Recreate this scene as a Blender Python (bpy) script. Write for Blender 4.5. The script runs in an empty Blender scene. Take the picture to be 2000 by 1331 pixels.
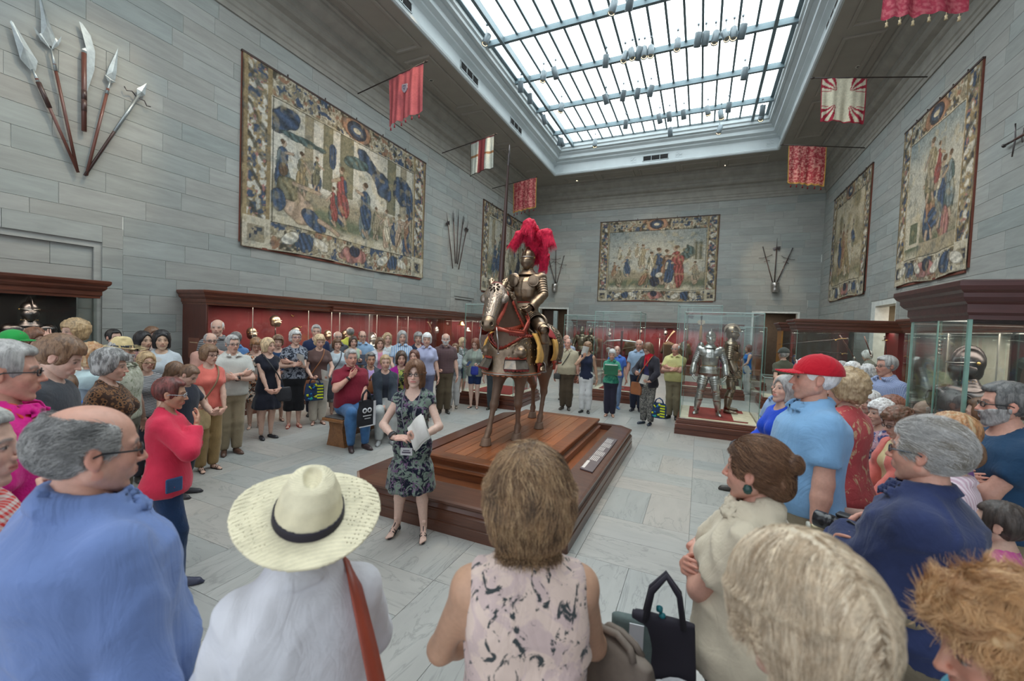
import bpy,math,random
import numpy as np
from mathutils import Vector,Matrix,Quaternion
S = bpy.context.scene
COL = S.collection
random.seed(7)
np.random.seed(7)
# -------- camera
CAM_H = 2.1
YAW,PITCH,ROLL = math.radians(24.15),math.radians(-2.015),math.radians(2.215)
FPX = 817.0  # focal length for a 2000 px wide frame
_f = Vector((-math.sin(YAW)*math.cos(PITCH),math.cos(YAW)*math.cos(PITCH),math.sin(PITCH)))
_r = _f.cross(Vector((0,0,1))).normalized()
_u = _r.cross(_f)
CR = _r*math.cos(ROLL)+_u*math.sin(ROLL)
CU = -_r*math.sin(ROLL)+_u*math.cos(ROLL)
cd = bpy.data.cameras.new('camera')
cam = bpy.data.objects.new('camera',cd)
COL.objects.link(cam)
m = Matrix((CR,CU,-_f)).transposed().to_4x4()
m.translation = (0,0,CAM_H)
cam.matrix_world = m
cd.sensor_width = 36.0
cd.lens = 36.0*FPX/2000.0
cd.clip_start = 0.02
cd.clip_end = 200
cd.dof.use_dof = True
cd.dof.focus_distance = 5.2
cd.dof.aperture_fstop = 2.5
S.camera = cam
# -------- light, exposure
S.view_settings.view_transform = 'Standard'
S.view_settings.look = 'None'
S.view_settings.exposure = 0.12
S.view_settings.gamma = 1.0
S.view_settings.use_curve_mapping = False
SKYLIGHT_STRENGTH = 4.4
TRACK_WATTS = 120.0
world = bpy.data.worlds.new('world')
S.world = world
world.use_nodes = True
bg = world.node_tree.nodes['Background']
bg.inputs[0].default_value = (0.86,0.93,1.0,1)
bg.inputs[1].default_value = 1.35
S.cycles.max_bounces = 8
S.cycles.diffuse_bounces = 4
S.cycles.glossy_bounces = 4
S.cycles.transparent_max_bounces = 24
S.cycles.caustics_reflective = False
S.cycles.caustics_refractive = False
S.cycles.sample_clamp_indirect = 6.0
def spot(name,loc,target,watts,angle,color=(1.0,0.78,0.52),blend=0.7,size=0.12):
 d = bpy.data.lights.new(name,'SPOT')
 d.energy = watts
 d.spot_size = math.radians(angle)
 d.spot_blend = blend
 d.color = color
 d.shadow_soft_size = size
 o = bpy.data.objects.new(name,d)
 COL.objects.link(o)
 o.location = loc
 o.rotation_euler = (Vector(target)-Vector(loc)).to_track_quat('-Z','Y').to_euler()
 return o
 # warm accents of the track lights on the weapons and tapestries
for loc,tgt,w,a in (((-5.9,4.9,10.9),(-9.4,3.4,5.2),420,24),((-6.3,13.5,10.9),(-9.4,14.6,5.0),300,18),((-3.2,18.5,10.9),(-7.4,22.9,5.0),330,18),((0.4,18.5,10.9),(2.7,22.9,5.0),420,20),
 ((0.8,14.5,10.9),(4.8,19.2,5.0),170,28),((1.2,7.5,10.9),(4.8,8.4,5.2),420,22),((-2.4,9.6,10.9),(-2.3,5.6,2.0),560,16),((-1.4,3.2,10.9),(-2.3,5.2,2.0),420,15),
 ((-3.4,2.4,10.9),(-2.5,5.3,1.8),260,15),((0.2,4.4,10.9),(-0.3,5.8,0.0),330,16),((-6.2,9.0,10.9),(-9.4,9.2,5.8),260,36),((0.6,11.2,10.9),(1.0,9.9,1.2),420,16),((0.9,11.9,10.9),(4.8,13.0,5.6),260,36),
 ((-2.2,18.0,10.9),(-2.3,23,5.8),200,40)):
 spot('track_beam',loc,tgt,w*1.9,a)
 # -------- helpers: placing by ray
CAMC = Vector((0,0,CAM_H))
def ray(x,y):
 return CR*((x-1000)/FPX)-CU*((y-665.5)/FPX)+_f
def atz(x,y,z):
 d = ray(x,y)
 return CAMC+d*((z-CAM_H)/d.z)
def atx(x,y,X):
 d = ray(x,y)
 return CAMC+d*(X/d.x)
def aty(x,y,Y):
 d = ray(x,y)
 return CAMC+d*(Y/d.y)
def atd(x,y,depth):
 return CAMC+ray(x,y)*depth
 # -------- helpers: objects
def tag(o,label=None,cat=None,group=None,kind=None):
 if label:o['label'] = label
 if cat:o['category'] = cat
 if group:o['group'] = group
 if kind:o['kind'] = kind
 return o
ORD = 'first second third fourth fifth sixth seventh eighth ninth tenth eleventh twelfth thirteenth fourteenth fifteenth sixteenth seventeenth eighteenth nineteenth twentieth'.split()
def text_part(name,body,size,mat,parent,loc,rot):
 cu = bpy.data.curves.new(name,'FONT')
 cu.body,cu.size,cu.extrude,cu.resolution_u = body,size,size*.015,2
 o = bpy.data.objects.new(name,cu)
 COL.objects.link(o)
 me = bpy.data.meshes.new_from_object(o)
 bpy.data.objects.remove(o)
 me.materials.clear()
 me.materials.append(mat)
 return link(name,me,parent,loc,rot)
def empty(name,loc=(0,0,0),rz=0.0,label=None,cat=None,group=None,kind=None):
 o = bpy.data.objects.new(name,None)
 COL.objects.link(o)
 o.location = loc
 o.rotation_euler = (0,0,rz)
 o.empty_display_size = 0.1
 return tag(o,label,cat,group,kind)
def link(name,me,parent=None,loc=None,rot=None,scale=None):
 o = bpy.data.objects.new(name,me)
 COL.objects.link(o)
 if parent is not None:o.parent = parent
 if loc is not None:o.location = loc
 if rot is not None:o.rotation_euler = rot
 if scale is not None:o.scale = scale
 return o
def copy_tree(o,parent=None):
 c = o.copy()
 COL.objects.link(c)
 c.parent = parent
 for ch in list(o.children):
  copy_tree(ch,c)
 return c
def mesh_np(name,v,f,mat=None,smooth=True,col=None):
 """v (N,3) array, f (M,4 or 3) int array -> mesh"""
 me = bpy.data.meshes.new(name)
 v = np.asarray(v,np.float32)
 f = np.asarray(f,np.int32)
 n,k = f.shape
 me.vertices.add(len(v))
 me.vertices.foreach_set('co',v.ravel())
 me.loops.add(n*k)
 me.loops.foreach_set('vertex_index',f.ravel())
 me.polygons.add(n)
 me.polygons.foreach_set('loop_start',np.arange(0,n*k,k,dtype=np.int32))
 me.polygons.foreach_set('use_smooth',np.full(n,smooth,dtype=bool))
 me.update(calc_edges=True)
 if col is not None:
  a = me.color_attributes.new('col','FLOAT_COLOR','POINT')
  c = np.ones((len(v),4),np.float32)
  c[:,:3] = col
  a.data.foreach_set('color',c.ravel())
 if mat is not None:me.materials.append(mat)
 return me
class MB:
 """collects simple shapes into one mesh"""
 def __init__(s):
  s.v,s.f,s.sm = [],[],[]
 def add(s,v,f,smooth=False,M=None):
  if M is not None:v = [M@Vector(p)for p in v]
  n = len(s.v)
  s.v+=[tuple(p)for p in v]
  s.f+=[tuple(i+n for i in q)for q in f]
  s.sm+=[smooth]*len(f)
  return s
 def box(s,x0,x1,y0,y1,z0,z1,M=None):
  return s.add([(x0,y0,z0),(x1,y0,z0),(x1,y1,z0),(x0,y1,z0),(x0,y0,z1),(x1,y0,z1),(x1,y1,z1),(x0,y1,z1)],[(3,2,1,0),(4,5,6,7),(0,1,5,4),(1,2,6,5),(2,3,7,6),(3,0,4,7)],M=M)
 def bev(s,x0,x1,y0,y1,z0,z1,b,M=None):
  """box with chamfered edges all round"""
  V,F = [],[]
  xs,ys,zs = (x0,x1),(y0,y1),(z0,z1)
  idx = {}
  for i in (0,1):
   for j in (0,1):
    for k in (0,1):
     sx,sy,sz = (1,-1)[i],(1,-1)[j],(1,-1)[k]
     for a,p in (('x',(xs[i],ys[j]+sy*b,zs[k]+sz*b)),('y',(xs[i]+sx*b,ys[j],zs[k]+sz*b)),('z',(xs[i]+sx*b,ys[j]+sy*b,zs[k]))):
      idx[a,i,j,k] = len(V)
      V.append(p)
  for i in (0,1):
   q = [idx['x',i,0,0],idx['x',i,1,0],idx['x',i,1,1],idx['x',i,0,1]]
   F.append(tuple(q if i else q[::-1]))
   q = [idx['y',0,i,0],idx['y',1,i,0],idx['y',1,i,1],idx['y',0,i,1]]
   F.append(tuple(q[::-1]if i else q))
   q = [idx['z',0,0,i],idx['z',1,0,i],idx['z',1,1,i],idx['z',0,1,i]]
   F.append(tuple(q if i else q[::-1]))
  for j in (0,1):
   for k in (0,1):
    F.append((idx['y',0,j,k],idx['y',1,j,k],idx['z',1,j,k],idx['z',0,j,k])if (j^k)else (idx['z',0,j,k],idx['z',1,j,k],idx['y',1,j,k],idx['y',0,j,k]))
    F.append((idx['x',j,0,k],idx['x',j,1,k],idx['z',j,1,k],idx['z',j,0,k])if not (j^k)else (idx['z',j,0,k],idx['z',j,1,k],idx['x',j,1,k],idx['x',j,0,k]))
    F.append((idx['x',j,k,0],idx['x',j,k,1],idx['y',j,k,1],idx['y',j,k,0])if (j^k)else (idx['y',j,k,0],idx['y',j,k,1],idx['x',j,k,1],idx['x',j,k,0]))
  for i in (0,1):
   for j in (0,1):
    for k in (0,1):
     t = (idx['x',i,j,k],idx['y',i,j,k],idx['z',i,j,k])
     F.append(t if (i+j+k)%2 else t[::-1])
  return s.add(V,F,M=M)
 def tube(s,pts,r,n=8,cap=True,smooth=True,M=None):
  pts = [Vector(p)for p in pts]
  rs = r if isinstance(r,(list,tuple))else [r]*len(pts)
  V,F = [],[]
  up = None
  for i,p in enumerate(pts):
   t = ((pts[min(i+1,len(pts)-1)]-pts[max(i-1,0)])).normalized()
   if up is None:
    up = Vector((0,0,1))if abs(t.z)<0.9 else Vector((1,0,0))
   a = t.cross(up).normalized()
   up = a.cross(t).normalized()
   for k in range(n):
    th = 2*math.pi*k/n
    V.append(p+(a*math.cos(th)+up*math.sin(th))*rs[i])
  for i in range(len(pts)-1):
   for k in range(n):
    k2 = (k+1)%n
    F.append((i*n+k,i*n+k2,(i+1)*n+k2,(i+1)*n+k))
  s.add(V,F,smooth,M)
  if cap:
   b = len(s.v)-len(V)
   s.f+=[tuple(b+k for k in range(n))[::-1],tuple(b+(len(pts)-1)*n+k for k in range(n))]
   s.sm+=[False,False]
  return s
 def lathe(s,prof,n=24,M=None,smooth=True):
  """prof: list of (r, z)"""
  V = [(r*math.cos(2*math.pi*k/n),r*math.sin(2*math.pi*k/n),z)for r,z in prof for k in range(n)]
  F = [(i*n+k,i*n+(k+1)%n,(i+1)*n+(k+1)%n,(i+1)*n+k)for i in range(len(prof)-1)for k in range(n)]
  return s.add(V,F,smooth,M)
 def prism(s,poly,z0,z1,M=None):
  """poly: ccw xy points extruded z0..z1"""
  n = len(poly)
  V = [(x,y,z0)for x,y in poly]+[(x,y,z1)for x,y in poly]
  F = [tuple(range(n))[::-1],tuple(range(n,2*n))]+[(k,(k+1)%n,n+(k+1)%n,n+k)for k in range(n)]
  return s.add(V,F,M=M)
 def sweep(s,prof,path,closed=False):
  """sweep profile [(out, z)] along a plan path of (x, y); out = to the right of travel; mitred corners"""
  n = len(path)
  rows = []
  for i in range(n):
   p = Vector(path[i])
   a = Vector(path[i-1])if (i or closed)else None
   b = Vector(path[(i+1)%n])if (i<n-1 or closed)else None
   d1 = (p-a).normalized()if a is not None else None
   d2 = (b-p).normalized()if b is not None else None
   d1 = d1 or d2
   d2 = d2 or d1
   n1,n2 = Vector((d1.y,-d1.x)),Vector((d2.y,-d2.x))
   mt = (n1+n2)
   mt = mt/max(mt.dot(n1),1e-4)
   rows.append([(p.x+mt.x*o,p.y+mt.y*o,z)for o,z in prof])
  V = [q for r_ in rows for q in r_]
  k = len(prof)
  F = []
  for i in range(n if closed else n-1):
   j = (i+1)%n
   for q in range(k-1):
    F.append((i*k+q,j*k+q,j*k+q+1,i*k+q+1))
  if not closed:
   F.append(tuple(range(k)))
   F.append(tuple((n-1)*k+q for q in range(k))[::-1])
  return s.add(V,F)
 def mesh(s,name,mat=None):
  me = bpy.data.meshes.new(name)
  me.from_pydata(s.v,[],s.f)
  me.polygons.foreach_set('use_smooth',s.sm)
  if mat:me.materials.append(mat)
  me.update()
  return me
 def build(s,name,mat=None,parent=None,**k):
  return link(name,s.mesh(name,mat),parent,**k)
  # -------- materials
MATS = {}
class NT:
 def __init__(s,mat):
  mat.use_nodes = True
  s.t = mat.node_tree
  s.p = s.t.nodes['Principled BSDF']
  s.out = s.t.nodes['Material Output']
 def n(s,typ,**k):
  nd = s.t.nodes.new(typ)
  ins = k.pop('ins',{})
  for a,b in k.items():setattr(nd,a,b)
  for a,b in ins.items():
   if isinstance(b,bpy.types.NodeSocket):s.t.links.new(b,nd.inputs[a])
   else:nd.inputs[a].default_value = b
  return nd
 def l(s,a,b):
  s.t.links.new(a,b)
 def ramp(s,fac,stops,interp='LINEAR'):
  nd = s.n('ShaderNodeValToRGB')
  cr = nd.color_ramp
  cr.interpolation = interp
  while len(cr.elements)<len(stops):cr.elements.new(0.5)
  for e,(p,c)in zip(cr.elements,stops):
   e.position = p
   e.color = tuple(c[:3])+(1,)
  s.l(fac,nd.inputs[0])
  return nd.outputs[0]
 def mix(s,fac,a,b,mode='MIX'):
  nd = s.n('ShaderNodeMix',data_type='RGBA',blend_type=mode)
  for sock,v in ((nd.inputs[0],fac),(nd.inputs[6],a),(nd.inputs[7],b)):
   if isinstance(v,bpy.types.NodeSocket):s.l(v,sock)
   elif isinstance(v,(int,float)):sock.default_value = v
   else:sock.default_value = tuple(v[:3])+(1,)
  return nd.outputs[2]
 def math(s,op,a,b=0.0,c=0.0):
  nd = s.n('ShaderNodeMath',operation=op)
  for i,v in enumerate((a,b,c)):
   if isinstance(v,bpy.types.NodeSocket):s.l(v,nd.inputs[i])
   else:nd.inputs[i].default_value = v
  return nd.outputs[0]
 def coord(s,scale=(1,1,1),kind='Object',rot=(0,0,0)):
  tc = s.n('ShaderNodeTexCoord')
  mp = s.n('ShaderNodeMapping')
  mp.inputs['Scale'].default_value = scale
  mp.inputs['Rotation'].default_value = rot
  s.l(tc.outputs[kind],mp.inputs[0])
  return mp.outputs[0]
 def noise(s,vec,scale=5.0,detail=3.0,rough=0.5,dist=0.0):
  nd = s.n('ShaderNodeTexNoise',ins={'Scale':scale,'Detail':detail,'Roughness':rough,'Distortion':dist})
  s.l(vec,nd.inputs['Vector'])
  return nd.outputs['Fac']
 def voro(s,vec,scale=5.0,feature='F1',out='Distance',rnd=1.0):
  nd = s.n('ShaderNodeTexVoronoi',feature=feature,ins={'Scale':scale,'Randomness':rnd})
  s.l(vec,nd.inputs['Vector'])
  return nd.outputs[out]
 def wave(s,vec,scale=5.0,direction='X',dist=0.0,prof='SIN',dscale=1.0,detail=2.0):
  nd = s.n('ShaderNodeTexWave',bands_direction=direction,wave_profile=prof,ins={'Scale':scale,'Distortion':dist,'Detail':detail,'Detail Scale':dscale})
  s.l(vec,nd.inputs['Vector'])
  return nd.outputs['Fac']
 def bump(s,h,strength=0.3,dist=0.01):
  nd = s.n('ShaderNodeBump',ins={'Strength':strength,'Distance':dist})
  s.l(h,nd.inputs['Height'])
  s.l(nd.outputs[0],s.p.inputs['Normal'])
 def base(s,v):
  if isinstance(v,bpy.types.NodeSocket):s.l(v,s.p.inputs['Base Color'])
  else:s.p.inputs['Base Color'].default_value = tuple(v[:3])+(1,)
def lin(r,g=None,b=None):
 """sRGB 0-255 -> linear"""
 if g is None:r,g,b = r
 return tuple(((c/255)/12.92 if c/255<=0.04045 else ((c/255+0.055)/1.055)**2.4)for c in (r,g,b))
def mul(c,k):
 return tuple(min(1,x*k)for x in c)
def newmat(name,rough=0.6,metal=0.0,spec=0.5,**k):
 m_ = bpy.data.materials.new(name)
 t = NT(m_)
 t.p.inputs['Roughness'].default_value = rough
 t.p.inputs['Metallic'].default_value = metal
 t.p.inputs['Specular IOR Level'].default_value = spec
 for a,b in k.items():t.p.inputs[a.replace('_',' ')].default_value = b
 return m_,t
def cached(fn):
 def w(*a,**k):
  key = (fn.__name__,a,tuple(sorted(k.items())))
  if key not in MATS:MATS[key] = fn(*a,**k)
  return MATS[key]
 return w
@cached
def plain(name,c,rough=0.6,metal=0.0,var=0.12,nscale=8.0,spec=0.5):
 """one colour with a faint procedural mottling"""
 m_,t = newmat(name,rough,metal,spec)
 f = t.noise(t.coord(),nscale,4)
 t.base(t.ramp(f,[(0.3,mul(c,1-var)),(0.7,mul(c,1+var))]))
 return m_
@cached
def metalmat(name,c,rough=0.28,var=0.25,scale=14.0,bump=0.04):
 m_,t = newmat(name,rough,1.0)
 v = t.coord()
 f = t.noise(v,scale,5,0.65)
 t.base(t.ramp(f,[(0.3,mul(c,1-var)),(0.72,mul(c,1+var*0.6))]))
 t.l(t.math('MULTIPLY_ADD',t.noise(v,scale*3,4),0.3,rough-0.12),t.p.inputs['Roughness'])
 if bump:t.bump(t.noise(v,scale*0.8,3),bump,0.01)
 return m_
@cached
def woodmat(name,c1,c2,rough=0.3,axis='Y',scale=1.0,coat=0.3):
 m_,t = newmat(name,rough,0.0)
 sc = {'X':(1.2,14,14),'Y':(14,1.2,14),'Z':(14,14,1.2)}[axis]
 v = t.coord(tuple(q*scale for q in sc))
 oi = t.n('ShaderNodeObjectInfo')
 geo = t.n('ShaderNodeNewGeometry')
 rnd = t.math('FRACT',t.math('ADD',oi.outputs['Random'],geo.outputs['Random Per Island']))
 f = t.noise(v,1.0,6,0.62,0.6)
 g = t.noise(v,4.0,3,0.5)
 fac = t.math('MULTIPLY_ADD',g,0.35,t.math('MULTIPLY_ADD',rnd,0.22,t.math('MULTIPLY',f,0.6)))
 t.base(t.ramp(fac,[(0.32,c1),(0.72,c2)]))
 t.p.inputs['Coat Weight'].default_value = coat
 t.p.inputs['Coat Roughness'].default_value = 0.12
 t.bump(g,0.06,0.004)
 return m_
@cached
def glassmat(name='pane_glass',tint=(0.965,0.985,0.98),refl=0.4):
 """thin pane: clear with a Fresnel reflection"""
 m_,t = newmat(name)
 tr = t.n('ShaderNodeBsdfTransparent',ins={'Color':tint+(1,)})
 gl = t.n('ShaderNodeBsdfGlossy',ins={'Color':(1,1,1,1),'Roughness':0.01})
 fr = t.n('ShaderNodeFresnel',ins={'IOR':1.45})
 mx = t.n('ShaderNodeMixShader')
 t.l(t.math('MULTIPLY',fr.outputs[0],refl),mx.inputs[0])
 t.l(tr.outputs[0],mx.inputs[1])
 t.l(gl.outputs[0],mx.inputs[2])
 t.l(mx.outputs[0],t.out.inputs[0])
 return m_
@cached
def emit(name,c,strength):
 m_,t = newmat(name)
 e = t.n('ShaderNodeEmission',ins={'Color':tuple(c)+(1,),'Strength':strength})
 t.l(e.outputs[0],t.out.inputs[0])
 return m_
K_SCALE = 1.92/2.10
# ======== the room
XL,XR,YB,YF = -9.5,4.85,23.0,-3.2  # walls; the room goes on behind the camera
ZC = 10.0  # soffit
OX0,OX1,OY0,OY1 = -7.33,2.68,-1.2,20.95  # well of the skylight
@cached
def stonemat(name,c1,c2,c3,scale=1.0,streak=(1,1,6),rough=0.75):
 m_,t = newmat(name,rough,0.0,0.3)
 oi = t.n('ShaderNodeObjectInfo')
 geo = t.n('ShaderNodeNewGeometry')
 rnd = t.math('FRACT',t.math('ADD',oi.outputs['Random'],geo.outputs['Random Per Island']))
 v = t.coord(streak)
 off = t.n('ShaderNodeVectorMath',operation='ADD')
 t.l(v,off.inputs[0])
 cmb = t.n('ShaderNodeCombineXYZ')
 for i in range(3):t.l(t.math('MULTIPLY',rnd,37.0+i*11),cmb.inputs[i])
 t.l(cmb.outputs[0],off.inputs[1])
 f = t.noise(off.outputs[0],1.6*scale,5,0.6,0.4)
 base = t.ramp(rnd,[(0.0,c1),(0.35,c2),(0.7,c3),(1.0,mul(c1,0.93))])
 sh = t.ramp(f,[(0.25,(0.82,0.82,0.82)),(0.75,(1.1,1.1,1.1))])
 t.base(t.mix(1.0,base,sh,'MULTIPLY'))
 t.bump(f,0.08,0.01)
 return m_
STONE = stonemat('grey_limestone',lin(155,161,158),lin(163,165,161),lin(158,158,153))
MORTAR = plain('pale_mortar',lin(214,216,210),0.8)
STONE_D = plain('limestone_trim',lin(152,149,141),0.75,nscale=3)
def wall_blocks(wall,plane,u0,u1,z0,z1,place,holes,nmax=300,near=None):
 """courses of stone blocks; place(u, z)-> world matrix for a block lying in x(u), z with y = out of wall"""
 ch,bl,gap = 0.343,1.16,0.005
 cells = []
 nz = int(round((z1-z0)/ch))
 for j in range(nz):
  za,zb = z0+j*(z1-z0)/nz,z0+(j+1)*(z1-z0)/nz
  u = u0-(bl*0.5 if j%2 else 0)
  rr = random.Random(j*7+int(abs(u0)*10))
  while u<u1:
   L = bl*rr.choice((0.78,1.0,1.0,1.22))
   a,b = max(u,u0),min(u+L,u1)
   u+=L
   segs = [(a,b)]
   for h0,h1,ztop in holes:
    if za+0.02<ztop:
     ns = []
     for s0,s1 in segs:
      if s1<=h0 or s0>=h1:ns.append((s0,s1))
      else:
       if s0<h0:ns.append((s0,h0))
       if s1>h1:ns.append((h1,s1))
     segs = ns
   for s0,s1 in segs:
    if s1-s0>0.06:
     cells.append((s0,s1,za,zb))
   for h0,h1,ztop in holes:
    if za+0.02<ztop<zb-0.02 and a<h1 and b>h0:cells.append((max(a,h0),min(b,h1),ztop,zb))
    # blocks that reach down into a hole's lintel are cut by the surround that sits in front
 cells.sort(key=lambda c:near(0.5*(c[0]+c[1]),0.5*(c[2]+c[3])))
 shared = {}
 for i,(a,b,za,zb)in enumerate(cells[:nmax]):
  key = (round(b-a,2),round(zb-za,3))
  if key not in shared:
   w,h = key[0]-gap,key[1]-gap
   shared[key] = MB().bev(-w/2,w/2,0,0.012,-h/2,h/2,0.0025).mesh('stone_block',STONE)
  M = place(0.5*(a+b),0.5*(za+zb))
  o = bpy.data.objects.new('stone_block',shared[key])
  COL.objects.link(o)
  o.parent = wall
  o.matrix_local = M
 rest = cells[nmax:]
 if rest:
  mb = MB()
  for a,b,za,zb in rest:
   w,h = (b-a)-gap,(zb-za)-gap
   mb.bev(-w/2,w/2,0,0.016,-h/2,h/2,0.004,M=place(0.5*(a+b),0.5*(za+zb)))
  tag(mb.build('stone_blocks',STONE,wall),kind='stuff')
def wallobj(name,mb):
 return tag(mb.build(name,MORTAR),kind='structure')
T = 0.35
# left wall, with two blind doorways
wl = wallobj('wall_left',MB().box(XL-T,XL-0.012,YF,0.0,0,ZC).box(XL-T,XL-0.012,4.0,14.78,0,ZC).box(XL-T,XL-0.012,17.04,YB+T,0,ZC).box(XL-T,XL-0.012,0.0,4.0,3.55,ZC).box(XL-T,XL-0.012,14.78,17.04,3.55,ZC).box(XL-T,XL-0.2,0,4.0,0,3.55).box(XL-T,XL-0.2,14.78,17.04,0,3.55))
camd = lambda x,y,z:(Vector((x,y,z))-CAMC).length-0.0
LD = [(0.0,4.0,3.55),(14.78,17.04,3.55)]
wall_blocks(wl,XL,YF,YB,0,8.6,lambda u,z:Matrix.Translation((XL-0.012,u,z))@Matrix.Rotation(-math.pi/2,4,'Z'),LD,near=lambda u,z:camd(XL,u,z)+(50 if u<1.2 else 0))
wr = wallobj('wall_right',MB().box(XR+0.012,XR+T,YF,14.83,0,ZC).box(XR+0.012,XR+T,16.3,YB+T,0,ZC).box(XR+0.012,XR+T,14.83,16.3,3.13,ZC))
wall_blocks(wr,XR,YF,YB,0,8.6,lambda u,z:Matrix.Translation((XR+0.012,u,z))@Matrix.Rotation(math.pi/2,4,'Z'),[(14.55,16.83,3.5)],near=lambda u,z:camd(XR,u,z)+(50 if u<3.8 else 0))
wb = wallobj('wall_back',MB().box(XL,-8.6,YB+0.012,YB+T,0,ZC).box(-6.95,2.3,YB+0.012,YB+T,0,ZC).box(4.05,XR,YB+0.012,YB+T,0,ZC).box(-8.6,-6.95,YB+0.012,YB+T,3.17,ZC).box(2.3,4.05,YB+0.012,YB+T,3.17,ZC))
wall_blocks(wb,YB,XL,XR,0,8.6,lambda u,z:Matrix.Translation((u,YB+0.012,z))@Matrix.Rotation(math.pi,4,'Z'),[(-8.95,-6.6,3.53),(1.95,4.4,3.53)],near=lambda u,z:camd(u,YB,z)+(0 if z>2 else 20))
def surround(name,P,u0,u1,zt,band,band2,infill=False):
 """stepped stone architrave; P(u, out, z)->world"""
 root = tag(empty(name),kind='structure')
 def bar(a,b,c,d,o0,o1,nm='moulding'):
  mb = MB()
  V = [P(u,o,z)for z in (c,d)for (u,o)in ((a,o0),(b,o0),(b,o1),(a,o1))]
  mb.add(V,[(3,2,1,0),(4,5,6,7),(0,1,5,4),(1,2,6,5),(2,3,7,6),(3,0,4,7)])
  mb.build(nm,STONE,root)
 z = 0.0
 n = 10
 for k in range(n):  # outer band in blocks
  za,zb = zt*k/n+0.003,zt*(k+1)/n-0.003
  zz = min(zb,zt)
  bar(u0,u0+band,za,zz,-0.06,-0.026)
  bar(u1-band,u1,za,zz,-0.06,-0.026)
 L = u1-u0-2*band
 for k in range(3):
  bar(u0+band+L*k/3+0.003,u0+band+L*(k+1)/3-0.003,zt-band,zt,-0.06,-0.026)
 a,b,zz = u0+band,u1-band,zt-band
 bar(a,a+band2,0,zz,-0.1,-0.055)
 bar(b-band2,b,0,zz,-0.1,-0.055)
 bar(a+band2,b-band2,zz-band2,zz,-0.1,-0.055)
 if infill:
  a,b,zz = a+band2,b-band2,zz-band2
  rows = 9
  for k in range(rows):
   za,zb = zz*k/rows+0.003,zz*(k+1)/rows-0.003
   cuts = [a]+[a+(b-a)*f for f in ((0.33,0.66)if k%2 else (0.18,0.52,0.84))]+[b]
   for c0,c1 in zip(cuts,cuts[1:]):
    bar(c0+0.003,c1-0.003,za,zb,-0.14,-0.1,'stone_block')
 return root
 # the walls stop at the openings: cut a shallow recess by building the mortar slab behind
surround('door_1',lambda u,o,z:(XL+0.03+o,u,z),0.0,4.0,3.55,0.28,0.1,True)
surround('door_2',lambda u,o,z:(XL+0.03+o,u,z),14.78,17.04,3.55,0.28,0.1,True)
surround('door_3',lambda u,o,z:(u,YB-0.03-o,z),-8.95,-6.6,3.53,0.26,0.09)
surround('door_4',lambda u,o,z:(u,YB-0.03-o,z),1.95,4.4,3.53,0.26,0.09)
surround('door_5',lambda u,o,z:(XR-0.03-o,u,z),14.55,16.83,3.5,0.2,0.09)
# rooms beyond the open doorways
PASS = plain('passage_wall_paint',lin(92,80,70),0.8)
PASSL = plain('passage_pale_wall',lin(188,182,168),0.8)
for nm,x0,x1,y0,y1,mt in (('wall_passage_west',-9.3,-6.2,YB+T,YB+T+2.6,PASS),('wall_passage_east',1.6,4.7,YB+T,YB+T+2.6,PASS)):
 tag(MB().box(x0,x1,y1,y1+0.1,0,3.6).box(x0-0.1,x0,y0,y1,0,3.6).box(x1,x1+0.1,y0,y1,0,3.6).box(x0,x1,y0,y1,3.6,3.7).build(nm,mt),kind='structure')
tag(MB().box(XR+T+2.2,XR+T+2.3,13.5,17.6,0,3.6).box(XR+T,XR+T+2.2,13.4,13.5,0,3.6).box(XR+T,XR+T+2.2,17.6,17.7,0,3.6).box(XR+T,XR+T+2.2,13.5,17.6,3.6,3.7).build('wall_passage_right',plain('passage_beige_wall',lin(150,140,122),0.8)),kind='structure')
for l_,w in (((XR+T+1.1,15.6,3.3),60),((3.0,YB+T+1.2,3.3),30),((-7.7,YB+T+1.2,3.3),14)):
 d = bpy.data.lights.new('passage_lamp','AREA')
 d.energy = w
 d.size = 0.8
 d.color = (1.0,0.86,0.7)
 o = link('passage_lamp',d,loc=l_)
tag(MB().box(2.45,2.6,YB+T+0.3,YB+T+0.36,0,3.1).box(-8.5,-7.75,YB+0.5,YB+0.55,0,3.1).build('door_6',plain('dark_door_leaf',lin(70,52,42),0.4)),kind='structure')
MB().box(-7.72,-7.5,YB-0.1,YB+0.06,0,3.05).build('door_leaf',plain('pale_door_edge',lin(160,172,170),0.4),wb)
# -------- floor: slabs of veined marble laid in pairs
@cached
def marble(name):
 m_,t = newmat(name,0.32,0.0,0.4)
 oi = t.n('ShaderNodeObjectInfo')
 geo = t.n('ShaderNodeNewGeometry')
 rnd = t.math('FRACT',t.math('ADD',oi.outputs['Random'],geo.outputs['Random Per Island']))
 off = t.n('ShaderNodeVectorMath',operation='ADD')
 t.l(t.coord((0.55,2.2,1)),off.inputs[0])
 cmb = t.n('ShaderNodeCombineXYZ')
 for i in range(3):t.l(t.math('MULTIPLY',rnd,41.0+i*13),cmb.inputs[i])
 t.l(cmb.outputs[0],off.inputs[1])
 f = t.noise(off.outputs[0],1.7,6,0.6,1.1)
 vein = t.ramp(f,[(0.482,(1,1,1)),(0.498,(0.78,0.79,0.79)),(0.503,(0.78,0.79,0.79)),(0.52,(1,1,1))])
 g = t.noise(off.outputs[0],3.2,4,0.6,0.3)
 cloud = t.ramp(g,[(0.3,(0.9,0.9,0.9)),(0.7,(1.05,1.05,1.05))])
 base = t.ramp(rnd,[(0,lin(158,160,157)),(0.3,lin(170,170,166)),(0.6,lin(173,168,161)),(0.85,lin(163,163,159)),(1,lin(155,157,154))])
 t.base(t.mix(1.0,t.mix(1.0,base,vein,'MULTIPLY'),cloud,'MULTIPLY'))
 return m_
MARB = marble('veined_marble')
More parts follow.
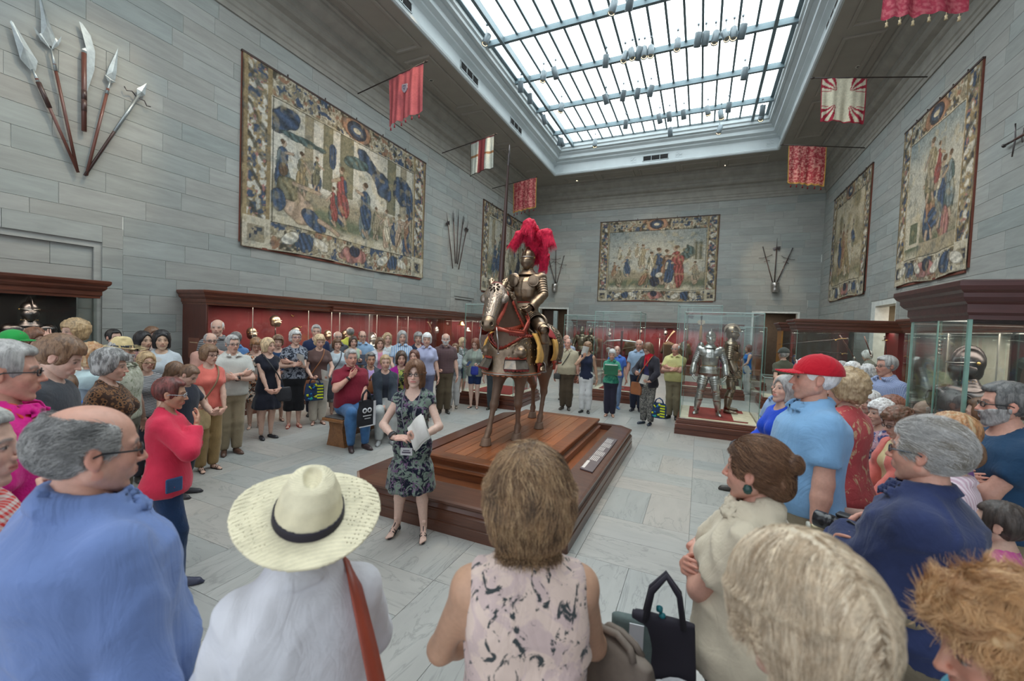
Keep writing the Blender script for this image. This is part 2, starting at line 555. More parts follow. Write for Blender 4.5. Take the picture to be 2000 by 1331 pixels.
fl = tag(MB().box(XL-T,XR+T+2.4,YF,YB+T+2.8,-0.2,-0.008).build('floor',plain('floor_grout',lin(120,124,122),0.8)),kind='structure')
cells = []
q = 0.94
for i in range(int((XL)/q)-1,int(XR/q)+2):
 for j in range(int(YF/q)-1,int(YB/q)+2):
  x,y = i*q,j*q
  for k in (0,1):
   if (i+j)%2:c = (x,x+q,y+k*q/2,y+(k+1)*q/2,0)
   else:c = (x+k*q/2,x+(k+1)*q/2,y,y+q,1)
   cx,cy = (c[0]+c[1])/2,(c[2]+c[3])/2
   if XL-0.3<cx<XR+0.3 and YF<cy<YB+0.4:cells.append((math.hypot(cx-0,cy-0)+(30 if cy<0.4 or (cx+9<0)or abs(math.atan2(-cx-0.0,cy)-YAW)>0.95 else 0),cx,cy,c[4]))
cells.sort()
slab = MB().bev(-q/2+0.0015,q/2-0.0015,-q/4+0.0015,q/4-0.0015,-0.03,0,0.001).mesh('marble_slab',MARB)
for _,cx,cy,o_ in cells[:300]:
 link('marble_slab',slab,fl,loc=(cx,cy,0),rot=(0,0,math.pi/2 if o_ else 0))
mb = MB()
for _,cx,cy,o_ in cells[300:]:
 mb.bev(-q/2+0.0015,q/2-0.0015,-q/4+0.0015,q/4-0.0015,-0.03,0,0.001,M=Matrix.Translation((cx,cy,0))@Matrix.Rotation(math.pi/2*o_,4,'Z'))
tag(mb.build('marble_slabs',MARB,fl),kind='stuff')
# -------- cornice, soffit, skylight well
PLAS = plain('warm_grey_plaster',lin(154,149,140),0.8,var=0.05,nscale=2)
PLASW = plain('cool_white_plaster',lin(196,204,206),0.7,var=0.04,nscale=2)
CORN = [(0,8.60),(0.035,8.60),(0.035,8.72),(0.06,8.745),(0.06,8.84),(0.09,8.87),(0.09,9.12),(0.13,9.15),(0.16,9.19),(0.16,9.26),(0.3,9.31),(0.36,9.36),
 (0.36,9.46),(0.40,9.48),(0.40,9.62),(0.50,9.68),(0.60,9.76),(0.64,9.84),(0.64,9.9),(0.70,9.93),(0.70,10.02)]
ring = [(XL,YF),(XL,YB),(XR,YB),(XR,YF)]
tag(MB().sweep(CORN,ring).build('trim_1',STONE_D),kind='structure')
ce = tag(MB().box(XL,OX0-0.0,YF,YB,ZC,ZC+0.12).box(OX1,XR,YF,YB,ZC,ZC+0.12).box(OX0,OX1,OY1,YB,ZC,ZC+0.12).box(OX0,OX1,YF,OY0,ZC,ZC+0.12).build('ceiling',PLAS),kind='structure')
def coffer(x0,x1,y0,y1):
 """moulded frame of one ceiling panel, standing down from the soffit"""
 mb = MB()
 mb.sweep([(0,ZC),(0,ZC-0.035),(0.03,ZC-0.05),(0.09,ZC-0.05),(0.11,ZC-0.02),(0.15,ZC-0.015),(0.15,ZC)],[(x0,y0),(x0,y1),(x1,y1),(x1,y0)],True)
 mb.build('coffer_moulding',PLAS,ce)
ys = [YF+0.3+i*3.32 for i in range(8)]
for y0 in ys:
 if y0>1 and y0+3.0<YB:
  coffer(XL+0.9,OX0-0.35,y0,y0+2.95)
  coffer(OX1+0.35,XR-0.9,y0,y0+2.95)
for i in range(5):
 x0 = OX0+0.3+i*1.93
 coffer(x0,x0+1.7,OY1+0.35,YB-0.85)
LAMPG = emit('downlight_glow',(1.0,0.78,0.5),14)
LAMPD = plain('downlight_white',lin(190,186,176),0.5)
for x,y,on,wh in ((-6.41,22.0,1,'left of three along the back'),(-3.54,22.1,1,'middle of three along the back'),(0.71,22.1,1,'right of three along the back'),(-8.4,11.5,0,'nearer one on the left side'),(-8.4,17.2,0,'farther one on the left side'),(3.8,15.3,0,'farther one on the right side'),(3.8,10.6,0,'nearer one on the right side'),(-1.4,22.1,0,'between the lit ones at the back')):
 r = empty('recessed_downlight',(x,y,ZC-0.001),label='round recessed soffit downlight, '+('lit, ' if on else 'unlit, ')+wh,cat='ceiling light',group='lit soffit downlights' if on else 'unlit soffit downlights')
 MB().lathe([(0.05,0),(0.075,0),(0.085,-0.008),(0.075,-0.016),(0.052,-0.014)],16).build('rim',LAMPD,r)
 MB().lathe([(0.0,-0.006),(0.05,-0.006)],16).build('bulb',LAMPG if on else plain('dark_bulb',(0.05,0.05,0.05)),r)
WELL = [(-0.0,10.0),(0.06,9.97),(0.10,10.0),(0.12,10.06),(0.06,10.10),(0.02,10.12),(0.02,10.52),(0.08,10.56),(0.16,10.60),(0.16,10.66),(0.30,10.72),(0.30,10.86),(0.40,10.94),(0.40,11.0),
 (0.50,11.02),(0.50,11.12),(0.56,11.16),(0.56,11.30),(0.62,11.34)]
# path runs so that "out" points into the opening
tag(MB().sweep([(o-0.02,z)for o,z in WELL],[(OX0,OY0),(OX0,OY1),(OX1,OY1),(OX1,OY0)],True).build('trim_2',PLASW),kind='structure')
# pierced grilles and small quatrefoil panels on the fascia
GRM = plain('dark_bronze_grille',lin(66,64,62),0.4,0.6)
def grille(M,wh,w=1.15,h=0.26):
 r = empty('air_grille',label='dark pierced air grille in the white fascia, '+wh,cat='vent',group='fascia air grilles')
 r.matrix_world = M
 MB().box(-w/2,w/2,-0.006,0.0,-h/2,h/2).build('backing',plain('grille_dark',lin(34,34,36),0.8),r)
 mb = MB()
 for a,b in ((-w/2,-w/2+0.02),(w/2-0.02,w/2),(-w/6-0.01,-w/6+0.01),(w/6-0.01,w/6+0.01)):mb.box(a,b,0,0.016,-h/2,h/2)
 mb.box(-w/2,w/2,0,0.016,h/2-0.02,h/2).box(-w/2,w/2,0,0.016,-h/2,-h/2+0.02)
 mb.build('frame',PLASW,r)
 mb = MB()
 nx = 22
 for i in range(nx):
  x = -w/2+(i+0.5)*w/nx
  for s in (-1,1):
   mb.tube([(x-s*0.04,0.006,-h/2+0.02),(x+s*0.04,0.006,h/2-0.02)],0.004,4)
 tag(mb.build('lattice',GRM,r),kind='stuff')
 return r
grille(Matrix.Translation((-2.33,OY1-0.012,10.31))@Matrix.Rotation(math.pi,4,'Z'),'on the far end')
for i,y in enumerate((4.9,8.5,12.1,15.9)):
 grille(Matrix.Translation((OX0+0.012,y,10.31))@Matrix.Rotation(-math.pi/2,4,'Z'),ORD[i]+' from the front on the left side')
for i,y in enumerate((7.0,13.2)):grille(Matrix.Translation((OX1-0.012,y,10.31))@Matrix.Rotation(math.pi/2,4,'Z'),('nearer' if i==0 else 'farther')+' one on the right side')
mb = MB()
for cx in (-3.35,-1.31,OX0+0.35,OX1-0.35):
 for a in (-1,1):
  for b in (-1,1):
   mb.sweep([(0,0),(0,0.012),(0.012,0.012),(0.012,0)],[(0.06*math.cos(t_),0.06*math.sin(t_))for t_ in [k*math.pi/4 for k in range(8)]],True)
   n_ = 32
   for k in range(len(mb.v)-n_,len(mb.v)):
    x_,y_,z_ = mb.v[k]
    mb.v[k] = (cx+a*0.075+x_,OY1-0.003-z_,10.31+b*0.065+y_)
tag(mb.build('rosette_relief',PLASW,bpy.data.objects['trim_2']),kind='stuff')
# -------- the laylight
GX0,GX1,GY0,GY1,GZ = -6.72,2.06,-0.7,20.4,11.36
MULL = metalmat('blue_grey_bar',lin(112,128,134),0.45,0.1)
MULL.node_tree.nodes['Principled BSDF'].inputs['Metallic'].default_value = 0.3
win = tag(empty('window_1'),kind='structure')
nx = 18
beams = [19.0-2.23*k for k in range(10)][:9]
rows = sorted([GY0]+[b for b in beams if b>GY0+0.2]+[GY1])
PANE,tp = newmat('frosted_laylight_glass',0.5)
e = tp.n('ShaderNodeEmission')
f = tp.noise(tp.coord((0.25,0.25,1),'Object'),1.2,3)
tp.l(tp.ramp(f,[(0.3,(0.80,0.93,0.97)),(0.7,(0.93,0.985,1.0))]),e.inputs['Color'])
e.inputs['Strength'].default_value = SKYLIGHT_STRENGTH
tp.l(e.outputs[0],tp.out.inputs[0])
pw = (GX1-GX0)/nx
shared = {}
for j in range(len(rows)-1):
 L = rows[j+1]-rows[j]
 k_ = round(L,2)
 if k_ not in shared:shared[k_] = MB().box(-pw/2+0.02,pw/2-0.02,-L/2+0.03,L/2-0.03,0,0.02).mesh('pane',PANE)
 for i in range(nx):
  link('pane',shared[k_],win,loc=(GX0+(i+0.5)*pw,(rows[j]+rows[j+1])/2,GZ))
for i in range(nx+1):
 x = GX0+i*pw
 MB().box(x-0.034,x+0.034,GY0,GY1,GZ-0.05,GZ+0.03).build('glazing_bar',MULL,win)
for b in beams:
 if b>GY0:MB().box(GX0-0.1,GX1+0.1,b-0.055,b+0.055,GZ-0.2,GZ-0.13).box(GX0-0.1,GX1+0.1,b-0.02,b+0.02,GZ-0.14,GZ).build('cross_beam',MULL,win)
for x in (GX0+0.5,GX1-0.5):
 MB().box(x-0.05,x+0.05,GY0,GY1,GZ-0.27,GZ-0.2).box(x-0.02,x+0.02,GY0,GY1,GZ-0.2,GZ).build('rail',MULL,win)
mb = MB()
mb.sweep([(0.0,11.3),(0.14,11.3),(0.14,11.42),(0.0,11.42)],[(GX0-0.12,GY0-0.12),(GX0-0.12,GY1+0.12),(GX1+0.12,GY1+0.12),(GX1+0.12,GY0-0.12)],True)
mb.build('window_frame',MULL,win)
# spot heads hung from the beams
CAN = plain('pale_grey_can',lin(112,124,130),0.4,0.2)
BULB = emit('warm_bulb',(1.0,0.70,0.36),9)
spots = [(950,78,1),(1197,15,1),(1230,5,0),(1061,150,1),(1084,143,0),(1183,120,0),(1220,112,1),(1234,106,1),(1247,105,0),(1258,103,1),(1271,101,1),(1323,88,1),
 (1363,78,0),(1378,76,0),(1397,74,1),(1417,70,1),(1433,66,1),(1450,62,0),(1454,144,0),(1017,170,0),(1035,193,0),(1096,211,1),(1183,194,0),(1217,187,0),(1245,183,0),(1271,178,0),(1063,234,0),(1222,243,0),(1288,232,0),(1307,228,0),(1335,224,0),(1382,217,1),(1408,225,1),(1423,210,0),(1489,216,0),(1487,228,1),
 (1093,277,0),(1098,279,0),(1162,281,1),(1309,258,0),(1405,254,1)]
canm = MB().lathe([(0.0,0.19),(0.092,0.19),(0.10,0.18),(0.10,-0.18),(0.09,-0.185),(0.082,-0.15),(0.0,-0.15)],14).mesh('can',CAN)
bulm = MB().lathe([(0.0,-0.13),(0.075,-0.148),(0.08,-0.155)],12).mesh('bulb',BULB)
hang = MB().tube([(0,0,0),(0,0,0.3)],0.012,6).box(-0.03,0.03,-0.03,0.03,0.28,0.32).mesh('stem',CAN)
rowof = lambda s:min(range(len(beams)),key=lambda q:abs(beams[q]-atz(s[0],s[1],10.82).y))
byrow = {}
for s in sorted(spots,key=lambda s:s[0]):byrow.setdefault(rowof(s),[]).append(s)
for i,sp_ in enumerate(spots):
 px,py,on = sp_
 q_ = rowof(sp_)
 p = atz(px,py,10.82)
 by = min(beams,key=lambda b:abs(b-p.y))
 r = empty('track_spotlight',p,label=('glowing' if on else 'turned-away')+' grey spotlight, '+ORD[byrow[q_].index(sp_)]+' from the left on the '+ORD[q_]+' skylight beam from the back',cat='spotlight',group='glowing skylight spots' if on else 'turned-away skylight spots')
 rr = random.Random(i)
 t = (rr.uniform(0.2,0.55)if not on else-rr.uniform(0.1,0.4))
 c = link('can',canm,r,rot=(t,rr.uniform(-0.3,0.3),0))
 if on:link('bulb',bulm,c)
 link('stem',hang,r,loc=(0,0,0.15))
 # ======== smooth bodies: distance fields meshed with surface nets
f32 = np.float32
def _hash(ix,iy,iz):
 n = (ix*73856093)^(iy*19349663)^(iz*83492791)
 n = (n^(n>>13))*1274126177
 return ((n&0xffff).astype(f32))/32767.5-1.0
def vnoise(P,s=1.0,seed=0):
 """smooth value noise in -1..1"""
 Q = P*s+seed*17.31
 I = np.floor(Q).astype(np.int64)
 F = (Q-I).astype(f32)
 F = F*F*(3-2*F)
 r = 0
 for dx in (0,1):
  wx = F[:,0]if dx else 1-F[:,0]
  for dy in (0,1):
   wy = F[:,1]if dy else 1-F[:,1]
   for dz in (0,1):
    wz = F[:,2]if dz else 1-F[:,2]
    r = r+_hash(I[:,0]+dx,I[:,1]+dy,I[:,2]+dz)*wx*wy*wz
 return r
def V3(*a):
 return np.array(a,f32)
def smin(a,b,k):
 h = np.clip(0.5+0.5*(b-a)/k,0,1)
 return b+(a-b)*h-k*h*(1-h)
def smax(a,b,k):
 return-smin(-a,-b,k)
def cap(P,a,b,ra,rb=None):
 rb = ra if rb is None else rb
 a = np.asarray(a,f32)
 b = np.asarray(b,f32)
 ba = b-a
 t = np.clip(((P-a)@ba)/max(float(ba@ba),1e-9),0,1)
 d = P-a-t[:,None]*ba
 return np.sqrt((d*d).sum(1))-(ra+(rb-ra)*t)
def chain(P,pts,rs,k=0.02):
 d = None
 for i in range(len(pts)-1):
  c = cap(P,pts[i],pts[i+1],rs[i],rs[i+1])
  d = c if d is None else smin(d,c,k)
 return d
def ell(P,c,r,R=None):
 Q = P-np.asarray(c,f32)
 if R is not None:Q = Q@np.asarray(R,f32)  # columns of R = local axes
 r = np.asarray(r,f32)
 a = Q/r
 k0 = np.sqrt((a*a).sum(1))
 b = a/r
 k1 = np.sqrt((b*b).sum(1))+1e-9
 return k0*(k0-1)/k1
def rotx(a):
 c,s = math.cos(a),math.sin(a)
 return np.array([[1,0,0],[0,c,-s],[0,s,c]],f32)
def roty(a):
 c,s = math.cos(a),math.sin(a)
 return np.array([[c,0,s],[0,1,0],[-s,0,c]],f32)
def rotz(a):
 c,s = math.cos(a),math.sin(a)
 return np.array([[c,-s,0],[s,c,0],[0,0,1]],f32)
def loft(P,zs,As,Bs,Cs,p=2.4,xs=None):
 """stack of super-ellipse sections: half width A, half depth B, centre y C (and x)"""
 z = np.clip(P[:,2],zs[0],zs[-1])
 A = np.interp(z,zs,As).astype(f32)
 B = np.interp(z,zs,Bs).astype(f32)
 C = np.interp(z,zs,Cs).astype(f32)
 X = P[:,0]-(np.interp(z,zs,xs).astype(f32)if xs is not None else 0)
 k = (np.abs(X/A)**p+np.abs((P[:,1]-C)/B)**p)**(1/p)
 d = (k-1)*np.minimum(A,B)
 return np.maximum(d,np.maximum(zs[0]-P[:,2],P[:,2]-zs[-1]))
def rbox(P,c,h,r=0.0,R=None):
 Q = P-np.asarray(c,f32)
 if R is not None:Q = Q@np.asarray(R,f32)
 q = np.abs(Q)-(np.asarray(h,f32)-r)
 return np.sqrt((np.maximum(q,0)**2).sum(1))+np.minimum(q.max(1),0)-r
def surfnet(f,lo,hi,h,lip=1.25):
 lo = np.asarray(lo,f32)-h
 n = np.ceil((np.asarray(hi,f32)+h-lo)/h/4).astype(int)*4
 nb = n//4
 g = np.stack(np.meshgrid(*[np.arange(k)for k in nb],indexing='ij'),-1).reshape(-1,3)
 dc = f((lo+(g*4+1.5)*h).astype(f32))
 act = np.abs(dc)<4*h*0.87*lip+h
 V = np.repeat(np.repeat(np.repeat(np.where(dc>0,1.0,-1.0).astype(f32).reshape(nb),4,0),4,1),4,2)
 o = np.stack(np.meshgrid(range(4),range(4),range(4),indexing='ij'),-1).reshape(-1,3)
 gi = (g[act][:,None,:]*4+o[None]).reshape(-1,3)
 V[gi[:,0],gi[:,1],gi[:,2]] = f((lo+gi*h).astype(f32))
 V = np.pad(V,1,constant_values=1.0)
 lo = lo-h
 ins = V<0
 c = np.zeros(tuple(s-1 for s in V.shape),np.uint8)
 for dx in (0,1):
  for dy in (0,1):
   for dz in (0,1):
    c+=ins[dx:dx+c.shape[0],dy:dy+c.shape[1],dz:dz+c.shape[2]]
 m_ = (c>0)&(c<8)
 I = np.argwhere(m_)
 if len(I)==0:return np.zeros((0,3),f32),np.zeros((0,4),np.int32)
 idx = np.full(c.shape,-1,np.int32)
 idx[m_] = np.arange(len(I))
 acc = np.zeros((len(I),3),f32)
 cnt = np.zeros(len(I),f32)
 cor = [(a,b,d)for a in (0,1)for b in (0,1)for d in (0,1)]
 val = {q:V[I[:,0]+q[0],I[:,1]+q[1],I[:,2]+q[2]]for q in cor}
 for a in cor:
  for ax in range(3):
   if a[ax]:continue
   b = list(a)
   b[ax] = 1
   va,vb = val[a],val[tuple(b)]
   s = (va<0)!=(vb<0)
   t = np.where(s,va/np.where(s,va-vb,1),0)
   p = np.array(a,f32)[None].repeat(len(I),0)
   p[:,ax] = t
   acc[s]+=p[s]
   cnt[s]+=1
 verts = lo+(I+acc/cnt[:,None])*h
 quads = []
 for ax in range(3):
  u,w = (ax+1)%3,(ax+2)%3
  sl0 = [slice(1,-1)]*3
  sl0[ax] = slice(0,-1)
  sl1 = [slice(1,-1)]*3
  sl1[ax] = slice(1,None)
  A_,B_ = ins[tuple(sl0)],ins[tuple(sl1)]
  E = np.argwhere(A_!=B_)
  if not len(E):continue
  up = A_[E[:,0],E[:,1],E[:,2]]
  off = np.ones(3,int)
  off[ax] = 0
  E = E+off
  q = []
  for du,dw in ((-1,-1),(0,-1),(0,0),(-1,0)):
   e_ = E.copy()
   e_[:,u]+=du
   e_[:,w]+=dw
   q.append(idx[e_[:,0],e_[:,1],e_[:,2]])
  q = np.stack(q,1)
  q[~up] = q[~up][:,::-1]
  quads.append(q[(q>=0).all(1)])
 return verts.astype(f32),np.concatenate(quads).astype(np.int32)
def vnormals(v,f):
 a = v[f[:,2]]-v[f[:,0]]
 b = v[f[:,3]]-v[f[:,1]]if f.shape[1]==4 else v[f[:,1]]-v[f[:,0]]
 n = np.cross(a,b)
 out = np.zeros_like(v)
 for k in range(f.shape[1]):np.add.at(out,f[:,k],n)
 return out/(np.sqrt((out*out).sum(1))[:,None]+1e-9)
def relax(v,f,it=1,w=0.5):
 for _ in range(it):
  s = np.zeros_like(v)
  c = np.zeros(len(v),f32)
  for k in range(4):
   a,b = f[:,k],f[:,(k+1)%4]
   np.add.at(s,a,v[b])
   np.add.at(c,a,1)
   np.add.at(s,b,v[a])
   np.add.at(c,b,1)
  v = v*(1-w)+(s/c[:,None])*w
 return v
def joinm(parts):
 vs,fs,n = [],[],0
 for v,f in parts:
  vs.append(v)
  fs.append(f+n)
  n+=len(v)
 return np.concatenate(vs),np.concatenate(fs)
 # -------- head (unit = chin to crown, centre at origin, looks along +y)
def head_sdf(P,fem=0.0,old=0.0,fat=0.0):
 X = P.copy()
 X[:,0] = np.abs(X[:,0])
 d = ell(P,(0,-0.07,0.13),(0.325,0.42,0.37))
 d = smin(d,ell(P,(0,0.10,-0.10),(0.25+.02*fat,0.27,0.34)),0.08)
 d = smin(d,cap(X,(0.17+.03*fat,0.0,-0.2),(0.06,0.22,-0.40),0.10+.03*fat,0.075),0.08)  # jaw
 d = smin(d,ell(P,(0,0.265,-0.425),(0.09,0.075,0.07)),0.06)  # chin
 d = smin(d,ell(X,(0.15,0.21,-0.11),(0.10,0.11,0.10)),0.06)  # cheeks
 d = smin(d,cap(X,(0.03,0.335,0.10),(0.19,0.275,0.09),0.035,0.03),0.05)  # brow
 d = smax(d,-ell(X,(0.13,0.41,0.015),(0.085,0.075,0.055)),0.045)  # sockets
 d = smin(d,ell(X,(0.128,0.285,0.012),(0.062,0.06,0.05)),0.012)  # eyes
 d = smin(d,cap(P,(0,0.345,0.06),(0,0.435,-0.12),0.030,0.040),0.03)  # nose
 d = smin(d,ell(P,(0,0.435,-0.135),(0.042,0.045,0.035)),0.02)
 d = smin(d,ell(X,(0.045,0.385,-0.145),(0.03,0.04,0.027)),0.02)
 d = smin(d,ell(P,(0,0.315,-0.255),(0.13,0.075,0.085)),0.04)  # mouth mound
 d = smin(d,cap(X,(0.0,0.392,-0.238),(0.100,0.335,-0.250),0.016,0.007),0.012)
 d = smin(d,cap(X,(0.0,0.385,-0.278),(0.090,0.330,-0.264),0.019,0.008),0.012)
 d = smax(d,-cap(X,(0.0,0.412,-0.257),(0.115,0.345,-0.257),0.007,0.004),0.012)
 nr = 0.165-0.03*fem+0.03*fat
 d = smin(d,cap(P,(0,-0.09,-0.30),(0,-0.15,-0.78),nr,nr*1.12),0.06)  # neck
 e = ell(X,(0.335,-0.045,-0.01),(0.030,0.075,0.125),rotx(0.15))
 e = smax(e,-ell(X,(0.365,-0.025,0.01),(0.025,0.04,0.07)),0.015)
 e = smin(e,ell(X,(0.335,-0.02,-0.11),(0.022,0.035,0.035)),0.02)
 return smin(d,e,0.02)
_heads = {}
LOD = {0:0.0165,1:0.027,2:0.041}
def head_mesh(fem,old,lod,fat=0.0):
 k = (round(fem),lod,fat>0.5)
 if k not in _heads:
  v,f = surfnet(lambda P:head_sdf(P,k[0],0,1.0 if k[2]else 0.0),(-0.42,-0.55,-0.85),(0.42,0.52,0.53),LOD[lod])
  _heads[k] = (v,f)
 return _heads[k]
def head_cols(v,skin,brow,lip,rng,lod):
 c = np.tile(np.array(skin,f32),(len(v),1))
 x,y,z = np.abs(v[:,0]),v[:,1],v[:,2]
 def blend(mask,col):
  nonlocal c
  mk = np.clip(mask,0,1)[:,None]
  c = c*(1-mk)+np.array(col,f32)*mk
 red = np.array(skin,f32)*np.array((1.06,0.78,0.74),f32)
 blend(0.55*np.exp(-((x-0.16)**2+(z+0.1)**2)/0.012)*(y>0.1),red)
 blend(0.6*np.exp(-(x**2+(z+0.13)**2)/0.004)*(y>0.38),red)
 blend(0.5*(x>0.32),red)
 blend(0.5*np.exp(-((x-0.13)**2/0.007+(z-0.02)**2/0.003))*(y>0.2),tuple(s*0.62 for s in skin))
 lw = np.clip(1.6-np.abs(z+0.257)/0.030,0,1)*np.clip((0.115-x)/0.03,0,1)*(y>0.28)
 blend(lw,lip)
 blend(np.clip(1.5-np.abs(z+0.257)/0.007,0,1)*(x<0.105)*(y>0.28)*0.7,(0.12,0.03,0.03))
 if lod==2:blend(0.5*np.exp(-((x-0.13)**2/0.008+(z-0.03)**2/0.004))*(y>0.2),tuple(s*0.45 for s in skin))
 bz = 0.105-0.35*(x-0.12)**2*8
 blend(0.75*np.clip(1.6-np.abs(z-bz)/0.018,0,1)*(x>0.05)*(x<0.21)*(y>0.2),brow)
 ex,ez = (x-0.128)/0.052,(z-0.012)/(0.018 if lod<2 else 0.022)
 er = ex**2+ez**2
 blend(np.clip((1.3-er)*3,0,1)*(y>0.25),(0.34,0.30,0.28)if lod<2 else (0.12,0.08,0.07))
 ir = ((x-0.128)**2+(z-0.012)**2)**0.5
 blend(np.clip((0.027-ir)/0.006,0,1)*(y>0.25)*(np.abs(z-0.012)<0.02),(0.05,0.035,0.03))
 blend(0.8*np.clip(1.4-np.abs(z-0.036+6*(x-0.128)**2)/0.008,0,1)*(np.abs(x-0.128)<0.06)*(y>0.25),(0.05,0.03,0.025))
 return c
 # -------- hand (unit = wrist to middle finger tip; fingers along +y, palm faces -z, thumb at +x)
def hand_sdf(curl,spread=0.0,thumb=0.5):
 fl = [0.42,0.47,0.44,0.34]
 fx = [0.155,0.052,-0.05,-0.145]
 chains = []
 for i in range(4):
  L = fl[i]
  base = np.array((fx[i],0.50+(0.02,0.04,0.03,-0.02)[i],0.0))
  a = curl*(0.75+0.09*i)
  dx = fx[i]*(0.35+spread)
  pts = [np.array((fx[i]*0.7,0.2,0)),base]
  ang = 0
  p = base
  for j,fr in enumerate((0.46,0.30,0.24)):
   ang+=a*(1,1.15,0.8)[j]
   p = p+L*fr*np.array((dx*math.cos(ang),math.cos(ang),-math.sin(ang)))
   pts.append(p)
  chains.append((pts,[0.062,0.054,0.048,0.044,0.036]))
 t0,t1 = np.array((0.10,0.12,-0.02)),np.array((0.22,0.30,-0.06))
 t2 = t1+0.19*np.array((0.55-thumb*0.45,0.8,-0.25-thumb*0.6))
 t3 = t2+0.15*np.array((0.25-thumb*0.55,0.85,-0.2-thumb*0.5))
 chains.append(([t0,t1,t2,t3],[0.075,0.062,0.052,0.040]))
 def f(P):
  d = rbox(P,(0,0.30,0.0),(0.20,0.24,0.075),0.07)
  d = smin(d,cap(P,(0,-0.2,0),(0,0.12,0),0.105,0.12),0.06)
  for pts,rs in chains:
   c = None
   for i in range(len(pts)-1):
    e_ = cap(P,pts[i],pts[i+1],rs[i],rs[i+1])
    c = e_ if c is None else np.minimum(c,e_)
   d = smin(d,c,0.018)
  return d
 return f
_hands = {}
def hand_mesh(kind,lod):
 k = (kind,lod)
 if k not in _hands:
  curl,sp,th = {'relax':(0.38,0.1,0.35),'grip':(1.15,0.0,1.0),'flat':(0.10,0.15,0.15),'fist':(1.45,0.0,1.2)}[kind]
  _hands[k] = surfnet(hand_sdf(curl,sp,th),(-0.35,-0.25,-0.6),(0.45,1.1,0.2),{0:0.028,1:0.040,2:0.052}[lod])
 return _hands[k]
 # ======== people (unit = standing height; forward +y, person's right +x)
SKIN = {'fair':(0.62,0.40,0.31),'pale':(0.68,0.47,0.38),'ruddy':(0.60,0.33,0.25),'tan':(0.50,0.30,0.20),'asian':(0.60,0.41,0.29),'dark':(0.22,0.12,0.08)}
HAIRC = {'grey':(0.33,0.32,0.31),'white':(0.66,0.64,0.62),'silver':(0.46,0.45,0.44),'dark':(0.045,0.032,0.026),'black':(0.015,0.013,0.014),'brown':(0.14,0.075,0.042),'ltbrown':(0.26,0.15,0.085),
 'blond':(0.58,0.43,0.26),'dblond':(0.38,0.26,0.14),'ginger':(0.46,0.22,0.09),'auburn':(0.12,0.035,0.028),'pepper':(0.16,0.155,0.15)}
@cached
def skinmat():
 m_,t = newmat('skin',0.48,0.0,0.4)
 a = t.n('ShaderNodeVertexColor',layer_name='col')
 v = t.coord()
 f = t.noise(v,60,3)
 t.base(t.mix(1.0,a.outputs[0],t.ramp(f,[(0.3,(0.93,0.92,0.92)),(0.7,(1.05,1.03,1.03))]),'MULTIPLY'))
 t.p.inputs['Subsurface Weight'].default_value = 0.06
 t.p.inputs['Subsurface Radius'].default_value = (0.012,0.005,0.003)
 t.p.inputs['Subsurface Scale'].default_value = 0.6
 t.bump(t.noise(v,220,2),0.08,0.001)
 return m_
@cached
def hairmat(c,c2=None,freq=90):
 m_,t = newmat('hair',0.42,0.0,0.5)
 c2 = c2 or mul(c,1.7)
 v = t.coord((1,1,0.12))
 f = t.noise(v,freq,4,0.7,0.6)
 g = t.noise(t.coord((1,1,0.35)),freq*0.2,3,0.6,1.0)
 h = t.math('MULTIPLY_ADD',g,0.55,t.math('MULTIPLY',f,0.45))
 t.base(t.ramp(h,[(0.36,mul(c,0.45)),(0.47,c),(0.56,mul(c2,0.85)),(0.66,c2)]))
 t.bump(f,0.5,0.006)
 return m_
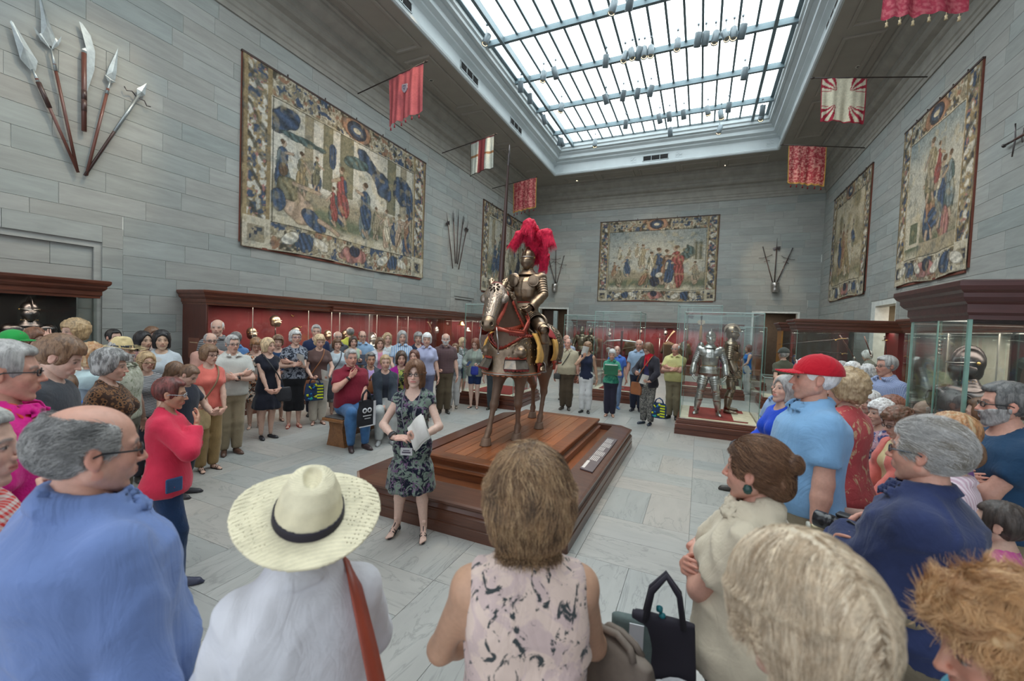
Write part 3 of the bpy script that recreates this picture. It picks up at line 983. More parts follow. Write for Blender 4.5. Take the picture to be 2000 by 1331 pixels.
@cached
def cloth(c,kind='plain',c2=None,c3=None,s=1.0):
 nm = {'plain':'cloth','knit':'knit','denim':'denim'}.get(kind,'printed_cloth')
 m_,t = newmat(nm,0.85,0.0,0.25)
 v = t.coord()
 f = t.noise(v,6,3)
 shade = t.ramp(f,[(0.3,(0.9,0.9,0.9)),(0.7,(1.07,1.07,1.07))])
 c2 = c2 or mul(c,1.5)
 c3 = c3 or c2
 if kind=='stripe_v':col = t.ramp(t.wave(v,9*s,'X'),[(0.45,c),(0.55,c2)])
 elif kind=='stripe_h':col = t.ramp(t.wave(v,9*s,'Z'),[(0.45,c),(0.55,c2)])
 elif kind=='fine':col = t.ramp(t.wave(t.coord(rot=(0,0,0.6)),55*s,'X'),[(0.2,c),(0.8,c2)])
 elif kind=='plaid':
  a = t.ramp(t.wave(v,8*s,'X'),[(0.4,(0,0,0)),(0.6,(1,1,1))])
  b = t.ramp(t.wave(v,8*s,'Z'),[(0.4,(0,0,0)),(0.6,(1,1,1))])
  col = t.mix(t.math('MULTIPLY',t.math('ADD',a,b),0.5),c,c2)
 elif kind=='check':
  a = t.ramp(t.wave(v,10*s,'X'),[(0.86,(0,0,0)),(0.93,(1,1,1))])
  b = t.ramp(t.wave(v,10*s,'Z'),[(0.86,(0,0,0)),(0.93,(1,1,1))])
  col = t.mix(t.math('MAXIMUM',a,b),c,c2)
 elif kind=='floral':
  w = t.noise(v,9*s,4,0.6,1.2)
  w2 = t.noise(t.coord((1.3,1.3,0.9)),14*s,4,0.65,1.6)
  col = t.mix(t.ramp(w,[(0.47,(0,0,0)),(0.53,(1,1,1))]),c,c2)
  col = t.mix(t.ramp(w2,[(0.56,(0,0,0)),(0.60,(1,1,1))]),col,c3)
 elif kind=='spots':
  col = t.ramp(t.voro(v,26*s),[(0.22,c2),(0.32,c)])
  col = t.mix(t.ramp(t.noise(v,12*s,2),[(0.55,(0,0,0)),(0.6,(1,1,1))]),col,c3)
 elif kind=='leopard':
  w = t.voro(v,34*s)
  col = t.ramp(w,[(0.18,c3),(0.3,c2),(0.36,c),(0.5,c),(0.6,c2)])
 elif kind=='denim':
  w = t.noise(v,4,4,0.6)
  col = t.ramp(w,[(0.3,mul(c,0.75)),(0.7,mul(c,1.5))])
 else:col = t.ramp(f,[(0.3,c),(0.7,mul(c,1.05))])
 t.base(t.mix(1.0,col,shade,'MULTIPLY'))
 t.p.inputs['Sheen Weight'].default_value = 0.15
 w_ = t.noise(t.coord((1,1,0.55)),7,3,0.55,1.8)
 w2_ = t.noise(t.coord((0.7,0.7,1.2)),15,3,0.5,1.2)
 hh = t.math('ADD',t.math('MULTIPLY',t.math('ABSOLUTE',t.math('SUBTRACT',w_,0.5)),2.2),t.math('MULTIPLY',w2_,0.6))
 t.bump(t.math('ADD',hh,t.math('MULTIPLY',t.noise(v,260,2),0.05)),0.35,0.012)
 return m_
TZ = [0.455,0.50,0.545,0.60,0.65,0.70,0.745,0.785,0.815,0.838,0.86]
TM = dict(A=[.080,.096,.094,.088,.090,.098,.104,.104,.088,.052,.034],B=[.060,.066,.064,.060,.062,.067,.070,.064,.052,.040,.034],C=[-.004,-.004,0,.002,.002,.002,0,-.002,-.006,-.008,-.008])
TF = dict(A=[.086,.101,.096,.080,.078,.082,.088,.088,.076,.042,.029],B=[.062,.068,.062,.054,.054,.058,.062,.056,.046,.036,.029],C=[-.006,-.006,0,.002,.002,.002,0,-.002,-.006,-.008,-.008])
def torso_prof(fem,g,belly,e=0.0,flare=0.0):
 T_ = TF if fem else TM
 A,B,C = [],[],[]
 for z,a,b,c in zip(TZ,T_['A'],T_['B'],T_['C']):
  k = g if z<0.8 else 1+(g-1)*0.3
  bb = belly*math.exp(-((z-0.60)/0.075)**2)
  fl = flare*max(0,(0.66-z)/0.2)
  ee = e if z<0.83 else e*0.35
  A.append(a*k+ee+bb*0.35+fl)
  B.append(b*k+ee+bb*0.5+fl)
  C.append(c+bb*0.5)
 return A,B,C
def ik(s,w,l1,l2,pole):
 s,w,pole = np.array(s,float),np.array(w,float),np.array(pole,float)
 d = w-s
 L = np.linalg.norm(d)
 if L>(l1+l2)*0.999:
  w = s+d/L*(l1+l2)*0.999
  d = w-s
  L = np.linalg.norm(d)
 a = (l1*l1-l2*l2+L*L)/(2*L)
 h = math.sqrt(max(l1*l1-a*a,1e-8))
 u = d/L
 p = pole-u*(pole@u)
 p/=np.linalg.norm(p)+1e-9
 return s+u*a+p*h,w
 # arm presets for the right arm: wrist, elbow pole, finger direction, palm normal, hand kind
ARMS = {'down':((.150,.030,.475),(.3,-1,0),(0.0,.12,-1),(-1,.1,0),'relax'),'downback':((.150,-.03,.480),(.4,-1,0),(0,.05,-1),(-1,0,0),'relax'),'crossT':((-.052,.108,.690),(1,.1,-1),(-1,-.35,.12),(.2,-1,0),'relax'),
 'crossB':((.000,.118,.655),(1,.1,-1),(-1,-.3,.45),(0,-1,0),'relax'),'clasp':((.055,.130,.500),(1,-.4,0),(-.75,.35,-.5),(-.5,-1,0),'grip'),'belly':((.040,.150,.590),(1,-.5,-.3),(-1,.35,0),(0,-1,0),'relax'),
 'hold':((.075,.165,.615),(1,-.6,-.4),(-.6,.9,.25),(-.2,0,1),'grip'),'holdlow':((.085,.160,.545),(1,-.6,-.2),(-.7,.8,-.1),(-.1,.1,1),'grip'),'phone':((.045,.185,.700),(1,-.5,-.8),(-.4,.5,.8),(-.3,-1,.2),'grip'),
 'chin':((.030,.120,.800),(.8,.5,-1),(-.3,.2,1),(-.2,-1,0),'grip'),'throat':((.045,.115,.775),(.8,.5,-1),(-.8,.1,.8),(0,-1,0),'relax'),'hip':((.120,.050,.560),(1,-.6,0),(-.7,.6,-.3),(0,0,-1),'relax'),
 'lap':((.060,.170,.500),(1,-.5,0),(-.5,1,-.3),(0,0,-1),'relax'),'lapc':((.045,.150,.510),(1,-.5,0),(-.9,.5,-.2),(0,-1,0),'grip'),'up':((.10,.16,.86),(1,.2,-.8),(-.3,.3,1),(-.6,-.8,0),'relax'),
 'back':((.050,-.10,.53),(1,-.6,0),(-.9,-.1,-.3),(0,1,0),'grip'),'carry':((.150,.06,.50),(.4,-1,0),(0,.1,-1),(-1,.1,0),'fist'),'fwd':((.12,.26,.66),(1,0,-1),(-.1,1,0),(0,0,-1),'relax'),
 'bagarm':((.105,.12,.60),(1,-.6,-.5),(-.8,.6,0),(0,-1,0),'grip'),}
def frame(D,N):
 y = np.array(D,float)
 y/=np.linalg.norm(y)
 z = -np.array(N,float)
 z-=y*(z@y)
 z/=np.linalg.norm(z)+1e-9
 x = np.cross(y,z)
 return np.stack([x,y,z],1)
def shoe_sdf(kind):
 def f(P):
  up = {'shoe':0.24,'sneaker':0.27,'pump':0.12,'boot':0.5}.get(kind,0.2)
  d = cap(P,(0,-0.16,0.11),(0.02,0.52,0.085),0.135,0.135)
  d = smin(d,ell(P,(0,-0.12,0.16),(0.135,0.17,0.17)),0.05)
  d = smin(d,ell(P,(0.01,0.12,0.15),(0.13,0.30,0.12)),0.05)
  if kind!='pump':d = smin(d,cap(P,(0,-0.09,0.15),(0,-0.10,up+0.06),0.13,0.135),0.05)
  else:d = smax(d,-ell(P,(0,0.02,0.26),(0.10,0.24,0.16)),0.02)
  s = rbox(P,(0.01,0.20,0.03),(0.165,0.53,0.045),0.04)
  s = np.maximum(s,(P[:,0]**2/0.17**2+(P[:,1]-0.2)**2/0.54**2-1)*0.12)
  d = smin(d,s,0.01)
  return np.maximum(np.maximum(d,-P[:,2]),P[:,2]-(up+0.09))
 return f
def foot_sdf(P):
 d = cap(P,(0,-0.14,0.12),(0.0,0.34,0.10),0.10,0.10)
 d = smin(d,cap(P,(0,-0.08,0.18),(0,0.22,0.13),0.11,0.10),0.06)
 d = smin(d,cap(P,(0,-0.09,0.15),(0,-0.10,0.42),0.10,0.105),0.06)
 for i,x in enumerate((-0.095,-0.045,0.0,0.042,0.085)):
  d = smin(d,cap(P,(x*0.8,0.36,0.09),(x*1.1,0.50+0.03*i,0.065),0.05,0.035+0.004*i),0.02)
 return np.maximum(d,0.03-P[:,2])
_tmpl = {}
def template(key,f,lo,hi,h):
 if (key,h)not in _tmpl:_tmpl[key,h] = surfnet(f,lo,hi,h)
 return _tmpl[key,h]
HS = {}  # hair styles: SDF in head units
def skull(P,t,up=0.0):
 return ell(P,(0,-0.075,0.13+up),(0.325+t,0.425+t,0.375+t+up))
def face_cut(P,y0=0.16,w=0.30,top=0.30):
 """> 0 outside the face window"""
 return-np.maximum(np.maximum(np.abs(P[:,0])-w,y0+0.25*np.abs(P[:,0])-P[:,1]),P[:,2]-top)
def hair_sdf(style):
 def f(P):
  X = P.copy()
  X[:,0] = np.abs(X[:,0])
  ear = ell(X,(0.35,-0.03,-0.04),(0.09,0.10,0.15))
  if style in ('short','crop','messy'):
   t = {'short':0.035,'crop':0.016,'messy':0.06}[style]
   d = skull(P,t,0.02)
   d = smin(d,ell(P,(0.02,0.10,0.36),(0.24,0.26,0.13)),0.05)
   d = smax(d,face_cut(P,0.17,0.40,0.30 if style!='messy' else 0.22),0.03)
   d = smax(d,-ear,0.03)
   return smax(d,-0.22+0.35*np.clip(P[:,1]+0.1,0,1)-P[:,2],0.04)
  if style in ('fringe','thin'):  # bald on top
   d = skull(P,0.014)
   d = smax(d,face_cut(P,0.10,0.5,0.9),0.03)
   d = smax(d,-ell(P,(0,0.08,0.56),(0.31,0.50,0.40)if style=='fringe' else (0.24,0.36,0.24)),0.04)
   d = smax(d,-ear,0.03)
   return smax(d,-0.24-P[:,2],0.04)
  if style in ('puff','curly','wave'):
   t = {'puff':0.085,'curly':0.10,'wave':0.075}[style]
   d = skull(P,t,0.03)
   d = smin(d,ell(P,(0.02,0.16,0.36),(0.27,0.24,0.15)),0.06)
   d = smin(d,ell(X,(0.24,-0.12,-0.10),(0.16,0.25,0.20)),0.06)
   d = smin(d,ell(P,(0,-0.30,-0.17),(0.26,0.20,0.20)),0.06)
   d = smax(d,face_cut(P,0.10,0.27,0.22),0.04)
   return smax(d,-0.36-P[:,2],0.05)
  if style in ('bob','long','lob'):
   t = 0.065
   zb = {'bob':-0.42,'lob':-0.72,'long':-1.25}[style]
   d = skull(P,t,0.02)
   d = smin(d,loft(P,[zb,-0.5,-0.3,0.1],[0.30 if zb<-.6 else 0.33,0.35,0.39,0.39],[0.22,0.27,0.33,0.40],[-0.17,-0.14,-0.10,-0.08],2.3),0.06)
   d = smax(d,-ell(P,(0,0.50,-0.32 if style=='bob' else-0.45),(0.31,0.54,0.66 if style=='bob' else 0.85)),0.04)
   if style=='bob':
    d = smin(d,smax(skull(P,0.05),np.maximum(0.27-P[:,2]-.3*np.abs(P[:,0]),-P[:,1]),0.03),0.03)
   d = smax(d,-cap(P,(0,-0.05,-0.30),(0,-0.05,-1.4),0.155,0.2),0.03)
   return d
  if style in ('bun','tail','swept'):
   d = skull(P,0.045,0.01)
   d = smax(d,face_cut(P,0.16,0.34,0.29),0.03)
   d = smax(d,-0.30-P[:,2],0.04)
   if style=='bun':
    d = smin(d,ell(P,(0.0,-0.50,0.22),(0.15,0.13,0.14)),0.03)
    d = smin(d,ell(P,(0,-0.34,-0.10),(0.25,0.20,0.24)),0.06)
   if style=='tail':
    d = smin(d,chain(P,[(0,-0.46,0.15),(0,-0.62,0.0),(0,-0.60,-0.45)],[0.09,0.10,0.05]),0.04)
   return smax(d,-ear,0.03)
  return skull(P,0.03)
 return f
def strand_disp(v,style,seed,amp=1.0):
 if style in ('curly','wave'):
  n = np.abs(vnoise(v,9,seed))+0.6*np.abs(vnoise(v,19,seed+1))
  return amp*0.045*(n-0.6)
 az = np.arctan2(v[:,0],v[:,1]+0.1)
 r = np.sqrt(v[:,0]**2+(v[:,1]+0.08)**2)
 s = vnoise(np.stack([az*3.2,v[:,2]*1.6,r*0+seed],1),1.6,seed)+0.6*vnoise(np.stack([az*9,v[:,2]*2.5,r*0],1),1.5,seed+3)
 return amp*(0.022 if style not in ('crop','fringe','thin')else 0.008)*s*np.clip(r/0.15,0.2,1)
def glasses_mb(rim=0.008,w=0.085,h=0.055,shape='rect'):
 """frame in head units"""
 mb = MB()
 for s in (-1,1):
  cx,cy,cz = s*0.128,0.40,0.005
  pts = []
  for k in range(17):
   a = 2*math.pi*k/16
   e = 0.6 if shape=='rect' else 1.0
   px = math.copysign(abs(math.cos(a))**e,math.cos(a))*w
   pz = math.copysign(abs(math.sin(a))**e,math.sin(a))*h
   pts.append((cx+px,cy-abs(cx+px)*0.12,cz+pz))
  mb.tube(pts,rim,5,cap=False)
  mb.tube([(s*0.213,0.375,0.02),(s*0.335,0.30,0.03),(s*0.352,0.02,0.035),(s*0.345,-0.05,0.0)],rim,5)
 mb.tube([(-0.045,0.405,0.015),(0,0.42,0.022),(0.045,0.405,0.015)],rim,5)
 return mb
def person(label,pos=None,yaw=0.0,H=1.65,fem=1,g=1.0,belly=0.0,skin='fair',hair='short',hc='brown',hc2=None,top=('tee',(0.3,0.3,0.3)),bot=('trousers',(0.1,0.1,0.12)),
 shoe=('shoe',(0.04,0.035,0.03)),armL='down',armR='down',head=(0,0,0),lean=0.0,sit=0.0,stance=0.0,step=0.0,lod=None,glasses=None,beard=None,belt=None,inner=None,
 cat='person',group=None,seed=None,hairfn=None,collar=None,hemz=None,strands=None,armLx=None,armRx=None,fold=1.0,neckdrop=0.0,legvis=True,kneeR=None,scalp=None,twist=0.0,waistz=None):
 """builds one person; pos = world xy of the feet (or seat), yaw = heading in degrees from +Y, clockwise positive"""
 seed = seed if seed is not None else (abs(int(pos[0]*131+pos[1]*577))%997)
 rng = random.Random(seed)
 HU = H/K_SCALE
 depth = (Vector((pos[0],pos[1],1.5))-CAMC).dot(_f)
 if lod is None:lod = 0 if depth<1.8 else (1 if depth<4.5 else 2)
 hv = (0.0080,0.0125,0.0162)[lod]  # cloth voxel
 av = (0.0060,0.0086,0.0112)[lod]  # limb voxel
 root = empty('person',(pos[0],pos[1],0),-math.radians(yaw),label,cat,group)
 sk = SKIN[skin]if isinstance(skin,str)else skin
 hcol = HAIRC[hc]if isinstance(hc,str)else hc
 hcol2 = (HAIRC[hc2]if isinstance(hc2,str)else hc2)
 # --- frames
 dz = (sit-0.50+0.055)if sit else 0.0  # hip joint height when seated
 if sit:dz = sit+0.045-0.50
 Rl = rotx(-lean)@rotz(twist)
 hip0,hip1 = V3(0,0,0.50),V3(0,0,0.50+dz)
 def up(v):return (v-hip0)@Rl.T+hip1
 shw = (0.085 if fem else 0.099)*(1+(g-1)*0.35)
 A,B,C = torso_prof(fem,g,belly)
 # --- arms
 arms = {}
 for s,nm,ex in ((1,armR,armRx),(-1,armL,armLx)):
  w,pole,D,N,hk = ex or ARMS[nm]
  if ex is None and nm in ('down','downback','carry'):w = (w[0]*(1+(g-1)*0.55)+belly*0.1,w[1],w[2])
  if ex is None and nm in ('crossT','crossB','clasp','belly','hold','holdlow'):w = (w[0],w[1]+(g-1)*0.07+belly*0.45,w[2])
  mir = np.array((s,1,1))
  sh = np.array((s*shw,-0.006,0.793))
  e,w = ik(sh,np.array(w)*mir,0.172,0.148,np.array(pole)*mir)
  arms[s] = (sh,e,w,frame(np.array(D)*mir,np.array(N)*mir),hk)
 ra,re,rw = (0.0255,0.0205,0.0140)if fem else (0.0295,0.0235,0.0160)
 ra,re = ra*(1+(g-1)*0.6),re*(1+(g-1)*0.5)
 def arm_d(P,e=0.0,frac=2.0,k=0.015):
  """frac: how far the sleeve runs (1 = elbow, 2 = wrist)"""
  d = None
  for s in (1,-1):
   sh,el,wr,_,_ = arms[s]
   if frac<=1:
    end = sh+(el-sh)*frac
    q = cap(P,sh,sh+(el-sh)*(frac+0.1),ra+e*.7,ra*0.85+e*1.3)
    n = (el-sh)/np.linalg.norm(el-sh)
    q = np.maximum(q,(P-end.astype(f32))@n.astype(f32))
   else:
    q = cap(P,sh,el,ra+e*.75,re+e)
    end = el+(wr-el)*(frac-1)
    n = (wr-el)/np.linalg.norm(wr-el)
    fm = el+(wr-el)*0.3
    f1 = cap(P,el,fm,re+e,re*1.04+e)
    f2 = cap(P,fm,wr,re*1.04+e,rw+e*1.2)
    f1 = smin(f1,f2,0.01)
    if frac<2.0 or e>0:f1 = np.maximum(f1,(P-end.astype(f32))@n.astype(f32))
    q = smin(q,f1,k)
   d = q if d is None else np.minimum(d,q)
  return d
 def bust(P,e=0.0):
  X = P.copy()
  X[:,0] = np.abs(X[:,0])
  return ell(X,(0.040,0.046*g,0.722),(0.038+e,0.040*g+e,0.040+e))
 def X_(P):
  X = P.copy()
  X[:,0] = np.abs(X[:,0])
  return X
  # --- body: torso core, arms, neck
 def body_d(P,arms_=True):
  d = loft(P,TZ,A,B,C)
  d = smin(d,cap(P,(0,-0.008,0.82),(0,-0.006,0.875),0.030 if fem else 0.037),0.02)
  d = smin(d,cap(P,(-shw,-0.006,0.793),(shw,-0.006,0.793),ra*0.95),0.025)
  d = smin(d,cap(X_(P),(0.02,-0.012,0.845),(shw*.9,-0.010,0.800),0.022,0.02),0.02)
  if fem:d = smin(d,bust(P),0.02)
  return smin(d,arm_d(P),0.02)if arms_ else d
 allp = np.array([q for s in (1,-1)for q in arms[s][:3]])
 lo = np.minimum(allp.min(0)-0.045,(-0.16*g,-0.11*g,0.45))
 hi = np.maximum(allp.max(0)+0.045,(0.16*g,0.11*g+belly,0.89))
 parts = []
 bcol = []
 if top[0]in ('sleeveless','tank','dress'):jobs = [(body_d,lo,hi,av*1.15)]
 else:
  tor = lambda P:body_d(P,False)+.003
  jobs = [(tor,V3(-0.16*g,-0.11*g,0.45),V3(0.16*g,0.11*g+belly,0.89),(.012,.017,.021)[lod]),(lambda P:arm_d(P),lo,hi,av*1.1)]
 for fn_,a_,b_,h_ in jobs:
  bv = surfnet(fn_,a_,b_,h_)
  bcol.append(np.tile(np.array(sk,f32),(len(bv[0]),1)))
  parts.append((up(bv[0]),bv[1]))
  # --- head
 hs = 0.147 if fem else 0.146
 hv_,hf = head_mesh(fem,0,lod,fat=1.0 if g>1.25 else 0.0)
 yw,pt,rl = [math.radians(q)for q in head]
 Rh = rotz(-yw)@rotx(pt)@roty(rl)
 piv = V3(0,-0.10,-0.42)
 hc0 = V3(0,0.004,0.9285)
 def hd(v):  # head units -> body units (canonical)
  return ((v-piv)@Rh.T+piv)*hs+hc0
 t_ = np.clip((hv_[:,2]+0.80)/0.4,0,1)[:,None]  # the neck root stays with the body
 hvx = hd(hv_)*t_+(hv_*hs+hc0)*(1-t_)
 parts.append((up(hvx),hf))
 lip = (sk[0]*0.95,sk[1]*0.5,sk[2]*0.55)if fem else (sk[0]*0.85,sk[1]*0.62,sk[2]*0.62)
 hcl = head_cols(hv_,sk,mul(hcol,0.6),lip,rng,lod)
 if scalp is not None:hcl = scalp(hv_,hcl)
 bcol.append(hcl)
 # --- hands
 HL = 0.104
 for s in (1,-1):
  sh,el,wr,Fm,hk = arms[s]
  v,f = hand_mesh(hk,lod)
  v = v.copy()
  if s==1:
   v[:,0]*=-1
   f = f[:,::-1]
  v = v*HL@Fm.T.astype(f32)+wr.astype(f32)
  parts.append((up(v),f))
  bcol.append(np.tile(np.array(sk,f32)*np.array((1.02,0.9,0.88),f32),(len(v),1)))
  # --- legs
 st = 0.046+stance
 legs = {}
 for s in (1,-1):
  if sit:
   kx = s*(0.062+stance)
   hj,kn,an = V3(s*0.045,0.01,sit+0.04),V3(kx,0.235,sit+0.035),V3(kx*0.95,0.235+step*s-0.01,0.045)
  else:
   sy = step*s
   hj,kn,an = V3(s*0.045,0,0.49),V3(s*(0.045+stance*0.5),0.012+sy*0.6,0.275),V3(s*st,-0.012+sy,0.045)
  legs[s] = (hj,kn,an)
 bk,bc = bot[0],bot[1]
 bare = {'shorts':1,'skirt':1,'capri':1,'dress':1}.get(bk,0)
 gl = 1+(g-1)*0.5
 def leg_d(P,e=0.0,loose=0.0):
  d = None
  for s in (1,-1):
   hj,kn,an = legs[s]
   cf = kn+(an-kn)*0.28+V3(0,-0.010,0)
   q = cap(P,hj,kn,0.050*gl+e,0.033*gl+e+loose*.5)
   q = smin(q,cap(P,kn,cf,0.031*gl+e+loose*.5,0.032*gl+e+loose),0.015)
   q = smin(q,cap(P,cf,an,0.032*gl+e+loose,0.019+e+loose),0.012)
   d = q if d is None else np.minimum(d,q)
  return d
 if legvis and (bare or shoe[0]in ('sandal','heel')):
  xs = np.array([q for s in (1,-1)for q in legs[s]])
  lv,lf = surfnet(leg_d,xs.min(0)-0.06,xs.max(0)+0.06,av*1.5)
  parts.append((lv,lf))
  bcol.append(np.tile(np.array(sk,f32),(len(lv),1)))
 FL = 0.150 if not fem else 0.143
 if legvis:
  fm = []
  for s in (1,-1):
   an = legs[s][2]
   ta = -s*0.22
   lift = 0.028 if shoe[0]=='heel' else 0.0
   def place(v):
    w = v*FL
    if shoe[0]=='heel':w = w@rotx(-0.30).T+V3(0,0,0.030)
    return w@rotz(ta).T+V3(an[0],an[1]+0.012,0.0)
   if shoe[0]in ('sandal','heel'):
    v,f = template('foot',foot_sdf,(-0.2,-0.3,0),(0.2,0.75,0.5),(0.03,0.05,0.07)[lod])
    parts.append((place(v),f))
    bcol.append(np.tile(np.array(sk,f32),(len(v),1)))
    mb = MB()
    mb.prism([(0.13*math.sin(a)*(1 if math.cos(a)>0 else 0.8)+0.01,0.20+0.44*math.cos(a))for a in [-k*math.pi/8 for k in range(16)]],0.0,0.045)
    for y0,z0,w0 in ((0.36,0.17,0.115),(0.26,0.2,0.12),(-0.05,0.30,0.11)):
     mb.tube([(-w0,y0,0.04),(-w0,y0,z0*0.55),(-w0*0.5,y0,z0),(w0*0.5,y0,z0),(w0,y0,z0*0.55),(w0,y0,0.04)],0.022,5)
    mb.tube([(0,0.36,0.17),(0,-0.05,0.31)],0.02,5)
    if shoe[0]=='heel':mb.box(-0.05,0.05,-0.24,-0.14,-0.21,0.03)
    v = np.array([tuple(q)for q in mb.v],f32)
    me = bpy.data.meshes.new('sandal')
    me.from_pydata(place(v).tolist()if HU==1 else (place(v)*HU).tolist(),[],mb.f)
    me.materials.append(plain('leather',shoe[1],0.4))
    link('sandal',me,root)
   else:
    v,f = template(shoe[0],shoe_sdf(shoe[0]),(-0.2,-0.36,0),(0.2,0.78,0.62),(0.035,0.05,0.07)[lod])
    me = mesh_np('shoe',place(v)*HU,f,plain('leather',shoe[1],0.45))
    link('shoe',me,root)
 V,F = joinm(parts)
 link('body',mesh_np('body',V*HU,F,skinmat(),True,np.concatenate(bcol)),root)
 # --- clothing
 def fold_disp(v,f,amp,s=seed):
  n = vnormals(v,f)
  d = vnoise(v*V3(13,13,7),1,s)*0.6+vnoise(v*V3(30,30,16),1,s+2)*0.35
  r = 1-2*np.abs(vnoise(v*V3(16,16,22)+vnoise(v,9,s)[:,None]*0.5,1,s+5))
  if lod==0:
   q_ = v*V3(5.5,5.5,3.2)+.6*vnoise(v,6,s+8)[:,None]
   rg = 1-np.abs(vnoise(q_,1,s+11))*2.4
   rg2 = 1-np.abs(vnoise(q_*2.1,1,s+12))*2.4
   return v+n*((np.clip(rg,0,1)**2*2.1+np.clip(rg2,0,1)**2*.9+d*.5)*amp)[:,None]
  return v+n*((d+r*0.35)*amp)[:,None]
 tk,tc = top[0],top[1]
 tm = tc if isinstance(tc,bpy.types.Material)else cloth(tc)
 e = {'tee':.009,'polo':.010,'shirt':.010,'long':.010,'shirtlong':.011,'sleeveless':.006,'sweater':.018,'cardigan':.015,'jacket':.017,'dress':.007,'dresslong':.008,'tank':.006}[tk]
 frac = {'tee':.62,'polo':.72,'shirt':.70,'long':1.95,'shirtlong':1.9,'sleeveless':0.0,'sweater':1.9,'cardigan':1.9,'jacket':1.9,'dress':0.22,'dresslong':.9,'tank':0}[tk]
 hem = hemz if hemz is not None else{'sweater':.47,'cardigan':.46,'jacket':.47}.get(tk,.50)
 isd = tk.startswith('dress')
 if isd:hem = bot[2]if len(bot)>2 else.29
 loose = {'sweater':.012,'cardigan':.01,'jacket':.012,'shirt':.006,'tee':.004}.get(tk,0.002)
 def top_d(P,e=e,hem=hem,frac=frac,opn=(tk in ('cardigan','jacket')),loose=loose):
  A2,B2,C2 = torso_prof(fem,g,belly,e,loose)
  zs = list(TZ)
  if isd and not sit:
   zs = [hem,0.40]+zs
   A2,B2,C2 = [A2[1]+.022,A2[1]+.012]+A2,[B2[1]+.03,B2[1]+.016]+B2,[0,0]+C2
  elif hem<0.455:
   zs = [hem]+zs
   A2,B2,C2 = [A2[0]+.015]+A2,[B2[0]+.012]+B2,[C2[0]]+C2
  Q = P
  if isd:
   th = np.arctan2(P[:,0],P[:,1])
   k = 1+np.clip((0.52-P[:,2])/0.25,0,1)*0.06*np.sin(th*9+seed)
   Q = P.copy()
   Q[:,0]/=k
   Q[:,1]/=k
  d = loft(Q,zs,A2,B2,C2)
  yoke = cap(P,(-shw,-0.006,0.793),(shw,-0.006,0.793),ra+e*0.5)
  if frac>0 or tk=='sleeveless':d = smin(d,yoke if frac>0 else cap(P,(-shw*.82,-0.004,0.803),(shw*.82,-0.004,0.803),ra+e*.3),0.02)
  d = smin(d,cap(X_(P),(0.02,-0.012,0.842),(shw*.9,-0.010,0.800),0.022+e*.6,0.02+e*.6),0.02)
  if fem:d = smin(d,bust(P,e*0.8),0.025)
  if frac>0:d = smin(d,arm_d(P,e*(1.0 if frac>1 else 1.1),frac),0.014)
  else:d = smax(d,-np.maximum(-(np.abs(P[:,0])-shw*1.02),0.70-P[:,2])*1.0,0.008)
  nk = {'polo':0.036,'shirt':0.036,'shirtlong':0.036}.get(tk,0.043)
  nz = {'dress':.845,'tank':.84,'sleeveless':.852}.get(tk,.862)-neckdrop
  d = smax(d,-np.maximum(cap(P,(0,0.022 if tk not in ('polo','shirt','shirtlong')else.008,nz),(0,0.01,0.95),nk),-(P[:,2]-0.80)),0.006)
  if tk in ('dress','tank','cardigan','jacket','dresslong')or neckdrop>0:d = smax(d,-cap(P,(0,0.08,0.80-neckdrop),(0,0.03,0.87),0.012+neckdrop,0.040),0.008)
  if opn:d = smax(d,-rbox(P,(0,0.10,0.62),(0.028,0.10,0.22),0.01),0.008)
  if collar or tk in ('polo','shirt','shirtlong'):
   r = np.sqrt(P[:,0]**2+((P[:,1]+0.002)*0.95)**2)
   zc = 0.853-0.22*P[:,1]
   sh_ = np.maximum(np.abs(r-(0.043 if not fem else 0.038)-(0.868-P[:,2])*0.75)-max(.0045,hv*.62),np.abs(P[:,2]-zc)-0.015)
   sh_ = np.maximum(sh_,-(np.abs(P[:,0])+(P[:,1]<0)*9-.4*(.872-P[:,2])-.001))
   d = smin(d,sh_,0.004)
  return np.maximum(d,hem-P[:,2])
 lo2 = np.minimum(lo-0.02,(-0.18*g,-0.14*g,hem))
 hi2 = np.maximum(hi+0.02,(0.18*g,0.15*g+belly,0.9))
 if inner is not None:
  v,f = surfnet(lambda P:top_d(P,0.006,0.5,0.0,False,0.0),(-0.16*g,-0.12*g,0.48),(0.16*g,0.14*g,0.88),hv)
  link('shirt',mesh_np('shirt',up(v)*HU,f,inner if isinstance(inner,bpy.types.Material)else cloth(inner)),root)
 if isd and sit:pass
 v,f = surfnet(top_d,lo2,hi2,hv)
 v = fold_disp(v,f,0.0046*fold*(1.4 if tk in ('sweater','jacket')else 1))
 nm = {'tee':'t_shirt','polo':'polo_shirt','shirt':'shirt','long':'top','shirtlong':'shirt','sleeveless':'sleeveless_top','sweater':'sweatshirt','cardigan':'cardigan','jacket':'jacket','dress':'dress','dresslong':'dress','tank':'tank_top'}[tk]
 link(nm,mesh_np(nm,up(v)*HU,f,tm),root)
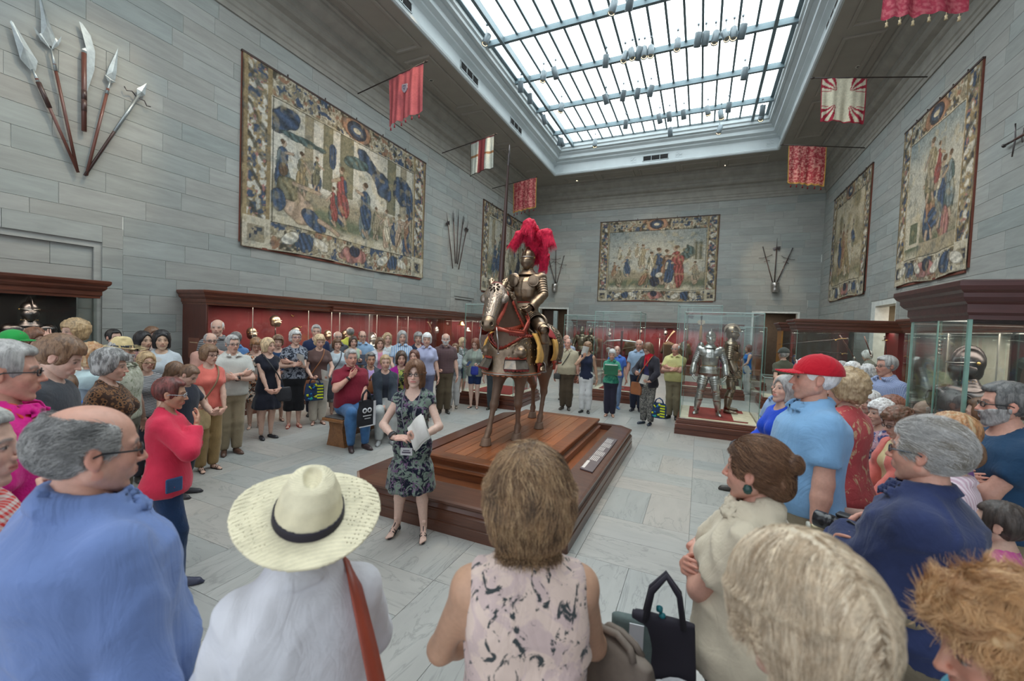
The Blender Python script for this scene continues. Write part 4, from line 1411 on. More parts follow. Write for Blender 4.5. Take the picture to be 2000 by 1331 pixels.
 # bottoms
 if not (isd and not sit)and legvis:
  bm_ = bc if isinstance(bc,bpy.types.Material)else cloth(bc)
  hz = bot[2]if len(bot)>2 else{'trousers':.035,'jeans':.035,'capri':.15,'shorts':.33,'skirt':.28,'dress':.28}[bk]
  A3,B3,C3 = torso_prof(fem,g,belly*0.6,0.005)
  wz = waistz or (0.60 if not belt else 0.605)
  def bot_d(P):
   Q = P-V3(0,0,dz)
   d = loft(Q,TZ[:4],A3[:4],B3[:4],C3[:4])
   d = np.maximum(d,Q[:,2]-wz)
   if bk in ('skirt','dress')and not sit:
    th = np.arctan2(P[:,0],P[:,1])
    k = 1+np.clip((0.5-P[:,2])/0.2,0,1)*0.05*np.sin(th*10)
    Q2 = P/np.stack([k,k,k*0+1],1)
    l = loft(Q2,[hz,0.40,0.50],[A3[1]*1.06,A3[1]*1.05,A3[1]],[B3[1]*1.25,B3[1]*1.15,B3[1]],[0,0,0])
    return smin(d,np.maximum(l,hz-P[:,2]),0.02)
   lg = leg_d(P,0.007,0.012 if bk=='trousers' else (0.006 if bk!='capri' else 0.014))
   if sit:lg = smin(lg,ell(P,(0,0.0,sit+0.045),(0.10*gl,0.10,0.055)),0.03)
   d = smin(d,lg,0.025)
   return np.maximum(d,(hz if not (sit and bk in ('shorts','skirt'))else-1)-P[:,2])
  xs = np.array([q for s in (1,-1)for q in legs[s]])
  v,f = surfnet(bot_d,np.minimum(xs.min(0)-0.08,(-0.13*g,-0.10*g,0.0)),np.maximum(xs.max(0)+0.08,(0.13*g,0.12*g+belly,wz+dz+0.01)),hv*(1.0 if lod else 1.8))
  v = fold_disp(v,f,0.0045*fold,seed+9)
  nm = {'trousers':'trousers','jeans':'jeans','capri':'trousers','shorts':'shorts','skirt':'skirt','dress':'skirt'}[bk]
  link(nm,mesh_np(nm,v*HU,f,bm_),root)
  if belt:
   mb = MB()
   zz = 0.585
   i = TZ.index(0.60)
   n = 28
   ring_ = []
   for k in range(n):
    a = 2*math.pi*k/n
    ca,sa = math.cos(a),math.sin(a)
    p_ = 2.4
    rr = (abs(ca/(A3[i]+.006))**p_+abs(sa/(B3[i]+.006))**p_)**(-1/p_)
    ring_.append((rr*ca,rr*sa+C3[i]))
   mb.sweep([(-.001,zz-.011),(.003,zz-.011),(.003,zz+.011),(-.001,zz+.011)],ring_[::-1],True)
   va = up(np.array([tuple(q)for q in mb.v],f32))*HU
   me = bpy.data.meshes.new('belt')
   me.from_pydata(va.tolist(),[],mb.f)
   me.materials.append(plain('belt_leather',belt,0.4))
   link('belt',me,root)
   # --- hair
 hm = hairmat(hcol,hcol2)
 if hair and hair!='bald':
  fn = hairfn or hair_sdf(hair)
  hh = {0:0.021,1:0.032,2:0.042}[lod]
  v,f = surfnet(fn,(-0.62,-0.85,-1.35 if hair in ('long','tail')else (-.8 if hair in ('lob','bob')else-0.5)),(0.62,0.62,0.72),hh)
  if len(v):
   n = vnormals(v,f)
   v = v+n*strand_disp(v,hair,seed,{0:1.0,1:1.1,2:1.0}[lod])[:,None]
   low = np.clip((v[:,2]+0.95)/0.6,0,1)[:,None]if hair=='long' else 1.0
   vh = hd(v)*low+(v*hs+hc0)*(1-low)if hair=='long' else hd(v)
   ho = link('hair',mesh_np('hair',up(vh)*HU,f,hm),root)
   if strands:strands(ho,lambda q:up(hd(np.asarray(q,f32)))*HU,hm)
 if beard:
  bc_ = HAIRC[beard]if isinstance(beard,str)else beard
  def bd(P):
   d = head_sdf(P,fem)-0.022
   d = np.maximum(d,P[:,2]+0.17-0.10*np.abs(P[:,0])*4)
   d = np.maximum(d,-P[:,2]-0.52)
   d = smax(d,-(P[:,1]+0.02-0.0),0.02)
   return smax(d,-ell(P,(0,0.42,-0.258),(0.075,0.12,0.022)),0.01)
  v,f = surfnet(bd,(-0.36,-0.1,-0.56),(0.36,0.5,0.1),{0:0.017,1:0.026,2:0.034}[lod])
  link('beard',mesh_np('beard',up(hd(v))*HU,f,hairmat(bc_)),root)
 if glasses:
  gm = glasses_mb(0.011)
  v = up(hd(np.array([tuple(q)for q in gm.v],f32)))*HU
  me = bpy.data.meshes.new('glasses')
  me.from_pydata(v.tolist(),[],gm.f)
  me.materials.append(plain('spectacle_frame',glasses if isinstance(glasses,tuple)else (0.03,0.03,0.035),0.3))
  go = link('glasses',me,root)
  if lod<2:
   mb = MB()
   for s in (-1,1):mb.prism([(0.128*s+0.08*math.cos(a),0.05*math.sin(a)+0.005)for a in [k*math.pi/6 for k in range(12)]],0.384,0.387)
   v = np.array([(q[0],q[2],q[1])for q in mb.v],f32)
   me = bpy.data.meshes.new('lens')
   me.from_pydata((up(hd(v))*HU).tolist(),[],mb.f)
   me.materials.append(glassmat())
   link('lens',me,go)
   # anchors for things they hold or wear: body units -> world
 Mw = Matrix.Translation(root.location)@Matrix.Rotation(-math.radians(yaw),4,'Z')
 def W(p,canon=True):
  q = up(np.asarray([p],f32))[0]if canon else np.asarray(p)
  return Mw@(Vector(q.tolist())*HU)
 info = dict(root=root,arms={s:[W(q)for q in arms[s][:3]]for s in (1,-1)},hand={s:W(arms[s][2]+arms[s][3][:,1]*HL*0.6)for s in (1,-1)},W=W,head=lambda q:W(hd(np.asarray([q],f32))[0]),HU=HU,hs=hs,Mw=Mw,up=up,hd=hd,yaw=yaw)
 return info
def head_obj(info,name,mesh_or_v,f=None,mat=None,parent=None):
 """a mesh given in head units becomes a part worn on the head"""
 if isinstance(mesh_or_v,MB):
  v = np.array([tuple(q)for q in mesh_or_v.v],f32)
  me = bpy.data.meshes.new(name)
  me.from_pydata((info['up'](info['hd'](v))*info['HU']).tolist(),[],mesh_or_v.f)
  me.polygons.foreach_set('use_smooth',mesh_or_v.sm)
  me.materials.append(mat)
 else:
  me = mesh_np(name,info['up'](info['hd'](mesh_or_v))*info['HU'],f,mat)
 return link(name,me,parent or info['root'])
def body_obj(info,name,v,f,mat,parent=None):
 return link(name,mesh_np(name,info['up'](np.asarray(v,f32))*info['HU'],f,mat),parent or info['root'])
def fibres(name,P,radius,mat,parent,tip=0.15):
 """P: (n strands, k points, 3) -> one object of fine tapering fibres"""
 n,k,_ = P.shape
 hc = bpy.data.hair_curves.new(name)
 hc.add_curves([k]*n)
 hc.attributes['position'].data.foreach_set('vector',P.astype(f32).ravel())
 ra = hc.attributes.get('radius')or hc.attributes.new('radius','FLOAT','POINT')
 r = np.tile(radius*(1-(1-tip)*np.linspace(0,1,k)**1.5),(n,1)).astype(f32)
 ra.data.foreach_set('value',r.ravel())
 hc.materials.append(mat)
 o = bpy.data.objects.new(name,hc)
 COL.objects.link(o)
 o.parent = parent
 o['kind'] = 'stuff'
 return o
 # ======== armour
STEEL = metalmat('steel_plate',lin(196,192,188),0.30,0.28,10.0,0.06)
BRONZE = metalmat('gilded_steel',lin(146,128,110),0.36,0.30,9.0,0.08)
DARKSTEEL = metalmat('blackened_steel',lin(104,98,98),0.30,0.3,9.0,0.05)
BRASS = metalmat('gilt_edge',lin(196,160,98),0.3,0.15)
REDV = cloth(lin(150,44,34))
def rings(mb,a,b,r0,r1,n,bulge=0.08,seg=20,M=None):
 """overlapping lames round a limb from a to b"""
 a,b = Vector(a),Vector(b)
 z = (b-a).normalized()
 R = z.to_track_quat('Z','Y').to_matrix().to_4x4()
 L = (b-a).length
 for i in range(n):
  t0,t1 = i/n,(i+1.12)/n
  ra,rb = r0+(r1-r0)*t0,r0+(r1-r0)*min(t1,1)
  k = 0.004
  prof = [(ra+k*0.3,t0*L),(ra*(1+bulge)+k,(t0*0.7+t1*0.3)*L),(rb*(1+bulge*.8)+k*1.5,(t0*.25+t1*.75)*L),(rb+k*2.2,t1*L),(rb+k,t1*L)]
  mb.lathe(prof,seg,M=Matrix.Translation(a)@R)
 return mb
def helmet(parent,M,mat,s=1.0,visor=True,comb=0.05,lod=1):
 """close helmet, unit ~ head height 0.26; M maps head frame (y forward, z up) into parent space"""
 h = 0.011 if lod<2 else 0.016
 def skul(P):
  d = ell(P,(0,-0.012,0.035),(0.098,0.122,0.118))
  d = smin(d,ell(P,(0,-0.02,-0.06),(0.082,0.098,0.08)),0.03)
  c = np.maximum(np.abs(P[:,0])-0.0045,np.sqrt((P[:,1]+.015)**2+(P[:,2]-.035)**2)-(0.125+comb))
  c = np.maximum(c,0.02-P[:,2])
  d = smin(d,c,0.012)
  return np.maximum(d,-P[:,2]-0.135)
 def T(v):return (np.asarray(v)*s)@np.array(M.to_3x3()).T+np.array(M.translation)
 v,f = surfnet(skul,(-0.12,-0.16,-0.14),(0.12,0.14,0.23),h)
 hl = link('helmet',mesh_np('helmet',T(v),f,mat),parent)
 if visor:
  def vis(P):
   d = ell(P,(0,0.01,-0.035),(0.098,0.118,0.085))
   d = smin(d,cap(P,(0,0.06,-0.01),(0,0.115,-0.035),0.06,0.018),0.04)
   d = smin(d,cap(P,(0,0.07,-0.09),(0,0.035,-0.13),0.045,0.045),0.03)
   d = np.maximum(d,-P[:,1]-0.01)
   d = smax(d,P[:,2]-0.035,0.005)
   d = np.maximum(d,-P[:,2]-0.14)
   X = P.copy()
   X[:,0] = np.abs(X[:,0])
   return np.maximum(d,-rbox(X,(0.045,0.12,0.022),(0.034,0.06,0.0055)))
  v,f = surfnet(vis,(-0.12,-0.03,-0.15),(0.12,0.15,0.06),h*0.8)
  vo = link('visor',mesh_np('visor',T(v),f,mat),parent)
  mb = MB()
  mb.tube([(0.102*math.sin(a),0.012+0.125*math.cos(a)+0.012*math.cos(a)**8,0.038-0.012*math.cos(a)**2)for a in [math.radians(q)for q in range(-85,86,10)]],0.006,6)
  me = mb.mesh('visor_rim',STEEL)
  me.transform(M@Matrix.Scale(s,4))
  link('visor_rim',me,vo)
  mb = MB()
  for sx in (-1,1):mb.lathe([(0,0.012),(0.012,0.01),(0.016,0)],10,M=Matrix.Translation((sx*0.098,-0.005,0.03))@Matrix.Rotation(sx*math.pi/2,4,'Y'))
  for k in range(-6,7):
   mb.lathe([(0,0.005),(0.004,0.003),(0.005,0)],6,M=Matrix.Translation((0.085*math.sin(k*.26),-0.012+0.102*math.cos(k*.26),-0.128))@Matrix.Rotation(-math.pi/2,4,'X')@Matrix.Rotation(-k*.26,4,'Z'))
  me = mb.mesh('rivets',BRASS)
  me.transform(M@Matrix.Scale(s,4))
  tag(link('rivets',me,hl),kind='stuff')
 return hl
def suit(label,loc,yaw,H=1.72,mat=None,arms=(0.035,0.0),tilt=0.0,legs=True,bust_only=False,group=None,comb=0.05,helm='close',root=None,legpose=None,armpose=None,rim=None,skirt=True,lod=1,z0=0.0,stance=0.07):
 """field armour on an invisible stand; local frame: y forward, x right, real metres/K"""
 mat = mat or STEEL
 rim = rim or BRASS
 k = H/K_SCALE
 r = root or empty('suit_of_armour',loc,-math.radians(yaw),label,'armour',group)
 def V_(x,y,z):return Vector((x*k,y*k,z*k+z0))
 def net(nm,fn,lo,hi,h=0.0088,m_=None,par=None):
  v,f = surfnet(fn,lo,hi,h)
  v = v*k
  v[:,2]+=z0
  return link(nm,mesh_np(nm,v,f,m_ or mat),par or r)
 def X_(P):
  X = P.copy()
  X[:,0] = np.abs(X[:,0])
  return X
  # breastplate with waist flange and medial ridge
 def cuir(P):
  d = loft(P,[.575,.60,.64,.70,.76,.80,.815],[.088,.080,.090,.102,.102,.080,.055],[.066,.064,.078,.088,.080,.058,.045],[0,.002,.006,.006,.0,-.004,-.006],2.3)
  d = smin(d,np.maximum(np.abs(P[:,0])-0.002,np.maximum(ell(P,(0,.02,.69),(.05,.082,.11)),-P[:,1])),0.012)
  fl = loft(P,[.555,.575,.592],[.100,.092,.080],[.080,.072,.064],[0,0,0])
  return smin(d,fl,0.004)
 cu = net('breastplate',cuir,(-.12,-.11,.55),(.12,.12,.83))
 mb = MB()
 rng_ = [(0.083*math.sin(a),0.066*math.cos(a))for a in [q*math.pi/12 for q in range(24)]]
 mb.sweep([(0.0,.593),(.006,.597),(.006,.602),(0.0,.606)],[(-x_,y_)for x_,y_ in rng_],True)
 me = mb.mesh('waist_rim',rim)
 me.transform(Matrix.Translation((0,0,z0))@Matrix.Scale(k,4))
 link('waist_rim',me,cu)
 # gorget
 mb = MB()
 for i,(ra,z_)in enumerate(((.040,.868),(.046,.855),(.056,.842),(.072,.828))):
  mb.lathe([(ra*.93,z_+.008),(ra,z_+.004),(ra*1.10,z_-.009),(ra*1.16,z_-.013),(ra*1.05,z_-.013)],24,M=Matrix.Translation((0,-.006,0))@Matrix.Scale(0.86,4,(0,1,0)))
 me = mb.mesh('gorget',mat)
 me.transform(Matrix.Translation((0,0,z0))@Matrix.Scale(k,4))
 link('gorget',me,r)
 # helmet
 Mh = Matrix.Translation(V_(0,.004,.935))@Matrix.Rotation(tilt,4,'Z')@Matrix.Scale(k/1.85,4)
 if helm:helmet(r,Mh,mat,1.02,helm=='close',comb,lod)
 # arms
 for s in (1,-1):
  ap = (armpose or{}).get(s)
  sh = np.array((s*.108,-.004,.790))
  w,pole = ap or ((s*(.150+arms[0]),.05,.50),(s*.5,-1,0))
  e,w = ik(sh,w,.165,.150,pole)
  def pau(P):
   d = ell(P,(s*.112,-.004,.792),(.047,.058,.044))
   d = smin(d,ell(P,(s*.080,.048,.775),(.046,.022,.045)),.015)
   d = smin(d,ell(P,(s*.080,-.052,.775),(.046,.022,.048)),.015)
   d = smax(d,-cap(P,(0,0,.80),(0,0,.95),.058),.01)
   return np.maximum(d,-ell(P,(s*.10,0,.775),(.040,.048,.038)))
  mb = MB()
  mb.lathe([(0,.006),(.034,.005),(.040,.001),(.043,.003),(.044,-.001),(.040,-.003)],20,M=Matrix.Translation((s*.082,.080,.762))@Matrix.Rotation(-math.pi/2,4,'X')@Matrix.Rotation(s*.25,4,'Y'))
  me = mb.mesh('besagew',mat)
  me.transform(Matrix.Translation((0,0,z0))@Matrix.Scale(k,4))
  link('besagew',me,r)
  po = net('pauldron',pau,(min(s*.17,s*.03),-.08,.73),(max(s*.17,s*.03),.08,.86),.0080)
  mb = MB()
  rings(mb,tuple(sh+(e-sh)*.12),tuple(sh+(e-sh)*.92),.040,.030,6 if lod else 6,.05)
  mb.lathe([(0,.034),(.018,.030),(.032,.015),(.037,0),(.032,-.015),(.018,-.03),(0,-.034)],16,M=Matrix.Translation(Vector(e))@Matrix.Scale(1.0,4))
  fan = Vector(e)+Vector((s*.014,.0,0))
  mb.lathe([(0,.004),(.03,.003),(.037,-.004),(.030,-.004)],14,M=Matrix.Translation(Vector(e)+Vector((s*.004,-.012,0)))@Matrix.Rotation(s*math.radians(75),4,'Y'))
  rings(mb,tuple(e+(w-e)*.14),tuple(e+(w-e)*.88),.031,.024,1,.12)
  me = mb.mesh('arm_plates',mat)
  me.transform(Matrix.Translation((0,0,z0))@Matrix.Scale(k,4))
  link('arm_plates',me,r)
  D = (w-e)/np.linalg.norm(w-e)
  D2 = D+np.array((-s*.25,.15,0))
  Fm = frame(D2,(-s,.2,-.2))
  v,f = hand_mesh('relax' if not ap else 'grip',max(lod,1))
  v = v.copy()
  if s==1:
   v[:,0]*=-1
   f = f[:,::-1]
  v = v*.112*1.06@Fm.T.astype(f32)+w.astype(f32)
  gm = MB()
  rings(gm,tuple(w-D*.055),tuple(w+D*.005),.036,.026,1,.0)
  for i in range(4):
   c_ = w+Fm[:,1]*(.012+i*.011)-0*Fm[:,2]
  g_ = np.array([tuple(q)for q in gm.v],f32)
  me = mesh_np('gauntlet',v*k+np.array((0,0,z0)),f,mat)
  go = link('gauntlet',me,r)
  me = gm.mesh('cuff',mat)
  me.transform(Matrix.Translation((0,0,z0))@Matrix.Scale(k,4))
  link('cuff',me,go)
 if bust_only:return r
 # skirt of lames and tassets
 mb = MB()
 for i in range(3):
  z_ = .558-i*.017
  a_ = .098+i*.004
  mb.lathe([(a_*.95,z_),(a_,z_-.006),(a_*1.03,z_-.020),(a_*.99,z_-.020)],28,M=Matrix.Scale(0.80,4,(0,1,0)))
 me = mb.mesh('fauld',mat)
 me.transform(Matrix.Translation((0,0,z0))@Matrix.Scale(k,4))
 link('fauld',me,r)
 for s in (1,-1):
  lp = (legpose or{}).get(s)
  hj,kn,an = [np.array(q,float)for q in (lp or ((s*.048,0,.49),(s*(.05+stance*.5),.022,.275),(s*(.045+stance),-.01,.045)))]
  mb = MB()
  d_ = (kn-hj)/np.linalg.norm(kn-hj)
  for i in range(4):
   c0 = hj+d_*(.02+i*.024)+np.array((s*.006,.012,0))
   c1 = c0+d_*.03
   rings(mb,tuple(c0),tuple(c1),.056-i*.001,.058-i*.001,1,.02)
  me = mb.mesh('tasset',mat)
  me.transform(Matrix.Translation((0,0,z0))@Matrix.Scale(k,4))
  link('tasset',me,r)
  mb = MB()
  rings(mb,tuple(hj+d_*.05),tuple(kn-d_*.02),.050,.038,1,.04)
  for o_ in (-.03,-.015,.015,.03):mb.lathe([(.036,-.006),(.041,0),(.037,.009)],16,M=Matrix.Translation(Vector(kn+d_*o_))@Vector(d_).to_track_quat('Z','Y').to_matrix().to_4x4())
  mb.lathe([(0,.040),(.02,.036),(.034,.02),(.040,0),(.034,-.02),(.02,-.036),(0,-.04)],16,M=Matrix.Translation(Vector(kn)+Vector((0,.008,0))))
  d2 = (an-kn)/np.linalg.norm(an-kn)
  c0,c1,c2 = kn+d2*.02,kn+d2*.09+np.array((0,-.008,0)),an+np.array((0,0,.01))
  rings(mb,tuple(c0),tuple(c1),.034,.038,1,.03)
  rings(mb,tuple(c1),tuple(c2),.038,.025,1,.02)
  me = mb.mesh('leg_plates',mat)
  me.transform(Matrix.Translation((0,0,z0))@Matrix.Scale(k,4))
  link('leg_plates',me,r)
  v,f = template('sab',shoe_sdf('shoe'),(-0.2,-0.36,0),(0.2,0.78,0.62),0.05)
  R_ = rotz(-s*.25)
  v = (v*.155)@R_.T+np.array((an[0],an[1]+.012,an[2]-.045),f32)
  rid = 0.0012*np.sin(v[:,1]*420)
  v[:,2]+=np.where(v[:,2]>an[2]-.03,rid,0)
  link('sabaton',mesh_np('sabaton',v*k+np.array((0,0,z0)),f,mat),r)
 return r
 # ======== display cases
MAHO = woodmat('mahogany',lin(58,26,18),lin(112,62,44),0.3,'Y')
MAHOX = woodmat('mahogany_x',lin(58,26,18),lin(112,62,44),0.3,'X')
MAHOV = woodmat('mahogany_upright',lin(62,28,22),lin(100,50,38),0.3,'Z')
REDF = plain('oxblood_case_lining',lin(96,26,32),0.85,nscale=3)
REDD = plain('dark_red_plinth_cloth',lin(142,46,40),0.85,nscale=6)
CREAM = plain('cream_label_board',lin(222,210,186),0.6)
GLASS = glassmat()
GEDGE = plain('green_glass_edge',lin(120,160,146),0.2)
GEDGE.node_tree.nodes['Principled BSDF'].inputs['Coat Weight'].default_value = 0.6
BLACKL = plain('black_case_lining',lin(20,20,22),0.6)
CPROF = [(0,2.28),(0.012,2.28),(0.012,2.31),(0.03,2.33),(0.03,2.39),(0.055,2.41),(0.075,2.44),(0.075,2.47),(0.10,2.49),(0.115,2.52),(0.115,2.555),(0.09,2.565),(0.0,2.565)]
def cornice(root,path,closed=False,mat=None,z0=0.0,sc=1.0,nm='cornice'):
 MB().sweep([(o*sc,z0+2.565+(z-2.565)*sc)for o,z in CPROF],path,closed).build(nm,mat or MAHO,root)
def baseframe(root,path,closed=False,mat=None,zt=0.34):
 MB().sweep([(0.06,0),(0.06,0.10),(0.045,0.115),(0.03,0.115),(0.03,zt-0.08),(0.045,zt-0.07),(0.045,zt-0.03),(0.02,zt),(-0.04,zt)],path,closed).build('base',mat or MAHO,root)
def wall_case(name,axis,w,a0,a1,depth,divs,label,lining=REDF,endpanels=(1,1),base_z=0.34,group=None,backz=2.3):
 """case standing against a wall. axis 'Y': wall plane x = w, runs a0..a1 in y, projects by depth (signed)"""
 r = empty(name,(w,a0,0)if axis=='Y' else (a0,w,0),label=label,cat='display case',group=group)
 L = a1-a0
 if axis=='Y':
  P = lambda a,d:(d,a)
 else:
  P = lambda a,d:(a,d)
 sg = 1 if depth>0 else-1
 D = abs(depth)
 def bx(nm,a,b,d0,d1,z0,z1,mt,par=None,bev=0):
  (x0,y0),(x1,y1) = P(a,d0*sg),P(b,d1*sg)
  x0,x1 = min(x0,x1),max(x0,x1)
  y0,y1 = min(y0,y1),max(y0,y1)
  mb = MB()
  mb.bev(x0,x1,y0,y1,z0,z1,bev)if bev else mb.box(x0,x1,y0,y1,z0,z1)
  return mb.build(nm,mt,par or r)
 mt = MAHO if axis=='Y' else MAHOX
 pth = [P(0,0.02*sg),P(0,D*sg),P(L,D*sg),P(L,0.02*sg)]
 if (axis=='Y')!=(sg>0):pth = pth[::-1]
 # make sure "out" is outwards: right of travel
 area = sum(pth[i][0]*pth[(i+1)%4][1]-pth[(i+1)%4][0]*pth[i][1]for i in range(4))
 if area<0:pth = pth[::-1]
 cornice(r,pth,mat=mt)
 baseframe(r,pth,mat=mt,zt=base_z)
 bx('back_panel',0.03,L-0.03,0.02,0.06,base_z,2.3,lining)
 bx('top_panel',0.0,L,0.02,D-0.01,2.29,2.33,mt)
 bx('deck',0.0,L,0.02,D-0.01,base_z-0.03,base_z,lining)
 for i,(e,a,b)in enumerate(((endpanels[0],0,0.035),(endpanels[1],L-0.035,L))):
  if e==1:bx('side_panel',a,b,0.02,D,base_z,2.29,MAHOV,bev=0.004)
  elif e==0:bx('side_glass',a+0.008,a+0.018,0.05,D-0.01,base_z,2.29,GLASS)
 xs = [0.035]+[d*L for d in divs]+[L-0.035]
 for a,b in zip(xs,xs[1:]):
  bx('pane',a+0.004,b-0.004,D-0.016,D-0.008,base_z,2.285,GLASS)
 la = bpy.data.lights.new('case_light','AREA')
 la.shape = 'RECTANGLE'
 la.size,la.size_y,la.energy,la.color = L*.9,.1,(3 if lining is BLACKL else 13)*L,(1,.85,.7)
 (x,y) = P(L/2,(D-.12)*sg)
 link('case_light',la,r,loc=(x,y,2.27),rot=(0,0,math.pi/2 if axis=='Y' else 0))
 for d in divs:bx('glass_joint',d*L-0.005,d*L+0.005,D-0.02,D-0.004,base_z,2.285,plain('bright_case_joint',lin(176,170,164),0.3,0.5))
 return r,bx
def glass_box(name,x0,x1,y0,y1,z0,z1,label,base=True,cloth_=REDD,group=None,bz=0.33,rim=0.16,steps=3):
 """free-standing all-glass vitrine on a stepped mahogany base"""
 cx,cy = (x0+x1)/2,(y0+y1)/2
 r = empty(name,(cx,cy,0),label=label,cat='display case',group=group)
 a,b = (x1-x0)/2,(y1-y0)/2
 ring_ = [(-a,-b),(a,-b),(a,b),(-a,b)]
 MB().sweep([(0.09,0),(0.09,0.10),(0.07,0.105),(0.07,0.125),(0.085,0.13),(0.085,0.2),(0.06,0.21),(0.05,0.22),(0.06,0.235),(0.06,bz-0.045),(0.03,bz-0.035),(0.03,bz-0.01),(0.0,bz)],ring_,True).build('base',MAHOX,r)
 MB().box(-a,a,-b,b,bz-0.03,bz).build('deck',CREAM,r)
 if cloth_:MB().box(-a+rim,a-rim,-b+rim,b-rim*.6,bz,bz+0.012).build('cloth_mat',cloth_,r)
 t = 0.012
 MB().box(-a,a,-b,-b+t,bz,z1).build('pane',GLASS,r)
 MB().box(-a,a,b-t,b,bz,z1).build('pane',GLASS,r)
 MB().box(-a,-a+t,-b+t,b-t,bz,z1).build('pane',GLASS,r)
 MB().box(a-t,a,-b+t,b-t,bz,z1).build('pane',GLASS,r)
 MB().box(-a,a,-b,b,z1,z1+t).build('top_pane',GLASS,r)
 e = 0.006
 for sx in (-1,1):
  for sy in (-1,1):MB().box(sx*a-e,sx*a+e,sy*b-e,sy*b+e,bz,z1+t).build('glass_edge',GEDGE,r)
 te = plain('bright_glass_edge',lin(178,200,194),0.2)
 for s in (-1,1):
  MB().box(-a,a,s*b-e,s*b+e,z1-0.004,z1+t+.002).build('top_edge',te,r)
  MB().box(s*a-e,s*a+e,-b,b,z1-.004,z1+t+.002).build('top_edge',te,r)
 return r
def bust_helmet(x,y,z,yaw,mat,label,group='helmets in the long left-hand case',s=1.0,helm='close',comb=.03,cuir=False):
 r = empty('helmet',(x,y,z),-math.radians(yaw),label,'helmet',group)
 helmet(r,Matrix.Translation((0,0,0.15*s))@Matrix.Scale(s,4),mat,1.0,helm=='close',comb,2)
 MB().tube([(0,0,-.25 if not cuir else 0),(0,0,0.06)],0.012,6).box(-.05,.05,-.05,.05,-.26,-.25).build('stand',DARKSTEEL,r)
 return r
 # ---- along the left wall
wall_case('wall_case','Y',XL,-0.6,3.4,0.72,(0.52,),'tall mahogany-corniced wall case with black lining at the far left edge, holding an armour',BLACKL,(1,0))
D0 = 0.80
longc,bx = wall_case('long_wall_case','Y',XL,4.95,13.72,D0,(0.106,0.265,0.345,0.375,0.50,0.535,0.64,0.7),'long red-lined mahogany wall case of helmets behind the crowd on the left',REDF,(1,1))
# side panel seen from the near end and the projecting middle part
MB().sweep([(o,z)for o,z in CPROF],[(D0-0.02,2.75),(D0+0.10,2.75),(D0+0.10,4.05),(D0-0.02,4.05)][::-1]if False else [(D0-0.02,2.95),(D0+0.12,2.95),(D0+0.12,4.5),(D0-0.02,4.5)][::-1]).build('cornice',MAHO,longc)
MB().box(0.60,0.62,0.0-0.002,0.0,1.25,1.6).box(0.25,0.6,-0.012,-0.002,1.22,1.62).build('label_panel',plain('wood_toned_label',lin(128,82,66),0.5),longc)
MB().box(0.3,0.55,-0.016,-0.012,1.52,1.54).build('print_lines',plain('print_pale',lin(190,160,130),0.5),longc)
hel = [((1005/2,0),)]
for i,(px,py,hz,mt,nm,yw)in enumerate(((492,652,1.62,BRONZE,'brown-gold close helmet on a low stand, leftmost in the long red case',80),(538,628,2.0,BRONZE,'gold-toned close helmet set highest in the long red case',50),
 (577,650,1.72,BRONZE,'dull gold close helmet behind the grey-haired woman with folded arms',75),(640,655,1.68,BRONZE,'pointed dark gold helmet between the blue-shirted man and the blond woman',110),
 (675,655,1.66,BRONZE,'rounded gold helmet beside the man in the yellow shirt',60),(852,645,1.9,STEEL,'bright open steel helmet at the right end of the long red case',95))):
 p = atx(px,py,XL+0.42)
 bust_helmet(p.x,p.y,p.z-0.14,yw,mt,nm,s=0.92)
suit('half armour with gilt comb helmet and steel breastplate inside the long red case',(*atx(727,655,XL+0.4)[:2],-0.12),90,1.62,STEEL,bust_only=True,comb=.06)
suit('half armour of bright steel in the long case, right of the gilt one',(*atx(750,655,XL+0.4)[:2],0.05),70,1.66,STEEL,bust_only=True,helm=None)
for i,(px,py)in enumerate(((572,618),(586,640))):
 p = atx(px,py,XL+0.08)
 r = empty('spur',p,label=('small gilt spur pinned to the red case back, upper' if i==0 else 'small gilt spur pinned to the red case back, lower'),cat='spur')
 MB().tube([(0,-.05,.03),(.01,0,0),(0,.05,.03)],.007,6).lathe([(0,.004),(.02,0),(0,-.004)],8,M=Matrix.Rotation(math.pi/2,4,'Y')).build('heel_band',BRASS,r)
 # armours in the black-lined case and on the far left
suit('dark steel armour with a gilded comb helmet behind the black-lined glass case',(XL+0.42,2.73,0.34),95,1.66,DARKSTEEL,bust_only=True,comb=.07,rim=BRASS,arms=(-.01,0))
sf,bx = wall_case('small_wall_case','Y',XL,14.0,17.3,0.62,(0.5,),'smaller red-lined wall case beyond the long one, with a gilt hat-shaped helmet',REDF,(0,0))
for i,(px,py,mt,hl)in enumerate(((901,634,BRASS,'gilt brimmed helmet in the small case behind the blond child'),(913,646,STEEL,'steel helmet in the small case, right of the gilt one'),(899,668,STEEL,'white-ruffed steel helmet low in the small case'))):
 p = atx(px,py,XL+0.35)
 r = empty('helmet',p,0,hl,'helmet')
 MB().lathe([(0,.14),(.06,.12),(.09,.06),(.10,0),(.17,-.02),(.175,-.03),(.10,-.015)],20).build('shell',mt,r)
 MB().tube([(0,0,-.4),(0,0,0)],.012,6).build('stand',DARKSTEEL,r)
